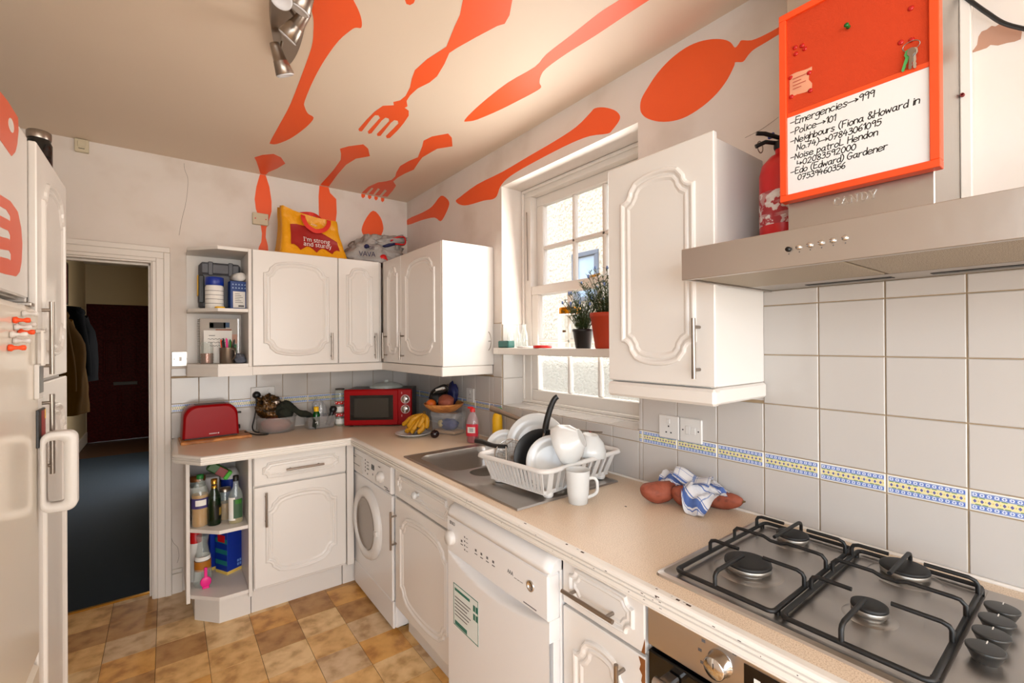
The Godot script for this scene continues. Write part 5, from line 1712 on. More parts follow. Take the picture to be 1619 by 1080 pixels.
# ------------------------------------------------------------------ electrical fittings and small wall things
func socket(label: String, parent_right: bool, a0: float, y0: float, a1: float, y1: float, gangs: int) -> Node3D:
	var c := (a0 + a1) / 2.0
	var w := a1 - a0
	var h := y1 - y0
	var t := thing("wall_socket", label, "socket", Vector3(-0.006, (y0 + y1) / 2.0, c) if parent_right else Vector3(c, (y0 + y1) / 2.0, 0.006), -PI / 2 if parent_right else 0.0)
	bx("plate", mats["white_plastic"], t, Vector3(-w / 2, -h / 2, 0.0), Vector3(w / 2, h / 2, 0.009), 0.003)
	for g in gangs:
		var x := -w / 2 + w * (g + 0.5) / gangs
		bx("rocker_switch", mats["white_plastic"], t, Vector3(x - 0.007, h * 0.16, 0.009), Vector3(x + 0.007, h * 0.36, 0.0125), 0.001)
		var st := S()
		box(st, Vector3(x - 0.0025, 0.0, 0.009), Vector3(x + 0.0025, 0.006, 0.0094))
		box(st, Vector3(x - 0.013, -h * 0.26, 0.009), Vector3(x - 0.007, -h * 0.2, 0.0094))
		box(st, Vector3(x + 0.007, -h * 0.26, 0.009), Vector3(x + 0.013, -h * 0.2, 0.0094))
		fin(st, "socket_hole", mats["ink"], t)
	return t

func fittings() -> void:
	socket("white double wall socket on the tiles behind the toaster cable", false, -1.071, 1.084, -0.934, 1.174, 2)
	socket("white single wall socket on the tiles by the fruit bowl", true, 0.89, 1.085, 0.975, 1.17, 1)
	socket("white switched fuse plate beside another under the single-door cabinet, window side", true, 2.277, 1.09, 2.362, 1.175, 1)
	var t := thing("fused_spur", "white fused spur plate on the tiles, hob side of its twin", "socket", Vector3(-0.006, 1.132, 2.408), -PI / 2)
	bx("plate", mats["white_plastic"], t, Vector3(-0.043, -0.043, 0), Vector3(0.043, 0.043, 0.009), 0.003)
	bx("rocker_switch", mats["white_plastic"], t, Vector3(-0.018, -0.014, 0.009), Vector3(0.0, 0.016, 0.012), 0.001)
	bx("fuse_carrier", mats["white_plastic"], t, Vector3(0.002, -0.012, 0.009), Vector3(0.02, 0.012, 0.0115), 0.001)
	var st := S()
	for x in [-0.03, 0.03]:
		lathe(st, [[0.003, 0.0], [0.0, 0.001]], Vector3(x, 0.0, 0.009), 8, Basis(Vector3.RIGHT, PI / 2))
	fin(st, "screw", mats["ink"], t)
	t = thing("light_switch", "chrome light switch plate beside the doorway", "switch", Vector3(-1.43, 1.364, 0.0))
	bx("plate", mats["steel"], t, Vector3(-0.042, -0.043, 0), Vector3(0.042, 0.043, 0.007), 0.002)
	bx("rocker", mats["white_plastic"], t, Vector3(-0.006, -0.012, 0.007), Vector3(0.006, 0.012, 0.012), 0.001)
	st = S()
	for x in [-0.03, 0.03]:
		lathe(st, [[0.0035, 0.0], [0.0, 0.0012]], Vector3(x, 0.0, 0.007), 8, Basis(Vector3.RIGHT, PI / 2))
	fin(st, "screw", mats["dark_steel"], t)
	t = thing("junction_box", "square beige blank plate on the wall above the cabinets", "junction box", Vector3(-1.012, 2.25, 0.0))
	bx("plate", mats["cream_plastic"], t, Vector3(-0.045, -0.037, 0), Vector3(0.045, 0.037, 0.025), 0.003)
	st = S()
	for x in [-0.03, 0.03]:
		lathe(st, [[0.004, 0.0], [0.0, 0.001]], Vector3(x, 0.0, 0.025), 8, Basis(Vector3.RIGHT, PI / 2))
	fin(st, "screw", mats["red"], t)
	t = thing("wall_sensor", "small yellowed sensor box high on the wall near the ceiling", "sensor", Vector3(-1.85, 2.507, 0.0))
	bx("casing", mats["cream_plastic"], t, Vector3(-0.028, -0.034, 0), Vector3(0.028, 0.034, 0.022), 0.003)
	bx("lens", mats["cream_plastic"], t, Vector3(-0.016, -0.008, 0.022), Vector3(0.016, 0.022, 0.027), 0.003)
	bx("slot", mats["ink"], t, Vector3(-0.012, -0.018, 0.022), Vector3(0.012, -0.015, 0.0225), 0.0)
	st = S()
	var pts := []
	for q in [[1500, -25], [1535, 2], [1560, 20], [1590, 38], [1640, 50]]:
		pts.append(hit(q[0], q[1], 0, -0.02))
	tube(st, curve(pts, 6), 0.0045, 8)
	tag(fin(st, "cable", mats["black"]), "thick black cable looping down the wall right of the board", "cable")
	# white boxing strip next to the chimney
	st = S()
	box(st, Vector3(-0.02, 1.676, 3.1025), Vector3(0.0, CEIL, 3.122), 0.002)
	struct(fin(st, "trim_3", mats["trim_paint"]))
	# red wall plug
	st = S()
	lathe(st, [[0.004, 0.0], [0.004, 0.008], [0.0025, 0.008], [0.002, 0.002]], Vector3.ZERO, 10, Basis(Vector3.BACK, PI / 2))
	var rp := fin(st, "wall_plug", mat("plug_red", Color(0.45, 0.08, 0.06), 0.5))
	rp.position = hit(1522, 151, 0, -0.02)
	tag(rp, "small red wall plug left in the strip beside the chimney", "wall plug")
	# wire ring at the end of the window shelf
	t = thing("wire_ring", "round wire towel ring on the wall left of the window shelf", "towel ring", Vector3(-0.008, 1.47, 1.163))
	st = S()
	var loop := []
	for k in 24:
		loop.append(Vector3(-0.03, -0.012 + 0.055 * sin(TAU * k / 24), 0.036 * cos(TAU * k / 24)))
	tube(st, loop, 0.002, 6, true)
	fin(st, "ring", mats["nickel"], t)
	st = S()
	tube(st, [Vector3(0.006, -0.012, -0.036), Vector3(-0.03, -0.012, -0.036), Vector3(-0.03, -0.012, 0.036)], 0.002, 6)
	fin(st, "bracket", mats["nickel"], t)

# ------------------------------------------------------------------ things on shelves and cabinets
func bottle(t: Node3D, prof: Array, m: Material, fill: float, fm: Material, seg := 24, sq := Vector2.ONE) -> void:
	var st := S(false)
	lathe(st, prof, Vector3.ZERO, seg, Basis.IDENTITY, sq)
	fin(st, "bottle", m, t)
	if fm != null:
		var p := []
		var last := [0.0, 0.0]
		for q in prof:
			if q[1] >= fill:
				var k: float = (fill - last[1]) / maxf(q[1] - last[1], 1e-5)
				p.append([lerpf(last[0], q[0], k) * 0.94, fill])
				break
			p.append([q[0] * 0.94, q[1] + 0.002])
			last = q
		st = S(false)
		lathe(st, p, Vector3.ZERO, seg, Basis.IDENTITY, sq)
		fin(st, "contents", fm, t)

func band(t: Node3D, called: String, r: float, y0: float, y1: float, m: Material, seg := 24, sq := Vector2.ONE, part := 1.0, from := 0.0) -> MeshInstance3D:
	var st := S(false)
	var rs := []
	for y in [y0, y1]:
		var ring := []
		for j in seg + 1:
			var a := from + TAU * part * j / seg
			ring.append(Vector3(cos(a) * r * sq.x, y, sin(a) * r * sq.y))
		rs.append(ring)
	rings(st, rs, false, false, false)
	return fin(st, called, m, t)

func turned(t: Node3D, called: String, prof: Array, m: Material, at := Vector3.ZERO, seg := 20, xf := Basis.IDENTITY, sq := Vector2.ONE) -> MeshInstance3D:
	var st := S(false)
	lathe(st, prof, at, seg, xf, sq)
	return fin(st, called, m, t)

func shelf_things() -> void:
	# lower shelves: middle shelf surface at 0.503, bottom one at 0.165
	var y := 0.503
	var t := thing("oil_bottle", "large clear bottle of yellow cooking oil with purple label", "bottle", Vector3(-1.358, y, 0.43))
	bottle(t, [[0.034, 0.0], [0.039, 0.008], [0.037, 0.02], [0.039, 0.03], [0.037, 0.045], [0.039, 0.06], [0.037, 0.075], [0.039, 0.09], [0.039, 0.16], [0.036, 0.185], [0.02, 0.225], [0.013, 0.235], [0.013, 0.25]], mats["bottle_glass"], 0.165, mats["oil"])
	band(t, "label", 0.0398, 0.098, 0.15, mat("label_purple", Color(0.25, 0.2, 0.42), 0.5))
	band(t, "label_text", 0.0401, 0.112, 0.142, mats["paper"], 10, Vector2.ONE, 0.2, 0.9)
	turned(t, "cap", [[0.016, 0.245], [0.0165, 0.25], [0.016, 0.266], [0.0, 0.267]], mats["green"])
	t = thing("oil_bottle", "dark green olive oil bottle with gold cap on the base shelf", "bottle", Vector3(-1.298, y, 0.455))
	bottle(t, [[0.029, 0.0], [0.031, 0.006], [0.031, 0.12], [0.028, 0.15], [0.014, 0.185], [0.012, 0.21], [0.012, 0.235]], mats["bottle_green"], 0.14, mat("dark_oil", Color(0.05, 0.09, 0.015), 0.3))
	band(t, "label", 0.0316, 0.03, 0.105, mat("label_dark", Color(0.04, 0.035, 0.02), 0.4), 12, Vector2.ONE, 0.35, -0.6)
	band(t, "label_text", 0.0319, 0.05, 0.09, mat("label_gold", Color(0.62, 0.5, 0.22), 0.4), 8, Vector2.ONE, 0.12, 0.15)
	turned(t, "foil", [[0.0135, 0.185], [0.0135, 0.205], [0.012, 0.206]], mats["brass"])
	turned(t, "cap", [[0.0145, 0.213], [0.0148, 0.238], [0.0, 0.24]], mats["brass"])
	t = thing("storage_jar", "clear glass jar of pale grain behind the oil bottles", "jar", Vector3(-1.245, y, 0.40))
	bottle(t, [[0.032, 0.0], [0.034, 0.006], [0.034, 0.12], [0.026, 0.145], [0.024, 0.155]], mats["bottle_glass"], 0.09, mat("grain", Color(0.66, 0.50, 0.28), 0.8))
	turned(t, "lid", [[0.027, 0.15], [0.027, 0.168], [0.0, 0.17]], mats["nickel"])
	t = thing("vinegar_bottle", "tall clear bottle with green and white label, nearly empty", "bottle", Vector3(-1.205, y, 0.50))
	bottle(t, [[0.03, 0.0], [0.033, 0.006], [0.033, 0.14], [0.027, 0.165], [0.013, 0.195], [0.0115, 0.22], [0.0115, 0.235]], mats["bottle_glass"], 0.028, mats["pale_oil"], 24, Vector2(1.0, 0.75))
	band(t, "label", 0.0336, 0.02, 0.14, mats["paper"], 12, Vector2(1.0, 0.75), 0.22, 1.75)
	band(t, "front_label", 0.034, 0.03, 0.13, mat("label_green", Color(0.20, 0.33, 0.22), 0.5), 12, Vector2(1.0, 0.75), 0.22, 0.6)
	band(t, "emblem", 0.0344, 0.105, 0.128, mat("emblem_green", Color(0.18, 0.45, 0.10), 0.5), 8, Vector2(1.0, 0.75), 0.14, 0.85)
	turned(t, "cap", [[0.0135, 0.222], [0.0135, 0.25], [0.0, 0.251]], mats["black"])
	t = thing("food_packet", "green and red packet with lime green end lying over the bottles", "packet", Vector3(-1.30, y, 0.22))
	var st := S()
	box(st, Vector3(-0.04, 0.0, -0.05), Vector3(0.04, 0.2, 0.04), 0.006)
	fin(st, "carton", mats["melamine"], t)
	var pk := bx("packet_body", mat("packet_green", Color(0.13, 0.32, 0.10), 0.4), t, Vector3(-0.05, 0.0, -0.02), Vector3(0.05, 0.05, 0.02), 0.006)
	pk.transform = Transform3D(Basis(Vector3.BACK, -0.65), Vector3(0.01, 0.24, 0.12))
	var pe := bx("packet_end", mat("lime", Color(0.32, 0.74, 0.22), 0.5), t, Vector3(0.05, -0.002, -0.021), Vector3(0.072, 0.048, 0.021), 0.004)
	pe.transform = pk.transform
	var pr := bx("packet_print", mat("packet_red", Color(0.48, 0.06, 0.07), 0.4), t, Vector3(0.0, 0.002, 0.0195), Vector3(0.048, 0.046, 0.0215), 0.001)
	pr.transform = pk.transform
	t = thing("spice_jar", "brown-lidded jar standing behind the yellow oil bottle", "jar", Vector3(-1.365, y, 0.32))
	bottle(t, [[0.035, 0.0], [0.037, 0.005], [0.037, 0.2], [0.033, 0.21]], mats["bottle_glass"], 0.19, mat("jar_brown", Color(0.30, 0.16, 0.09), 0.6))
	band(t, "label", 0.0375, 0.12, 0.18, mats["paper"])
	turned(t, "lid", [[0.038, 0.21], [0.038, 0.235], [0.0, 0.236]], mat("lid_copper", Color(0.50, 0.30, 0.14), 0.35, 0.6))
	t = thing("storage_tub", "blue and white plastic tub at the back of the base shelf", "tub", Vector3(-1.205, y, 0.2))
	turned(t, "body", [[0.04, 0.0], [0.045, 0.16], [0.045, 0.17]], mats["blue"])
	turned(t, "lid", [[0.048, 0.17], [0.048, 0.19], [0.035, 0.22], [0.0, 0.225]], mats["white_plastic"])
	y = 0.165
	t = thing("glass_carafe", "empty glass bottle with white band and orange label, bottom shelf", "bottle", Vector3(-1.345, y, 0.37))
	bottle(t, [[0.038, 0.0], [0.042, 0.008], [0.042, 0.06], [0.036, 0.12], [0.034, 0.16], [0.024, 0.20], [0.021, 0.225], [0.028, 0.25], [0.028, 0.265]], mats["bottle_glass"], 0.0, null)
	band(t, "white_band", 0.0355, 0.138, 0.158, mats["paper"])
	band(t, "label", 0.0385, 0.085, 0.135, mat("label_orange", Color(0.66, 0.40, 0.06), 0.5))
	t = thing("pink_scoop", "bright pink plastic scoop in front of the glass bottle", "scoop", Vector3(-1.335, y, 0.425))
	st = S(false)
	lump(st, Vector3(0, 0.035, 0), Vector3(0.025, 0.028, 0.007), 0, 1, 1, Basis.IDENTITY, 20, 12)
	fin(st, "bowl", mats["pink"], t)
	bx("handle", mats["pink"], t, Vector3(-0.007, 0.055, -0.003), Vector3(0.007, 0.11, 0.004), 0.002)
	bx("foot", mats["pink"], t, Vector3(-0.016, 0.0, -0.006), Vector3(0.016, 0.012, 0.006), 0.003)
	t = thing("spray_can", "white aerosol can with red cap behind the glass bottle", "spray can", Vector3(-1.372, y, 0.285))
	turned(t, "can", [[0.028, 0.0], [0.03, 0.004], [0.03, 0.2], [0.026, 0.212]], mats["paper"])
	turned(t, "cap", [[0.028, 0.205], [0.028, 0.262], [0.02, 0.27], [0.0, 0.271]], mats["red"])
	for i in 2:
		t = thing("tablet_box", ["blue dishwasher tablet box with striped side on bottom shelf", "second blue carton tucked behind the tablet box"][i], "box", [Vector3(-1.215, y, 0.27), Vector3(-1.275, y, 0.16)][i], [0.5, 0.3][i])
		bx("carton", mats["blue"], t, Vector3(-0.045, 0, -0.05), Vector3(0.045, 0.235, 0.05), 0.002)
		bx("yellow_base", mat("pale_yellow", Color(0.85, 0.72, 0.35), 0.5), t, Vector3(-0.0455, 0, -0.0505), Vector3(0.0455, 0.018, 0.0505), 0.001)
		if i == 0:
			st = S()
			for k in 3:
				box(st, Vector3(-0.0458, 0.05 + k * 0.06, -0.05), Vector3(-0.0452, 0.075 + k * 0.06, 0.05))
			fin(st, "teal_stripe", mat("teal", Color(0.10, 0.45, 0.45), 0.4), t)
			st = S()
			box(st, Vector3(-0.0459, 0.175, -0.03), Vector3(-0.0453, 0.215, 0.03))
			fin(st, "red_print", mats["red"], t)
			st = S()
			for k in 4:
				box(st, Vector3(0.012 + (k % 2) * 0.014, 0.03 + (k / 2) * 0.02, 0.05), Vector3(0.022 + (k % 2) * 0.014, 0.044 + (k / 2) * 0.02, 0.0504))
			fin(st, "white_print", mat("pale_blue", Color(0.45, 0.6, 0.85), 0.5), t)
	# wall shelf, upper compartment at 1.65
	y = 1.650
	t = thing("tool_case", "grey plastic carry case on end, top of the wall shelf", "case", Vector3(-1.24, y, 0.10))
	bx("case_body", mat("case_grey", Color(0.30, 0.30, 0.32), 0.45), t, Vector3(-0.105, 0.0, -0.07), Vector3(0.105, 0.28, 0.03), 0.02)
	bx("case_lid", mats["case_grey"], t, Vector3(-0.1, 0.205, 0.028), Vector3(0.1, 0.275, 0.05), 0.012)
	for x in [-0.05, 0.05]:
		bx("clasp", mats["case_grey"], t, Vector3(x - 0.012, 0.2, 0.048), Vector3(x + 0.012, 0.28, 0.056), 0.004)
	bx("case_edge", mats["black"], t, Vector3(-0.108, 0.04, -0.04), Vector3(-0.08, 0.2, 0.036), 0.004)
	bx("yellow_strip", mats["yellow"], t, Vector3(-0.112, 0.08, -0.03), Vector3(-0.106, 0.2, 0.03), 0.002)
	t = thing("vitamin_tub", "white tub with blue lid on the upper wall shelf", "tub", Vector3(-1.275, y, 0.205))
	turned(t, "tub", [[0.042, 0.0], [0.045, 0.004], [0.045, 0.125], [0.04, 0.135]], mats["paper"], Vector3.ZERO, 28)
	turned(t, "lid", [[0.044, 0.135], [0.046, 0.138], [0.046, 0.178], [0.042, 0.182], [0.0, 0.182]], mats["blue"], Vector3.ZERO, 28)
	st = S()
	for k in 4:
		lathe(st, [[0.0452, 0.03 + k * 0.024], [0.0455, 0.0305 + k * 0.024], [0.0455, 0.032 + k * 0.024], [0.0452, 0.0325 + k * 0.024]], Vector3.ZERO, 28)
	fin(st, "label_lines", mats["grey_ink"], t)
	t = thing("yellow_dish", "yellow plastic dish lying in front of the white tub", "dish", Vector3(-1.255, y, 0.275))
	turned(t, "disc", [[0.024, 0.0], [0.025, 0.003], [0.024, 0.011], [0.0, 0.012]], mats["yellow"])
	t = thing("blue_carton", "blue printed carton with white label on the wall shelf", "box", Vector3(-1.16, y, 0.215), 0.12)
	bx("carton", mat("carton_blue", Color(0.07, 0.22, 0.48), 0.4), t, Vector3(-0.045, 0, -0.03), Vector3(0.045, 0.165, 0.03), 0.002)
	bx("white_label", mats["paper"], t, Vector3(-0.032, 0.01, 0.03), Vector3(0.03, 0.105, 0.0306), 0.0)
	st = S()
	for k in 6:
		box(st, Vector3(-0.022, 0.04 + k * 0.01, 0.0306), Vector3(0.018 - (k % 3) * 0.008, 0.0425 + k * 0.01, 0.0309))
	box(st, Vector3(-0.005, 0.016, 0.0306), Vector3(0.024, 0.026, 0.0309))
	fin(st, "label_print", mats["grey_ink"], t)
	st = S()
	for k in 10:
		var qx := -0.032 + (k % 5) * 0.0155
		var qy := 0.122 + (k / 5) * 0.02
		prism(st, [Vector2(qx - 0.005, qy), Vector2(qx + 0.005, qy), Vector2(qx, qy + 0.009)], xy, 0.03, 0.0304)
	fin(st, "triangle_print", mat("print_pale", Color(0.6, 0.7, 0.82), 0.5), t)
	t = thing("paper_roll", "white rolled wad squeezed above the blue carton", "roll", Vector3(-1.158, 1.817, 0.19), 0.3)
	turned(t, "roll", [[0.012, -0.05], [0.024, -0.048], [0.026, 0.0], [0.024, 0.05], [0.01, 0.052]], mats["paper"], Vector3(0, 0.026, 0), 20, Basis(Vector3.RIGHT, PI / 2))
	# wall shelf, lower compartment at 1.338
	y = 1.338
	t = thing("spiral_notebook", "spiral-bound recipe notebook leaning upright on the wall shelf", "notebook", Vector3(-1.245, y, 0.13))
	bx("cover_edge", mats["clear_plastic"], t, Vector3(0.09, 0.0, 0.0), Vector3(0.1, 0.265, 0.003), 0.001)
	bx("pages", mat("page_tone", Color(0.70, 0.66, 0.62), 0.7), t, Vector3(-0.098, 0.002, -0.02), Vector3(0.1, 0.262, -0.001), 0.001)
	for e in [[-0.05, 0.205, 0.03, 0.24, Color(0.20, 0.17, 0.14)], [-0.05, 0.21, -0.03, 0.235, Color(0.25, 0.42, 0.13)], [0.02, 0.21, 0.05, 0.24, Color(0.20, 0.30, 0.42)], [-0.02, 0.175, 0.06, 0.2, Color(0.62, 0.34, 0.20)], [0.05, 0.02, 0.085, 0.11, Color(0.16, 0.42, 0.25)], [0.03, 0.115, 0.09, 0.17, Color(0.74, 0.56, 0.48)]]:
		bx("page_print", mat("pp_%s" % e[4].to_html(), e[4], 0.6), t, Vector3(e[0], e[1], -0.001), Vector3(e[2], e[3], 0.0), 0.0)
	st = S()
	for k in 26:
		var ring := []
		for q in 10:
			ring.append(Vector3(-0.1 + 0.007 * cos(TAU * q / 10), 0.01 + k * 0.0097, -0.008 + 0.011 * sin(TAU * q / 10)))
		tube(st, ring, 0.0012, 4, true)
	fin(st, "spiral_binding", mats["dark_steel"], t)
	t = thing("shopping_note", "white handwritten list propped against the spiral notebook", "note", Vector3(-1.255, 1.405, 0.155))
	bx("paper", mats["paper"], t, Vector3(-0.07, 0.02, 0.0), Vector3(0.07, 0.125, 0.001), 0.0)
	bx("lower_edge", mats["paper"], t, Vector3(-0.07, -0.066, 0.0), Vector3(0.07, 0.02, 0.001), 0.0)
	st = S()
	for e in [[-0.045, 0.095, 0.03], [-0.05, 0.075, 0.075], [-0.05, 0.055, 0.095], [-0.04, 0.035, 0.06]]:
		var pts := []
		for k in 14:
			pts.append(Vector3(e[0] + e[2] * k / 13.0, e[1] + 0.003 * sin(k * 2.1), 0.0014))
		tube(st, pts, 0.0012, 4)
	fin(st, "handwriting", mats["ink"], t)
	t = thing("ribbed_glass", "clear ribbed jar with copper coins in it", "glass", Vector3(-1.312, y, 0.2))
	bottle(t, [[0.03, 0.0], [0.033, 0.004], [0.031, 0.012], [0.033, 0.02], [0.031, 0.028], [0.033, 0.036], [0.031, 0.044], [0.033, 0.052], [0.031, 0.06], [0.032, 0.1], [0.026, 0.115], [0.026, 0.125]], mats["bottle_glass"], 0.06, mat("copper", Color(0.55, 0.28, 0.14), 0.35, 0.7))
	t = thing("pen_cup", "steel cup full of pens and scissors on the wall shelf", "cup", Vector3(-1.213, y, 0.215))
	turned(t, "cup", [[0.038, 0.0], [0.04, 0.003], [0.041, 0.09], [0.042, 0.092], [0.039, 0.09], [0.037, 0.006], [0.0, 0.005]], mats["nickel"], Vector3.ZERO, 28)
	st = S(false)
	tube(st, curve([Vector3(0.02, 0.08, 0.035), Vector3(0.03, 0.075, 0.062), Vector3(0.03, 0.045, 0.066), Vector3(0.02, 0.02, 0.036)], 5), 0.004, 8)
	fin(st, "handle", mats["nickel"], t)
	var pens := [mats["brass"], mats["green"], mats["pink"], mats["black"], mats["orange"], mats["black"], mats["paper"], mats["black"]]
	for k in pens.size():
		st = S()
		var a := TAU * k / 8.0
		var foot := Vector3(cos(a) * 0.018, 0.008, sin(a) * 0.018)
		var tip := Vector3(cos(a) * 0.032 + (k - 4) * 0.004, 0.125 + 0.007 * (k % 3), sin(a) * 0.03 + 0.004)
		tube(st, [foot, tip], 0.005, 8)
		tube(st, [tip, tip + (tip - foot).normalized() * 0.008], [0.004, 0.0015], 8)
		fin(st, "pen", pens[k], t)
	t = thing("grey_cloth", "crumpled grey cloth beside the steel pen cup", "cloth", Vector3(-1.152, y + 0.022, 0.225))
	st = S(false)
	lump(st, Vector3.ZERO, Vector3(0.03, 0.034, 0.045), 0.5, 1.6, 5, Basis(Vector3.BACK, 0.4), 28, 18, -0.022)
	fin(st, "folds", mat("cloth_grey", Color(0.38, 0.39, 0.43), 0.95), t)
	# bags on top of the wall cabinets
	bag_yellow()
	t = thing("carrier_bag", "crumpled grey and white carrier bag with red and navy print", "carrier bag", Vector3(-0.33, 1.998, 0.185), -0.25)
	st = S(false)
	lump(st, Vector3(0, 0.062, 0), Vector3(0.19, 0.13, 0.11), 0.55, 1.5, 14, Basis(Vector3.BACK, 0.12), 48, 30, -0.061)
	var gp := bumpy(mat("bag_grey", Color(0.62, 0.60, 0.58), 0.45), 0.03, 12.0, 5.0, 0.6)
	fin(st, "body", gp, t)
	st = S(false)
	lump(st, Vector3(0.085, 0.15, 0.03), Vector3(0.12, 0.05, 0.07), 0.6, 2.0, 21, Basis(Vector3.BACK, 0.3), 36, 20)
	fin(st, "gathered_top", gp, t)
	st = S(false)
	tube(st, curve([Vector3(0.10, 0.16, 0.09), Vector3(0.15, 0.19, 0.085), Vector3(0.20, 0.20, 0.05), Vector3(0.20, 0.15, 0.06), Vector3(0.13, 0.14, 0.1)], 5), [0.006, 0.006, 0.006, 0.006, 0.006, 0.006, 0.006, 0.006, 0.006, 0.006, 0.006, 0.006, 0.006, 0.006, 0.006, 0.006, 0.006, 0.006, 0.006, 0.006, 0.006], 8)
	fin(st, "red_handle", mats["red"], t)
	for e in [[Vector3(0.045, 0.03, 0.098), Vector3(0.03, 0.03, 0.018), "red", 3], [Vector3(0.09, 0.13, 0.085), Vector3(0.05, 0.012, 0.022), "navy", 4], [Vector3(-0.06, 0.11, 0.085), Vector3(0.018, 0.014, 0.02), "navy", 6], [Vector3(0.12, 0.175, 0.07), Vector3(0.035, 0.012, 0.025), "red", 8]]:
		st = S(false)
		lump(st, e[0], e[1], 0.3, 2.0, e[3], Basis(Vector3.BACK, 0.3), 16, 10)
		fin(st, "printed_patch", mats[e[2]], t)
	words("VAVA", 0.045, mats["navy"], t, Transform3D(Basis(Vector3.RIGHT, -0.2), Vector3(-0.06, 0.05, 0.13)))
	words("GB", 0.03, mats["navy"], t, Transform3D(Basis(Vector3.RIGHT, -0.35), Vector3(-0.03, 0.095, 0.122)))

func bag_yellow() -> void:
	var t := thing("shopping_bag", "yellow reusable shopping bag with red print and handles", "shopping bag", Vector3(-0.745, 1.997, 0.185), 0.10)
	var ym := bumpy(mat("bag_yellow_plastic", Color(0.88, 0.60, 0.01), 0.38), 0.02, 8.0, 4.0, 0.5)
	var nz := FastNoiseLite.new()
	nz.seed = 3
	nz.frequency = 5.0
	var st := S(false)
	var rs := []
	var surf := func(x: float, f: float, sgn: float) -> Vector3:     # a point of the front (sgn 1) or back (-1) side, x from -1 to 1
		var w := lerpf(0.205, 0.172, f)
		var d := lerpf(0.095, 0.045, f)
		var k := 0.012 * nz.get_noise_3d(x * 0.4, f * 0.5, sgn) * (0.4 + f)
		var dent := -0.02 * sin(f * PI) * (1.0 - x * x)
		return Vector3(x * (w - 0.006) - 0.02 * f + 0.010 * sin(f * PI) * -signf(x) * absf(x), 0.28 * f + 0.02 * f * -x - 0.014 * f * (1.0 - x * x), sgn * (d + dent + k))
	for i in 15:
		var f := i / 14.0
		var ring := []
		for j in 17:
			ring.append(surf.call(j / 8.0 - 1.0, f, 1.0))
		for q in 3:                                                  # folded gusset
			ring.append(surf.call(1.0, f, 1.0).lerp(surf.call(1.0, f, -1.0), (q + 1) / 4.0) + Vector3([0.012, -0.012 * f, 0.012][q], 0, 0))
		for j in 17:
			ring.append(surf.call(1.0 - j / 8.0, f, -1.0))
		for q in 3:
			ring.append(surf.call(-1.0, f, -1.0).lerp(surf.call(-1.0, f, 1.0), (q + 1) / 4.0) - Vector3([0.012, -0.012 * f, 0.012][q], 0, 0))
		rs.append(ring)
	rings(st, rs, true, false)
	fin(st, "body", ym, t)
	# plain red shape printed on the front, following the dented side
	var face_at := func(x: float, y: float) -> Vector3:
		return surf.call(x / 0.19, y / 0.28, 1.0) + Vector3(0, 0, 0.004)
	st = S(false)
	var rows := []
	for i in 9:
		var row := []
		for j in 17:
			var u := j / 16.0 * 2.0 - 1.0
			var top := 0.195 - 0.04 * u * u - 0.03 * u
			var bot := 0.03 + 0.035 * absf(sin(u * 5.2))
			row.append(face_at.call(u * 0.155 + 0.005, lerpf(bot, top, i / 8.0)))
		rows.append(row)
	grid(st, rows)
	fin(st, "red_print", mat("bag_red", Color(0.60, 0.09, 0.06), 0.45), t)
	var lean := Basis(Vector3.RIGHT, -0.16)
	words("I'm strong", 0.036, mats["paper"], t, Transform3D(lean, face_at.call(0.02, 0.115) + Vector3(0, 0, 0.004)))
	words("and sturdy", 0.036, mats["paper"], t, Transform3D(lean, face_at.call(0.02, 0.083) + Vector3(0, 0, 0.004)))
	var hm := mat("bag_strap", Color(0.84, 0.17, 0.11), 0.6)
	for s in [0, 1]:
		var pts := curve([Vector3(-0.07, 0.26, 0.056), Vector3(-0.072, 0.235, 0.068), Vector3(-0.05, 0.19, 0.078), Vector3(0.0, 0.165, 0.084), Vector3(0.055, 0.185, 0.078), Vector3(0.085, 0.225, 0.066), Vector3(0.09, 0.255, 0.055)], 5)
		if s:
			pts = curve([Vector3(-0.07, 0.26, -0.05), Vector3(-0.06, 0.285, -0.04), Vector3(0.0, 0.29, 0.0), Vector3(0.06, 0.28, -0.03), Vector3(0.085, 0.25, -0.05)], 5)
		st = S(false)
		var a := []
		var b := []
		for i in pts.size():
			var d: Vector3 = (pts[mini(i + 1, pts.size() - 1)] - pts[maxi(i - 1, 0)]).normalized()
			var n := d.cross(Vector3.BACK).normalized() * 0.013
			a.append([pts[i] - n, pts[i] + n, pts[i] + n + Vector3(0, 0, 0.002), pts[i] - n + Vector3(0, 0, 0.002)])
		rings(st, a, true, true, true, false)
		fin(st, "handle", hm, t)
	st = S(false)
	lump(st, Vector3(0.02, 0.225, 0.0), Vector3(0.1, 0.05, 0.035), 0.5, 2.0, 9, Basis.IDENTITY, 24, 14)
	fin(st, "contents", mats["clear_plastic"], t)

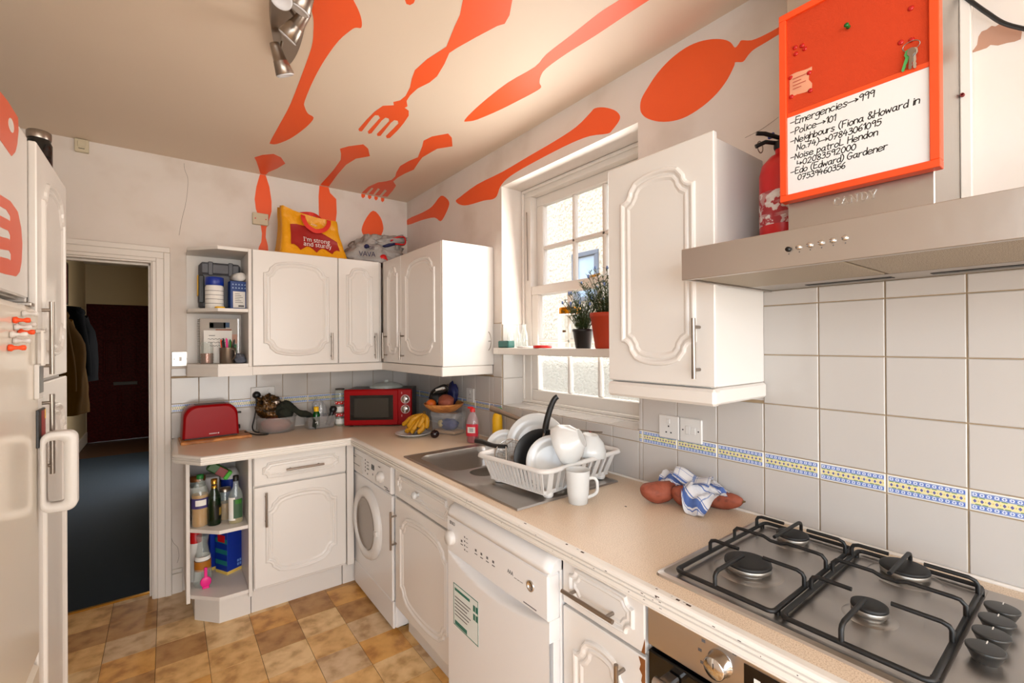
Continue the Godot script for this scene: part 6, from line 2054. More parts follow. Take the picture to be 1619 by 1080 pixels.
# ------------------------------------------------------------------ things on the worktop
func counter_things() -> void:
	var st := S()
	var t := thing("chopping_board", "wooden chopping board under the red toaster", "board", Vector3(-1.27, TOP, 0.15), 0.04)
	bx("board", mats["wood"], t, Vector3(-0.17, 0.0, -0.09), Vector3(0.17, 0.016, 0.105), 0.003)
	# toaster
	t = thing("toaster", "glossy red two-slot toaster on a wooden board", "toaster", Vector3(-1.295, TOP + 0.0165, 0.135), 0.05)
	st = S(false)
	var rs := []
	for e in [[-0.075, 0.012], [-0.070, 0.003], [-0.062, 0.0], [0.062, 0.0], [0.070, 0.003], [0.075, 0.012]]:
		var ring := []
		for p in rrect(-0.132 + e[1], 0.006 + e[1] * 0.3, 0.132 - e[1], 0.188 - e[1], 0.062, 7):
			var q := Vector2(p.x, p.y)
			if q.y < 0.07:                                          # square feet corners, round shoulders
				q.x = signf(q.x) * (0.132 - e[1]) if absf(q.x) > 0.06 else q.x
				q.x *= 1.0
			ring.append(Vector3(q.x * lerpf(1.04, 0.97, q.y / 0.188), q.y, e[0]))
		rs.append(ring)
	rings(st, rs, true, true)
	var tb := fin(st, "casing", mats["red_gloss"], t)
	bx("base", mats["black"], t, Vector3(-0.128, 0.0, -0.068), Vector3(0.128, 0.009, 0.068), 0.002)
	for z in [-0.028, 0.028]:
		bx("slot", mats["black"], t, Vector3(-0.075, 0.1865, z - 0.013), Vector3(0.075, 0.1895, z + 0.013), 0.001)
	bx("lever", mats["black"], t, Vector3(0.128, 0.118, -0.012), Vector3(0.158, 0.128, 0.012), 0.003)
	st = S(false)
	lathe(st, [[0.014, 0.0], [0.013, 0.014], [0.0, 0.015]], Vector3(0.134, 0.04, 0.02), 16, Basis(Vector3.BACK, -PI / 2))
	fin(st, "dial", mats["black"], t)
	st = S()
	for k in 7:
		box(st, Vector3(-0.012 + k * 0.0055, 0.022, 0.075), Vector3(-0.0085 + k * 0.0055, 0.027, 0.0756))
	lathe(st, [[0.004, 0.0], [0.0, 0.0004]], Vector3(0.032, 0.0245, 0.0754), 10, Basis(Vector3.RIGHT, PI / 2))
	fin(st, "badge_print", mats["paper"], t)
	# cable and plug
	t = thing("toaster_plug", "round black plug with flex running down to the toaster", "plug", Vector3(0, 0, 0))
	st = S(false)
	lathe(st, [[0.022, 0.0], [0.024, 0.006], [0.021, 0.026], [0.014, 0.032], [0.0, 0.033]], Vector3(-1.04, 1.125, 0.016), 20, Basis(Vector3.RIGHT, PI / 2))
	fin(st, "plug", mats["black"], t)
	st = S()
	tube(st, curve([Vector3(-1.045, 1.11, 0.04), Vector3(-1.045, 1.06, 0.045), Vector3(-1.055, 0.99, 0.05), Vector3(-1.07, 0.93, 0.07), Vector3(-1.06, 0.908, 0.12), Vector3(-1.01, 0.9045, 0.2), Vector3(-1.02, 0.9045, 0.235), Vector3(-1.07, 0.9045, 0.2), Vector3(-1.12, 0.92, 0.14)], 8), 0.0038, 8)
	fin(st, "flex", mats["black"], t)
	# rounded tub of packets with a green cloth hanging out
	t = thing("plastic_tub", "oval translucent tub heaped with gold packets", "tub", Vector3(-0.945, TOP, 0.135))
	st = S(false)
	lathe(st, [[0.094, 0.0], [0.102, 0.004], [0.112, 0.085], [0.116, 0.09], [0.116, 0.097], [0.112, 0.097], [0.108, 0.088], [0.099, 0.008], [0.0, 0.006]], Vector3.ZERO, 40, Basis.IDENTITY, Vector2(1.0, 0.95))
	fin(st, "tub", mats["frosted_plastic"], t)
	st = S(false)
	lump(st, Vector3(0, 0.045, 0), Vector3(0.085, 0.05, 0.075), 0.2, 2.0, 4)
	fin(st, "pink_contents", mat("ham_pink", Color(0.62, 0.33, 0.24), 0.6), t)
	t = thing("food_packet", "crinkled gold and brown foil packet heaped in the oval tub", "packet", Vector3(-0.985, TOP + 0.1, 0.14))
	st = S(false)
	lump(st, Vector3(0, 0.045, 0.0), Vector3(0.072, 0.085, 0.05), 0.5, 1.8, 31, Basis(Vector3.BACK, 0.35), 40, 26, -0.05)
	var gm := mat("gold_foil", Color.WHITE, 0.28)
	gm.metallic = 0.35
	gm.albedo_texture = noise_tex(256, 0.02, 3, [[0.0, Color(0.05, 0.035, 0.02)], [0.45, Color(0.16, 0.10, 0.03)], [0.55, Color(0.50, 0.34, 0.06)], [0.68, Color(0.20, 0.10, 0.03)], [0.8, Color(0.62, 0.55, 0.46)]], false, 1, 91)
	bumpy(gm, 0.03, 14.0, 4.0, 0.8)
	gm.albedo_texture.color_ramp.interpolation_mode = Gradient.GRADIENT_INTERPOLATE_LINEAR
	fin(st, "foil_body", gm, t)
	st = S(false)
	lump(st, Vector3(0.03, 0.085, 0.02), Vector3(0.03, 0.022, 0.03), 0.5, 2.0, 12)
	fin(st, "silver_corner", mats["nickel"], t)
	t = thing("green_cloth", "dark olive cloth draped from the oval tub onto the next one", "cloth", Vector3(-0.86, TOP, 0.17))
	st = S(false)
	var spine := curve([Vector3(-0.09, 0.15, -0.01), Vector3(-0.05, 0.175, 0.0), Vector3(0.0, 0.16, 0.0), Vector3(0.035, 0.13, 0.01), Vector3(0.08, 0.115, 0.01), Vector3(0.11, 0.085, 0.02), Vector3(0.115, 0.03, 0.03)], 6)
	var sheet := []
	for i in spine.size():
		var row := []
		var f := float(i) / spine.size()
		for j in 11:
			var s := (j - 5) / 5.0
			row.append(spine[i] + Vector3(0.010 * sin(s * 5.0 + f * 3.0), -0.028 * s * s + 0.006 * sin(s * 7.0 + f * 9.0), s * lerpf(0.06, 0.04, f)))
		sheet.append(row)
	for back in 1:
		grid(st, sheet)
		var under := []
		for r in sheet:
			var row := []
			for p in r:
				row.append(p + Vector3(-0.004, -0.006, 0))
			under.append(row)
		grid(st, under)
	var olive := bumpy(mat("olive_cloth", Color(0.115, 0.13, 0.08), 0.95), 0.2, 5.0, 8.0, 0.4)
	fin(st, "cloth", olive, t)
	st = S(false)
	lump(st, Vector3(-0.045, 0.135, 0.005), Vector3(0.055, 0.055, 0.055), 0.35, 1.8, 7)
	fin(st, "bunched_end", olive, t)
	st = S()
	tube(st, [Vector3(0.118, 0.045, 0.075), Vector3(0.132, 0.05, 0.07), Vector3(0.133, 0.033, 0.07)], 0.002, 6)
	fin(st, "white_mark", mats["paper"], t)
	# oblong tub
	t = thing("plastic_tub", "small oblong translucent tub holding bottles next to the jars", "tub", Vector3(-0.695, TOP, 0.16))
	st = S()
	rs = []
	for e in [[0.0, 0.08, 0.058], [0.002, 0.082, 0.06], [0.07, 0.088, 0.066], [0.074, 0.091, 0.069], [0.079, 0.091, 0.069], [0.079, 0.087, 0.065], [0.006, 0.078, 0.056]]:
		var ring := []
		for p in rrect(-e[1], -e[2], e[1], e[2], 0.018, 4):
			ring.append(Vector3(p.x, e[0], p.y))
		rs.append(ring)
	rings(st, rs, true, true)
	fin(st, "tub", mats["frosted_plastic"], t)
	t = thing("small_bottle", "little green bottle with yellow cap in the oblong tub", "bottle", Vector3(-0.72, TOP + 0.007, 0.18))
	turned(t, "bottle", [[0.02, 0.0], [0.022, 0.004], [0.022, 0.085], [0.016, 0.1], [0.013, 0.104]], mat("bottle_bright_green", Color(0.02, 0.28, 0.08), 0.15))
	turned(t, "cap", [[0.015, 0.102], [0.0155, 0.128], [0.012, 0.132], [0.0, 0.132]], mats["yellow"])
	t = thing("pepper_mill", "black pepper mill leaning in the oblong tub", "mill", Vector3(-0.648, TOP + 0.012, 0.175))
	turned(t, "body", [[0.016, 0.0], [0.018, 0.05], [0.014, 0.075], [0.018, 0.09]], mats["black"], Vector3.ZERO, 16, Basis(Vector3.BACK, -0.35))
	turned(t, "top", [[0.018, 0.088], [0.024, 0.10], [0.022, 0.122], [0.0, 0.13]], mats["black"], Vector3.ZERO, 16, Basis(Vector3.BACK, -0.35))
	t = thing("net_bag", "see-through striped bag standing in the oblong tub", "bag", Vector3(-0.685, TOP + 0.01, 0.12))
	st = S(false)
	lump(st, Vector3(0, 0.09, 0), Vector3(0.045, 0.085, 0.025), 0.4, 1.5, 17, Basis(Vector3.BACK, 0.2), 24, 16, -0.088)
	fin(st, "film", mats["clear_plastic"], t)
	st = S()
	for k in 4:
		tube(st, [Vector3(-0.035 + k * 0.018, 0.05, 0.027), Vector3(-0.05 + k * 0.022, 0.15, 0.02)], 0.0015, 5)
	fin(st, "dark_stripe", mats["grey_ink"], t)
	# stack of jars
	for k in 3:
		t = thing("preserve_jar", ["jar of pale preserve with red checked lid, bottom of the stack", "jar with red checked lid, middle of the jar stack", "upturned plain glass jar on top of the jar stack"][k], "jar", Vector3(-0.565, TOP + k * 0.0805, 0.165), 0.0, "stacked jars")
		if k < 2:
			bottle(t, [[0.028, 0.0], [0.031, 0.004], [0.031, 0.052], [0.027, 0.062]], mats["bottle_glass"], 0.05, mat("preserve_%d" % k, [Color(0.62, 0.60, 0.50), Color(0.55, 0.36, 0.28)][k], 0.6))
			band(t, "label", 0.0314, 0.012, 0.045, mats["paper"], 14, Vector2.ONE, 0.4, 0.6)
			turned(t, "lid", [[0.0315, 0.062], [0.0325, 0.064], [0.0325, 0.078], [0.03, 0.08], [0.0, 0.08]], mats["red"])
			st = S()
			for q in 12:
				var a := TAU * q / 12.0
				box(st, Vector3(cos(a) * 0.0327 - 0.003, 0.066 + (q % 2) * 0.006, sin(a) * 0.0327 - 0.003), Vector3(cos(a) * 0.0327 + 0.003, 0.072 + (q % 2) * 0.006, sin(a) * 0.0327 + 0.003))
			fin(st, "white_check", mats["paper"], t)
		else:
			bottle(t, [[0.026, 0.0], [0.031, 0.012], [0.031, 0.075], [0.027, 0.08]], mats["bottle_glass"], 0.0, null)
			turned(t, "rim", [[0.028, 0.076], [0.03, 0.078], [0.03, 0.085], [0.0, 0.086]], mats["dark_steel"])
	microwave()
	fruit()

func microwave() -> void:
	var a := Vector3(-0.569, TOP, 0.262)
	var t := thing("microwave", "bright red microwave with two white dials in the corner", "microwave", a, -0.576)
	var w := 0.44
	var h := 0.245
	bx("body", mat("microwave_case", Color(0.16, 0.155, 0.155), 0.4, 0.3), t, Vector3(0.006, 0.012, -0.27), Vector3(w - 0.006, h - 0.004, -0.02), 0.004)
	bx("front", mats["red_gloss"], t, Vector3(0.0, 0.008, -0.022), Vector3(w, h, 0.0), 0.006)
	var d := bx("door", mats["red_gloss"], t, Vector3(0.003, 0.012, 0.0), Vector3(0.352, h - 0.004, 0.009), 0.004)
	bx("door_surround", mats["black_gloss"], d, Vector3(0.042, 0.045, 0.009), Vector3(0.32, 0.208, 0.0105), 0.0)
	bx("door_window", mat("microwave_mesh", Color(0.17, 0.16, 0.14), 0.15), d, Vector3(0.07, 0.062, 0.0105), Vector3(0.292, 0.188, 0.0115), 0.0)
	for y in [0.178, 0.112]:
		st_dial(t, Vector3(0.398, y, 0.0))
	var st := S()
	for q in [[0.372, 0.212], [0.372, 0.062]]:
		box(st, Vector3(q[0], q[1], 0.0), Vector3(q[0] + 0.006, q[1] + 0.014, 0.0006))
	fin(st, "panel_marks", mat("pale_print", Color(0.75, 0.5, 0.48), 0.5), t)
	for x in [0.04, w - 0.04]:
		bx("foot", mats["black"], t, Vector3(x - 0.012, 0.0, -0.05), Vector3(x + 0.012, 0.012, -0.026), 0.001)
		bx("foot", mats["black"], t, Vector3(x - 0.012, 0.0, -0.24), Vector3(x + 0.012, 0.012, -0.215), 0.001)
	var b := thing("glass_dish_lid", "clear glass dish lid lying on top of the microwave", "lid", a + Vector3(0.28, h + 0.001, 0.03))
	turned(b, "dome", [[0.11, 0.0], [0.112, 0.004], [0.1, 0.02], [0.06, 0.035], [0.0, 0.04]], mats["bottle_glass"], Vector3.ZERO, 32)
	turned(b, "knob", [[0.012, 0.038], [0.016, 0.05], [0.0, 0.054]], mats["bottle_glass"], Vector3.ZERO, 16)

func st_dial(t: Node3D, at: Vector3) -> void:
	var rx := Basis(Vector3.RIGHT, PI / 2)
	turned(t, "dial_scale", [[0.029, 0.0], [0.029, 0.0008], [0.0265, 0.0008], [0.0265, 0.0]], mats["paper"], at, 28, rx)
	var d := turned(t, "dial", [[0.023, 0.0], [0.022, 0.012], [0.02, 0.014], [0.0, 0.0145]], mats["chrome"], at, 28, rx)
	bx("dial_grip", mats["white_plastic"], d, at + Vector3(-0.004, -0.02, 0.0143), at + Vector3(0.004, 0.02, 0.022), 0.002)

func fruit() -> void:
	var t := thing("fruit_plate", "small white plate under the bananas", "plate", Vector3(-0.325, TOP, 0.795))
	turned(t, "plate", [[0.055, 0.0], [0.06, 0.003], [0.085, 0.008], [0.105, 0.016], [0.107, 0.018], [0.104, 0.0195], [0.082, 0.012], [0.06, 0.007], [0.0, 0.006]], mats["china"], Vector3.ZERO, 40)
	t = thing("banana_bunch", "bunch of ripe yellow bananas on the small white plate", "bananas", Vector3(-0.30, TOP + 0.012, 0.79))
	var bm := mat("banana_skin", Color(0.76, 0.54, 0.05), 0.5)
	bm.albedo_texture = noise_tex(256, 0.03, 4, [[0.0, Color(0.35, 0.25, 0.12)], [0.22, Color(0.75, 0.68, 0.5)], [0.35, Color.WHITE]], false, 1, 101)
	tri(bm, 6.0)
	var top := Vector3(0.03, 0.118, 0.035)
	var back := Vector3(0.797, 0, 0.604)                             # the bunch fans out sideways, along the plate
	var near := Vector3(-0.604, 0, 0.797)
	for e in [[-0.125, 0.045, -0.01, 0.015], [-0.085, 0.04, 0.03, 0.02], [-0.02, 0.042, 0.055, 0.022], [0.03, 0.034, 0.05, 0.035], [-0.10, 0.012, 0.025, 0.035], [-0.062, 0.012, 0.05, 0.04], [-0.02, 0.012, 0.066, 0.04]]:
		var tip: Vector3 = back * e[0] + near * e[2] + Vector3(0.03, e[1], 0.02)
		var mid: Vector3 = top.lerp(tip, 0.5) + near * e[3] * 0.5 + back * (0.015 if e[0] > -0.03 else -0.012) + Vector3(0, 0.006 if e[1] > 0.02 else -0.026, 0)
		var pts := curve([top, top.lerp(mid, 0.3), mid, mid.lerp(tip, 0.6) + Vector3(0, -0.004, 0), tip], 5)
		var rad := []
		for i in pts.size():
			var q := float(i) / (pts.size() - 1)
			rad.append(0.0036 + 0.0118 * smoothstep(0.1, 0.45, q) * (1.0 - 0.65 * smoothstep(0.86, 1.0, q)))
		var sb := S()
		tube(sb, pts, rad, 6)
		var b := fin(sb, "banana", bm, t)
		sb = S()
		var dir: Vector3 = (pts[-1] - pts[-3]).normalized()
		tube(sb, [tip - dir * 0.001, tip + dir * 0.005], [0.006, 0.0035], 7)
		fin(sb, "tip", mats["black"], b)
	var st := S()
	tube(st, [top + Vector3(0, -0.008, 0), top + Vector3(0.002, 0.012, 0.002)], 0.009, 10)
	fin(st, "stalk", mat("stalk_brown", Color(0.33, 0.24, 0.08), 0.7), t)
	t = thing("plum", "single dark purple plum beside the banana plate", "plum", Vector3(-0.262, TOP, 0.945))
	st = S(false)
	lump(st, Vector3(0, 0.023, 0), Vector3(0.0255, 0.0235, 0.0255), 0.05, 1.0, 2, Basis.IDENTITY, 24, 16)
	fin(st, "fruit", mat("plum_skin", Color(0.10, 0.015, 0.035), 0.25), t)
	st = S()
	tube(st, [Vector3(0, 0.045, 0), Vector3(0.002, 0.054, 0.002)], 0.0015, 6)
	fin(st, "stalk", mats["stalk_brown"], t)
	# clear box with a wooden bowl on top
	t = thing("food_container", "clear lidded plastic container under the wooden bowl", "container", Vector3(-0.128, TOP, 0.865), -1.2)
	st = S()
	var rs := []
	for e in [[0.0, 0.088, 0.05], [0.003, 0.092, 0.054], [0.11, 0.097, 0.058], [0.112, 0.097, 0.058]]:
		var ring := []
		for p in rrect(-e[1], -e[2], e[1], e[2], 0.02, 4):
			ring.append(Vector3(p.x, e[0], p.y))
		rs.append(ring)
	rings(st, rs, true, false)
	fin(st, "tub", mats["clear_plastic"], t)
	st = S()
	rs = []
	for e in [[0.102, 0.101, 0.062], [0.128, 0.101, 0.062], [0.131, 0.098, 0.059]]:
		var ring := []
		for p in rrect(-e[1], -e[2], e[1], e[2], 0.022, 4):
			ring.append(Vector3(p.x, e[0], p.y))
		rs.append(ring)
	rings(st, rs, false, true)
	fin(st, "lid", mats["frosted_plastic"], t)
	bx("rice", mat("rice_tone", Color(0.76, 0.62, 0.47), 0.8), t, Vector3(-0.084, 0.004, -0.046), Vector3(0.084, 0.022, 0.046), 0.004)
	st = S(false)
	lump(st, Vector3(0.015, 0.056, 0.005), Vector3(0.06, 0.034, 0.035), 0.35, 1.7, 6)
	fin(st, "blue_packet", mat("packet_blue", Color(0.13, 0.20, 0.45), 0.35), t)
	st = S(false)
	lump(st, Vector3(-0.04, 0.058, 0.022), Vector3(0.02, 0.022, 0.018), 0.3, 2.0, 8)
	fin(st, "cream_packet", mat("packet_cream", Color(0.75, 0.66, 0.45), 0.6), t)
	var y := TOP + 0.1315
	t = thing("wooden_bowl", "shallow wooden bowl of fruit on the clear container", "bowl", Vector3(-0.15, y, 0.85))
	turned(t, "bowl", [[0.06, 0.0], [0.075, 0.006], [0.11, 0.032], [0.122, 0.05], [0.12, 0.053], [0.116, 0.05], [0.1, 0.033], [0.06, 0.01], [0.0, 0.008]], mats["wood"], Vector3.ZERO, 40)
	var sp := mat("sweet_potato_skin", Color(0.57, 0.29, 0.20), 0.7)
	sp.albedo_texture = noise_tex(256, 0.03, 5, [[0.1, Color(0.62, 0.55, 0.5)], [0.4, Color(0.95, 0.9, 0.85)], [0.8, Color.WHITE]], false, 1, 111)
	bumpy(sp, 0.03, 6.0, 4.0, 0.5)
	t = thing("sweet_potato", "round reddish sweet potato in the wooden bowl", "sweet potato", Vector3(-0.165, y + 0.067, 0.905))
	st = S(false)
	lump(st, Vector3.ZERO, Vector3(0.045, 0.042, 0.055), 0.12, 1.2, 3, Basis.IDENTITY, 28, 18)
	fin(st, "root", sp, t)
	t = thing("orange_fruit", "orange resting low in the wooden bowl", "orange", Vector3(-0.225, y + 0.05, 0.83))
	st = S(false)
	lump(st, Vector3.ZERO, Vector3(0.03, 0.028, 0.03), 0.02, 1.0, 3)
	fin(st, "fruit", mat("orange_peel", Color(0.80, 0.36, 0.06), 0.5), t)
	t = thing("black_pouch", "black pouch with a looped white strap in the wooden bowl", "pouch", Vector3(-0.13, y + 0.04, 0.78))
	st = S(false)
	lump(st, Vector3(-0.01, 0.02, 0.0), Vector3(0.07, 0.06, 0.055), 0.3, 1.5, 13)
	fin(st, "body", mats["black"], t)
	st = S(false)
	tube(st, curve([Vector3(-0.05, 0.03, -0.055), Vector3(-0.05, 0.075, -0.02), Vector3(-0.045, 0.105, 0.05), Vector3(-0.035, 0.12, 0.105), Vector3(-0.025, 0.105, 0.125), Vector3(-0.03, 0.085, 0.10), Vector3(-0.045, 0.07, 0.03)], 6), 0.0085, 10)
	fin(st, "strap", mats["black"], t)
	st = S(false)
	tube(st, curve([Vector3(-0.048, 0.09, 0.03), Vector3(-0.042, 0.10, 0.07), Vector3(-0.036, 0.107, 0.10)], 5), 0.008, 10)
	fin(st, "pale_lining", mats["paper"], t)
	t = thing("crisp_packet", "navy and silver snack packet against the wall behind the bowl", "packet", Vector3(-0.062, y + 0.05, 0.80))
	st = S(false)
	lump(st, Vector3(0, 0.045, 0), Vector3(0.026, 0.075, 0.055), 0.35, 1.6, 19, Basis(Vector3.RIGHT, 0.2), 28, 18)
	fin(st, "packet", mats["navy"], t)
	st = S(false)
	lump(st, Vector3(-0.018, 0.075, -0.03), Vector3(0.016, 0.03, 0.028), 0.45, 2.0, 23)
	fin(st, "silver_edge", mats["nickel"], t)
	# washing-up liquid and the yellow bottle
	t = thing("washing_up_liquid", "clear bottle of dark red washing-up liquid with red cap", "bottle", Vector3(-0.158, TOP, 1.19), -0.9)
	var prof := [[0.028, 0.0], [0.034, 0.006], [0.036, 0.05], [0.036, 0.09], [0.032, 0.125], [0.022, 0.152], [0.012, 0.166], [0.012, 0.176]]
	bottle(t, prof, mat("clear_pink", Color(0.9, 0.75, 0.78, 0.2), 0.1), 0.10, mats["red_soap"], 28, Vector2(1.0, 0.72))
	mats["clear_pink"].transparency = BaseMaterial3D.TRANSPARENCY_ALPHA
	turned(t, "cap", [[0.014, 0.17], [0.0145, 0.188], [0.012, 0.19], [0.0, 0.19]], mats["red"])
	bx("spout", mats["red"], t, Vector3(-0.028, 0.187, -0.007), Vector3(0.004, 0.197, 0.007), 0.003)
	band(t, "label", 0.0372, 0.04, 0.105, mat("label_rose", Color(0.80, 0.14, 0.22), 0.4), 14, Vector2(1.0, 0.72), 0.36, 0.45)
	band(t, "label_centre", 0.0376, 0.058, 0.09, mats["paper"], 10, Vector2(1.0, 0.72), 0.2, 0.95)
	st = S()
	for k in 3:
		box(st, Vector3(-0.01, 0.066 + k * 0.007, 0.0268), Vector3(0.012, 0.069 + k * 0.007, 0.0274))
	fin(st, "label_print", mats["navy"], t)
	t = thing("yellow_bottle", "yellow bottle with green top behind the tap spout", "bottle", Vector3(-0.052, TOP, 1.275))
	turned(t, "bottle", [[0.026, 0.0], [0.028, 0.004], [0.028, 0.13], [0.022, 0.155], [0.012, 0.165]], mats["yellow"])
	turned(t, "cap", [[0.014, 0.163], [0.014, 0.185], [0.0, 0.187]], mat("leaf_green", Color(0.13, 0.52, 0.16), 0.4))
	bx("nozzle", mats["leaf_green"], t, Vector3(-0.008, 0.184, -0.006), Vector3(0.012, 0.194, 0.03), 0.003)
	# sweet potatoes under a tea towel
	for e in [[Vector3(-0.155, 0, 2.375), Vector3(0.038, 0.036, 0.068), 1.15, 5, "large curved sweet potato at the left end of the towel pile"], [Vector3(-0.115, 0, 2.455), Vector3(0.036, 0.034, 0.05), 0.7, 8, "stubby sweet potato half under the tea towel"], [Vector3(-0.05, 0, 2.52), Vector3(0.03, 0.03, 0.085), 0.12, 11, "long slim sweet potato sticking out towards the hob"]]:
		t = thing("sweet_potato", e[4], "sweet potato", e[0] + Vector3(0, TOP + e[1].y * 0.95, 0), e[2])
		st = S(false)
		var n := 18
		var rs2 := []
		var nz := FastNoiseLite.new()
		nz.seed = e[3]
		nz.frequency = 1.5
		for i in n + 1:
			var th := PI * i / n
			var ring := []
			for j in 20:
				var ph := TAU * j / 20
				var dd := Vector3(sin(th) * cos(ph), sin(th) * sin(ph), -cos(th))
				var k := 1.0 + 0.12 * nz.get_noise_3dv(dd)
				var taper := pow(sin(th), 0.9) if sin(th) > 0.001 else 0.0
				ring.append(Vector3(cos(ph) * taper * e[1].x * k, sin(ph) * taper * e[1].y * k + 0.012 * pow(cos(th), 2.0), -cos(th) * e[1].z))
			rs2.append(ring)
		rings(st, rs2, false, false)
		fin(st, "root", mats["sweet_potato_skin"], t)
		st = S()
		tube(st, [Vector3(0, 0.011, e[1].z * 0.97), Vector3(0, 0.013, e[1].z * 1.08)], [0.005, 0.002], 8)
		fin(st, "stub", mats["stalk_brown"], t)
	tea_towel()

func tea_towel() -> void:
	var im := Image.create(256, 256, false, Image.FORMAT_RGB8)
	im.fill(Color(0.80, 0.79, 0.79))
	var bl := Color(0.24, 0.34, 0.58)
	for s in [[26, 4], [36, 26], [68, 4], [120, 4], [190, 4], [200, 28], [234, 4]]:
		im.fill_rect(Rect2i(0, s[0], 256, s[1]), bl.lerp(Color(0.8, 0.79, 0.79), 0.1))
	for s in [[30, 3], [120, 20], [148, 3], [222, 3]]:
		for x in range(s[0], s[0] + s[1]):
			for y in 256:
				im.set_pixel(x, y, im.get_pixel(x, y).lerp(bl, 0.55))
	var m := mat("towel_weave", Color.WHITE, 0.95)
	m.albedo_texture = ImageTexture.create_from_image(im)
	var t := thing("tea_towel", "blue and white striped tea towel thrown over sweet potatoes", "tea towel", Vector3(-0.09, TOP, 2.45))
	var st := S(false)
	var nz := FastNoiseLite.new()
	nz.seed = 6
	nz.frequency = 9.0
	var rows := []
	var n := 40
	for i in n + 1:
		var row := []
		for j in n + 1:
			var u := i / float(n)       # across, from wall side to room side
			var v := j / float(n)       # along z
			var z := lerpf(-0.10, 0.105, v) + 0.012 * sin(u * 6.0)
			var x := lerpf(0.055, -0.028 - 0.062 * smoothstep(0.38, 0.68, v), u) + 0.045 * v * (1.0 - u) * 0.3
			var hump := 0.086 - 0.02 * v - 0.6 * pow(absf(z + 0.0) , 2.0)
			var h := hump * (1.0 - pow(clampf((u - 0.45) / 0.55, 0.0, 1.0), 2.0) * (0.22 + 0.7 * smoothstep(0.45, 0.8, v)))
			h += 0.020 * nz.get_noise_2d(u * 0.16, v * 0.26) + 0.011 * nz.get_noise_2d(u * 0.4 + 3.0, v * 0.55) + 0.012 * sin(v * 17.0 + u * 5.0) * smoothstep(0.1, 0.5, u) * 0.55
			if v > 0.8:
				h = lerpf(h, 0.01, smoothstep(0.8, 1.0, v) * smoothstep(0.4, 0.9, u))
			row.append(Vector3(x, maxf(h, 0.002), z))
		rows.append(row)
	grid(st, rows)
	# fold lying back on itself
	var fold := []
	for i in 15:
		var row := []
		for j in 15:
			var u := i / 14.0
			var v := j / 14.0
			row.append(Vector3(0.03 - 0.065 * u, 0.098 - 0.01 * v + 0.012 * sin(u * 5.0) + 0.008 * sin(v * 7.0 + u * 2.0), -0.06 + 0.13 * v + 0.015 * u))
		fold.append(row)
	grid(st, fold)
	fin(st, "cloth", m, t)

# ------------------------------------------------------------------ dish rack and what dries in it
func facing(n: Vector3) -> Basis:       # y axis along n
	var y := n.normalized()
	var x := y.cross(Vector3.UP).normalized()
	return Basis(x, y, x.cross(y))

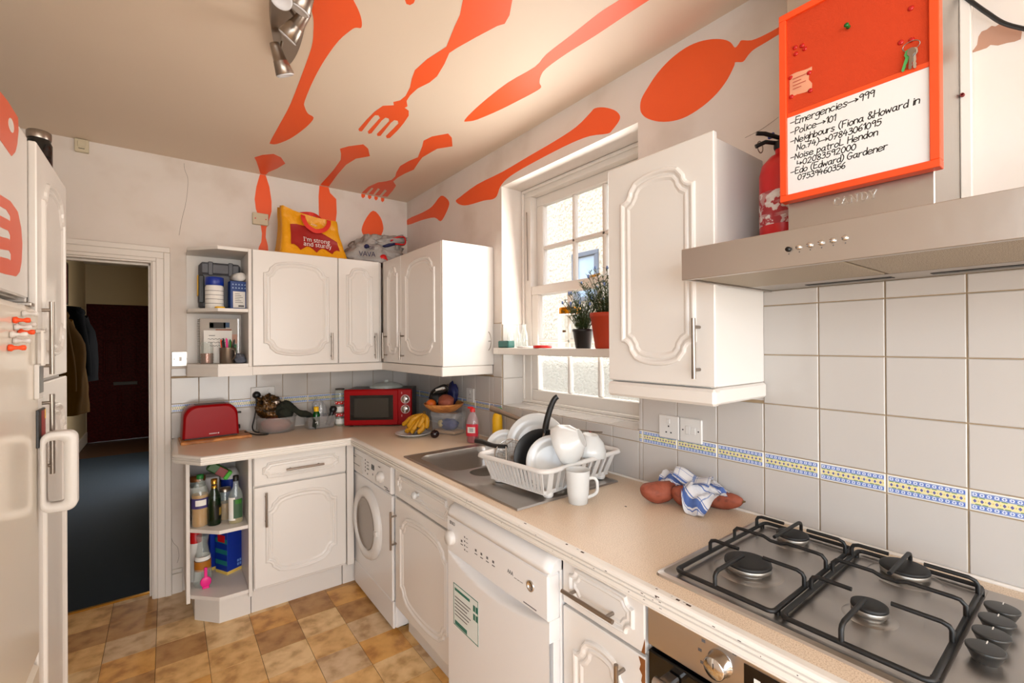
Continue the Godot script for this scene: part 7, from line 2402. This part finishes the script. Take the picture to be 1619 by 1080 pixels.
func rack_things() -> void:
	var t := thing("dish_rack", "white plastic dish rack with slatted sides on the drainer", "dish rack", Vector3(-0.285, TOP + 0.005, 1.965), 0.11)
	var w: Material = mats["white_plastic"]
	var a := 0.228      # half length, along x
	var b := 0.182      # half width, along z
	var a0 := 0.185
	var b0 := 0.14
	var y0 := 0.014
	var y1 := 0.108
	var st := S(false)
	var rs := []
	var prof := [[-0.012, -0.006], [0.0, 0.0], [0.004, 0.006], [0.012, 0.008], [0.018, 0.003], [0.02, -0.006], [0.016, -0.006], [0.01, -0.002], [-0.006, -0.008]]
	var loop := rrect(-a, -b, a, b, 0.035, 6)
	for i in loop.size():
		var d: Vector2 = (loop[(i + 1) % loop.size()] - loop[i - 1]).normalized()
		var nn := Vector2(d.y, -d.x)
		var ring := []
		for p in prof:
			var q: Vector2 = loop[i] + nn * (p[0] - 0.012)
			ring.append(Vector3(q.x, y1 + p[1], q.y))
		rs.append(ring)
	rs.append(rs[0])
	rings(st, rs, false, false)
	fin(st, "rim", w, t)
	st = S()
	var floor_loop := []
	for p in rrect(-a0, -b0, a0, b0, 0.02, 4):
		floor_loop.append(p)
	for k in 11:
		var z := lerpf(-b0, b0, k / 10.0)
		box(st, Vector3(-a0, y0, z - 0.004), Vector3(a0, y0 + 0.004, z + 0.004))
	for x in [-a0, 0.0, a0]:
		box(st, Vector3(x - 0.006, y0, -b0), Vector3(x + 0.006, y0 + 0.005, b0), 0.001)
	fin(st, "base_grid", w, t)
	var slat := func(bot: Vector3, top: Vector3, along: Vector3, wd: float) -> void:
		var s := S()
		var o := (top - bot).cross(along).normalized() * 0.0022
		rings(s, [[bot - along * wd - o, bot + along * wd - o, bot + along * wd + o, bot - along * wd + o], [top - along * wd - o, top + along * wd - o, top + along * wd + o, top - along * wd + o]], true, true, true, false)
		fin(s, "slat", w, t)
	for s in [-1.0, 1.0]:
		for k in 16:                       # short sides (facing the room and the window) carry narrow slats
			var f := (k + 0.5) / 16.0 * 2.0 - 1.0
			slat.call(Vector3(s * a0, y0, f * b0), Vector3(s * (a - 0.01), y1, f * (b - 0.02)), Vector3.BACK, 0.0058)
		for k in 9:                        # long sides carry broad slats with openings
			var f := (k + 0.5) / 9.0 * 2.0 - 1.0
			slat.call(Vector3(f * a0, y0, s * b0), Vector3(f * (a - 0.02), y1, s * (b - 0.01)), Vector3.RIGHT, 0.0125 if k % 2 == 0 else 0.006)
	for s in [-1.0, 1.0]:
		for q in [-1.0, 1.0]:
			st = S(false)
			lathe(st, [[0.016, 0.0], [0.019, 0.004], [0.02, 0.018], [0.014, 0.02]], Vector3(s * (a0 - 0.03), 0.0, q * (b0 - 0.012)), 14)
			fin(st, "foot", w, t)
	for s in [-1.0, 1.0]:
		st = S()
		box(st, Vector3(-a0, y0, s * b0 - 0.003), Vector3(a0, y0 + 0.014, s * b0 + 0.003), 0.001)
		box(st, Vector3(s * a0 - 0.003, y0, -b0), Vector3(s * a0 + 0.003, y0 + 0.014, b0), 0.001)
		fin(st, "base_rail", w, t)
	var china: Material = mats["china"]
	var plate_prof := func(r: float) -> Array:
		return [[r * 0.55, -0.006], [r * 0.57, -0.004], [r * 0.72, 0.001], [r * 0.98, 0.010], [r, 0.012], [r * 0.98, 0.0135], [r * 0.72, 0.005], [r * 0.66, 0.001], [r * 0.6, -0.001], [0.0, -0.001]]
	t = thing("dinner_plate", "large pale plate standing at the back of the rack, behind the frying pan", "plate", Vector3(-0.30, 1.035, 1.90))
	turned(t, "plate", plate_prof.call(0.125), china, Vector3.ZERO, 48, facing(Vector3(-0.72, 0.30, 0.62)))
	t = thing("frying_pan", "dark non-stick frying pan upright in the rack, handle up", "frying pan", Vector3(-0.355, 1.008, 2.0))
	var pf := facing(Vector3(-0.72, 0.22, 0.66))
	turned(t, "pan", [[0.075, -0.02], [0.085, -0.018], [0.108, 0.012], [0.11, 0.014], [0.107, 0.014], [0.083, -0.013], [0.0, -0.014]], mat("non_stick", Color(0.075, 0.07, 0.065), 0.42), Vector3.ZERO, 48, pf)
	var h0 := hit(860, 690, 0, -0.335) - t.position
	var h1 := hit(876, 627, 0, -0.31) - t.position
	st = S(false)
	tube(st, curve([h0.lerp(h1, -0.05), h0.lerp(h1, 0.12)], 3), 0.007, 10)
	fin(st, "ferrule", mats["nickel"], t)
	st = S(false)
	var side := Vector3(0.797, 0, 0.604)
	var hp := curve([h0.lerp(h1, 0.1), h0.lerp(h1, 0.35) - side * 0.004, h0.lerp(h1, 0.7) - side * 0.003, h0.lerp(h1, 0.93) + side * 0.004, h0.lerp(h1, 1.0) + side * 0.014], 5)
	var rad := []
	for i in hp.size():
		rad.append(lerpf(0.013, 0.010, float(i) / hp.size()))
	tube(st, hp, rad, 12)
	fin(st, "handle", mats["black"], t)
	t = thing("dinner_plate", "white rimmed plate leaning in front of the frying pan", "plate", Vector3(-0.357, 1.004, 2.062))
	turned(t, "plate", plate_prof.call(0.100), china, Vector3.ZERO, 48, facing(Vector3(-0.66, 0.32, 0.68)))
	var bowl := [[0.026, -0.045], [0.03, -0.047], [0.032, -0.042], [0.052, -0.025], [0.066, 0.005], [0.07, 0.03], [0.0685, 0.031], [0.063, 0.008], [0.048, -0.02], [0.0, -0.036]]
	t = thing("china_bowl", "white bowl tipped on its side against the plates", "bowl", Vector3(-0.333, 1.083, 2.122))
	turned(t, "bowl", bowl, china, Vector3.ZERO, 40, facing(Vector3(-0.45, -0.40, -0.72)).scaled(Vector3.ONE * 1.12))
	t = thing("china_bowl", "white bowl turned upside down at the window end of the rack", "bowl", Vector3(-0.19, 1.045, 2.085))
	turned(t, "bowl", bowl, china, Vector3.ZERO, 40, facing(Vector3(-0.1, -1.0, -0.12)))
	t = thing("side_plate", "small white plate leaning at the bowl end of the rack", "plate", Vector3(-0.36, 1.0, 1.765))
	turned(t, "plate", plate_prof.call(0.082), china, Vector3.ZERO, 40, facing(Vector3(-0.45, 0.42, 0.62)))
	t = thing("sieve", "wire sieve with black handle sticking out over the sink", "sieve", Vector3(-0.43, 1.03, 1.80))
	st = S(false)
	var p0 := hit(753, 697, 0, -0.43) - t.position
	var p1 := hit(800, 706, 0, -0.43) - t.position
	var sh := curve([p0, p0.lerp(p1, 0.2) + Vector3(0, 0.001, 0), p0.lerp(p1, 0.6) + Vector3(0, -0.006, 0), p1], 5)
	rad = []
	for i in sh.size():
		rad.append(lerpf(0.011, 0.008, float(i) / sh.size()))
	tube(st, sh, rad, 12)
	fin(st, "handle", mats["black"], t)
	var ring := []
	var sc := Vector3(0.012, -0.02, 0.075)
	var sb := facing(Vector3(-0.6, 0.5, 0.4))
	for k in 28:
		ring.append(sc + sb * Vector3(cos(TAU * k / 28) * 0.062, 0, sin(TAU * k / 28) * 0.062))
	st = S()
	tube(st, ring, 0.0022, 6, true)
	tube(st, [p1, sc + sb * Vector3(0, 0, -0.062)], 0.0025, 6)
	tube(st, [p1 + Vector3(0, 0.008, 0), sc + Vector3(0.0, 0.062, 0.03)], 0.0025, 6)
	fin(st, "wire_frame", mats["chrome"], t)
	st = S()
	for k in 12:
		var an := PI * k / 12.0
		var pts := []
		for q in 9:
			var f := q / 8.0 * 2.0 - 1.0
			pts.append(sc + sb * Vector3(cos(an) * 0.061 * f, -0.035 * (1.0 - f * f), sin(an) * 0.061 * f))
		tube(st, pts, 0.0007, 4)
	for q in 4:
		var r := 0.06 * (q + 0.5) / 4.0
		var lp := []
		for k in 20:
			lp.append(sc + sb * Vector3(cos(TAU * k / 20) * r, -0.035 * (1.0 - pow(r / 0.06, 2.0)), sin(TAU * k / 20) * r))
		tube(st, lp, 0.0007, 4, true)
	fin(st, "wire_mesh", mats["nickel"], t)
	t = thing("tumbler", "dark pink tumbler inside the rack below the bowls", "tumbler", Vector3(-0.27, 0.925, 2.06))
	turned(t, "tumbler", [[0.026, 0.0], [0.034, 0.085], [0.033, 0.085], [0.024, 0.004], [0.0, 0.004]], mat("pink_glass", Color(0.50, 0.20, 0.22), 0.15))
	t = thing("cutlery", "steel spoon with red handle lying across the rack", "cutlery", Vector3(-0.13, 1.085, 2.0))
	st = S()
	tube(st, [Vector3(-0.02, 0.0, -0.06), Vector3(0.01, 0.006, 0.09)], 0.003, 6)
	fin(st, "shaft", mats["nickel"], t)
	st = S()
	tube(st, [Vector3(-0.02, 0.0, -0.06), Vector3(-0.028, -0.03, -0.08)], 0.005, 8)
	tube(st, [Vector3(0.0, 0.004, 0.035), Vector3(-0.005, -0.03, 0.04)], 0.005, 8)
	fin(st, "handle", mat("handle_rose", Color(0.55, 0.22, 0.2), 0.4), t)
	# mug on the worktop
	t = thing("mug", "white tapered mug standing beside the dish rack", "mug", Vector3(-0.375, TOP, 2.207))
	turned(t, "mug", [[0.03, 0.0], [0.033, 0.002], [0.037, 0.04], [0.0415, 0.112], [0.0418, 0.114], [0.0395, 0.113], [0.034, 0.03], [0.03, 0.006], [0.0, 0.005]], china, Vector3.ZERO, 40)
	st = S(false)
	var hd := Vector3(0.55, 0, 0.83).normalized()
	tube(st, curve([hd * 0.037 + Vector3(0, 0.088, 0), hd * 0.058 + Vector3(0, 0.088, 0), hd * 0.066 + Vector3(0, 0.07, 0), hd * 0.062 + Vector3(0, 0.04, 0), hd * 0.034 + Vector3(0, 0.022, 0)], 6), 0.0055, 10)
	fin(st, "handle", china, t)

# ------------------------------------------------------------------ shelf across the window
func sill_things() -> void:
	var t := thing("window_shelf", "cream wooden shelf fixed across the window", "shelf", Vector3(0, 1.384, 0))
	bx("board", mats["trim_paint"], t, Vector3(-0.036, 0.0, 1.2565), Vector3(0.138, 0.036, 2.179), 0.003)
	bx("end_lip", mats["trim_paint"], t, Vector3(-0.036, 0.0, 1.215), Vector3(-0.008, 0.036, 1.2565), 0.003)
	var y := 1.4205
	for i in 3:
		t = thing("milk_bottle", "small clear glass bottle at the left end of the window shelf", "bottle", Vector3(0.035 + 0.01 * i, y, 1.285 + i * 0.048), 0.0, "clear bottles on the window shelf")
		bottle(t, [[0.018, 0.0], [0.02, 0.004], [0.02, 0.065], [0.014, 0.085], [0.009, 0.1], [0.010, 0.125], [0.0105, 0.127]], mats["bottle_glass"], 0.0, null, 18)
	t = thing("plastic_box", "teal green plastic box on the window shelf", "box", Vector3(-0.008, y, 1.30))
	bx("box", mat("teal_plastic", Color(0.0, 0.33, 0.29), 0.3), t, Vector3(-0.024, 0, -0.045), Vector3(0.024, 0.038, 0.05), 0.005)
	t = thing("jar_lid", "flat white lid lying on the window shelf", "lid", Vector3(0.03, y, 1.435))
	turned(t, "disc", [[0.05, 0.0], [0.052, 0.003], [0.05, 0.008], [0.0, 0.009]], mats["white_plastic"], Vector3.ZERO, 28)
	t = thing("jar_lid", "flat red lid lying on the window shelf", "lid", Vector3(0.01, y, 1.585))
	turned(t, "disc", [[0.047, 0.0], [0.049, 0.002], [0.048, 0.013], [0.0, 0.014]], mat("lid_red", Color(0.80, 0.07, 0.05), 0.35), Vector3.ZERO, 28)
	t = thing("glass_jar", "tall clear jar with gold lid on the window shelf", "jar", Vector3(0.055, y, 1.735))
	bottle(t, [[0.052, 0.0], [0.057, 0.006], [0.057, 0.14], [0.05, 0.16], [0.05, 0.168]], mats["bottle_glass"], 0.0, null, 32)
	turned(t, "lid", [[0.053, 0.163], [0.055, 0.165], [0.055, 0.192], [0.052, 0.195], [0.0, 0.195]], mat("lid_gold", Color(0.80, 0.52, 0.05), 0.2, 0.9), Vector3.ZERO, 32)
	band(t, "sticker", 0.0574, 0.075, 0.085, mat("sticker_brown", Color(0.42, 0.28, 0.12), 0.6), 6, Vector2.ONE, 0.05, 2.7)
	plant("potted_lavender", "small leafy plant in a black plastic pot on window shelf", Vector3(0.02, y, 1.855), 0.05, 0.088, mats["black"], 0.22, 44, 3)
	plant("potted_lavender", "larger leafy plant in a terracotta-orange pot beside the wall cabinet", Vector3(0.035, y, 1.985), 0.075, 0.155, mat("terracotta", Color(0.68, 0.20, 0.05), 0.55), 0.25, 46, 8)

func plant(called: String, label: String, at: Vector3, r: float, h: float, m: Material, tall: float, stems: int, sd: int) -> void:
	var t := thing(called, label, "potted plant", at)
	turned(t, "pot", [[r * 0.68, 0.0], [r * 0.7, 0.002], [r * 0.95, h * 0.86], [r, h * 0.87], [r, h], [r * 0.93, h], [r * 0.88, h * 0.85]], m, Vector3.ZERO, 28)
	turned(t, "soil", [[r * 0.9, h * 0.86], [0.0, h * 0.9]], mat("soil", Color(0.06, 0.045, 0.03), 0.95))
	var g := RandomNumberGenerator.new()
	g.seed = sd
	var lf := S()
	var wood := S()
	var fl := S(false)
	for k in stems:
		var an := g.randf() * TAU
		var out := g.randf_range(0.25, 1.0)
		var base := Vector3(cos(an) * r * 0.5 * out, h * 0.88, sin(an) * r * 0.5 * out)
		var hh := tall * g.randf_range(0.55, 1.0) * (1.0 - 0.25 * out)
		var tip := base + Vector3(cos(an) * 0.075 * out, hh, sin(an) * 0.105 * out)
		var pts := curve([base, base.lerp(tip, 0.5) + Vector3(-cos(an), 0, -sin(an)) * 0.01, tip], 5)
		tube(wood, pts, 0.0012, 5)
		for q in 26:
			var f := 0.12 + 0.88 * q / 26.0
			var p: Vector3 = pts[mini(int(f * (pts.size() - 1)), pts.size() - 2)].lerp(pts[mini(int(f * (pts.size() - 1)) + 1, pts.size() - 1)], fmod(f * (pts.size() - 1), 1.0))
			var la := q * 2.4 + g.randf()
			var dir := Vector3(cos(la), g.randf_range(0.35, 1.1), sin(la)).normalized()
			var l := g.randf_range(0.018, 0.032)
			var sd2 := dir.cross(Vector3.UP).normalized() * 0.0024
			var nn := dir.cross(sd2).normalized() * 0.0006
			face(lf, [p, p + dir * l * 0.5 + sd2 + nn, p + dir * l, p + dir * l * 0.5 - sd2 + nn], nn)
			face(lf, [p, p + dir * l * 0.5 + sd2, p + dir * l, p + dir * l * 0.5 - sd2], -nn)
		if k % 4 == 0:
			lump(fl, tip, Vector3(0.005, 0.008, 0.005), 0.3, 2.0, k, Basis.IDENTITY, 8, 6)
	fin(wood, "stems", mat("stem_green", Color(0.22, 0.24, 0.09), 0.8), t)
	var gm := mat("leaf", Color(0.22, 0.28, 0.12), 0.6)
	gm.backlight_enabled = true
	gm.backlight = Color(0.08, 0.11, 0.03)
	fin(lf, "foliage", gm, t)
	fin(fl, "flowers", mat("lavender_blue", Color(0.42, 0.50, 0.68), 0.8), t)

# ------------------------------------------------------------------ spotlight bar on the ceiling
func ceiling_light() -> void:
	var t := thing("spotlight_bar", "brushed nickel curved spotlight bar on the ceiling", "ceiling light", Vector3(-1.16, CEIL, 1.5))
	var st := S()
	var a := []
	for i in 19:                       # boat-shaped plate along z
		var f := i / 18.0
		var z := lerpf(-0.095, 0.46, f)
		var w := 0.056 * pow(sin(PI * (0.03 + 0.94 * f)), 0.55)
		var x := 0.03 - 0.15 * (z + 0.095)
		a.append([Vector3(x - w, -0.001, z), Vector3(x + w, -0.001, z), Vector3(x + w * 0.92, -0.022, z), Vector3(x - w * 0.92, -0.022, z)])
	rings(st, a, true, true, true, false)
	fin(st, "mounting_plate", mats["nickel"], t)
	var spots := []                     # foot on the plate, middle of the shade, direction of the beam
	for q in [[446, 66, 441, 90, 450, 116], [459, 15, 472, 36, 457, 56], [482, -22, 486, -14, 478, 4]]:
		var foot := hit(q[0], q[1], 1, CEIL - 0.022)
		var mid := hit(q[2], q[3], 1, CEIL - 0.085)
		var face_c := hit(q[4], q[5], 1, CEIL - (0.13 if q[0] == 446 else 0.105))
		var dirn := (face_c - mid).normalized()
		if q[0] != 446:
			dirn = (dirn + (EYE - mid).normalized() * 0.55).normalized()
		spots.append([foot - t.position, mid - t.position, dirn])
	spots.append([Vector3(-0.05, -0.02, 0.38), Vector3(-0.06, -0.085, 0.40), Vector3(-0.3, -0.85, 0.4)])
	for s in spots:
		var n := Node3D.new()
		put(n, "spot_head", t)
		st = S()
		tube(st, [s[0], s[1]], 0.0045, 8)
		fin(st, "stem", mats["nickel"], n)
		var xf := facing(s[2])
		st = S(false)
		lathe(st, [[0.0, -0.045], [0.015, -0.043], [0.017, -0.03], [0.022, 0.01], [0.024, 0.012], [0.024, 0.016], [0.025, 0.02], [0.031, 0.055], [0.03, 0.056], [0.027, 0.052]], s[1], 28, xf)
		fin(st, "shade", mats["nickel"], n)
		st = S(false)
		lathe(st, [[0.0295, 0.05], [0.0295, 0.058], [0.026, 0.06], [0.02, 0.056], [0.0, 0.054]], s[1], 28, xf)
		fin(st, "lamp_face", mat("lamp_glass", Color(0.82, 0.82, 0.83), 0.18), n)
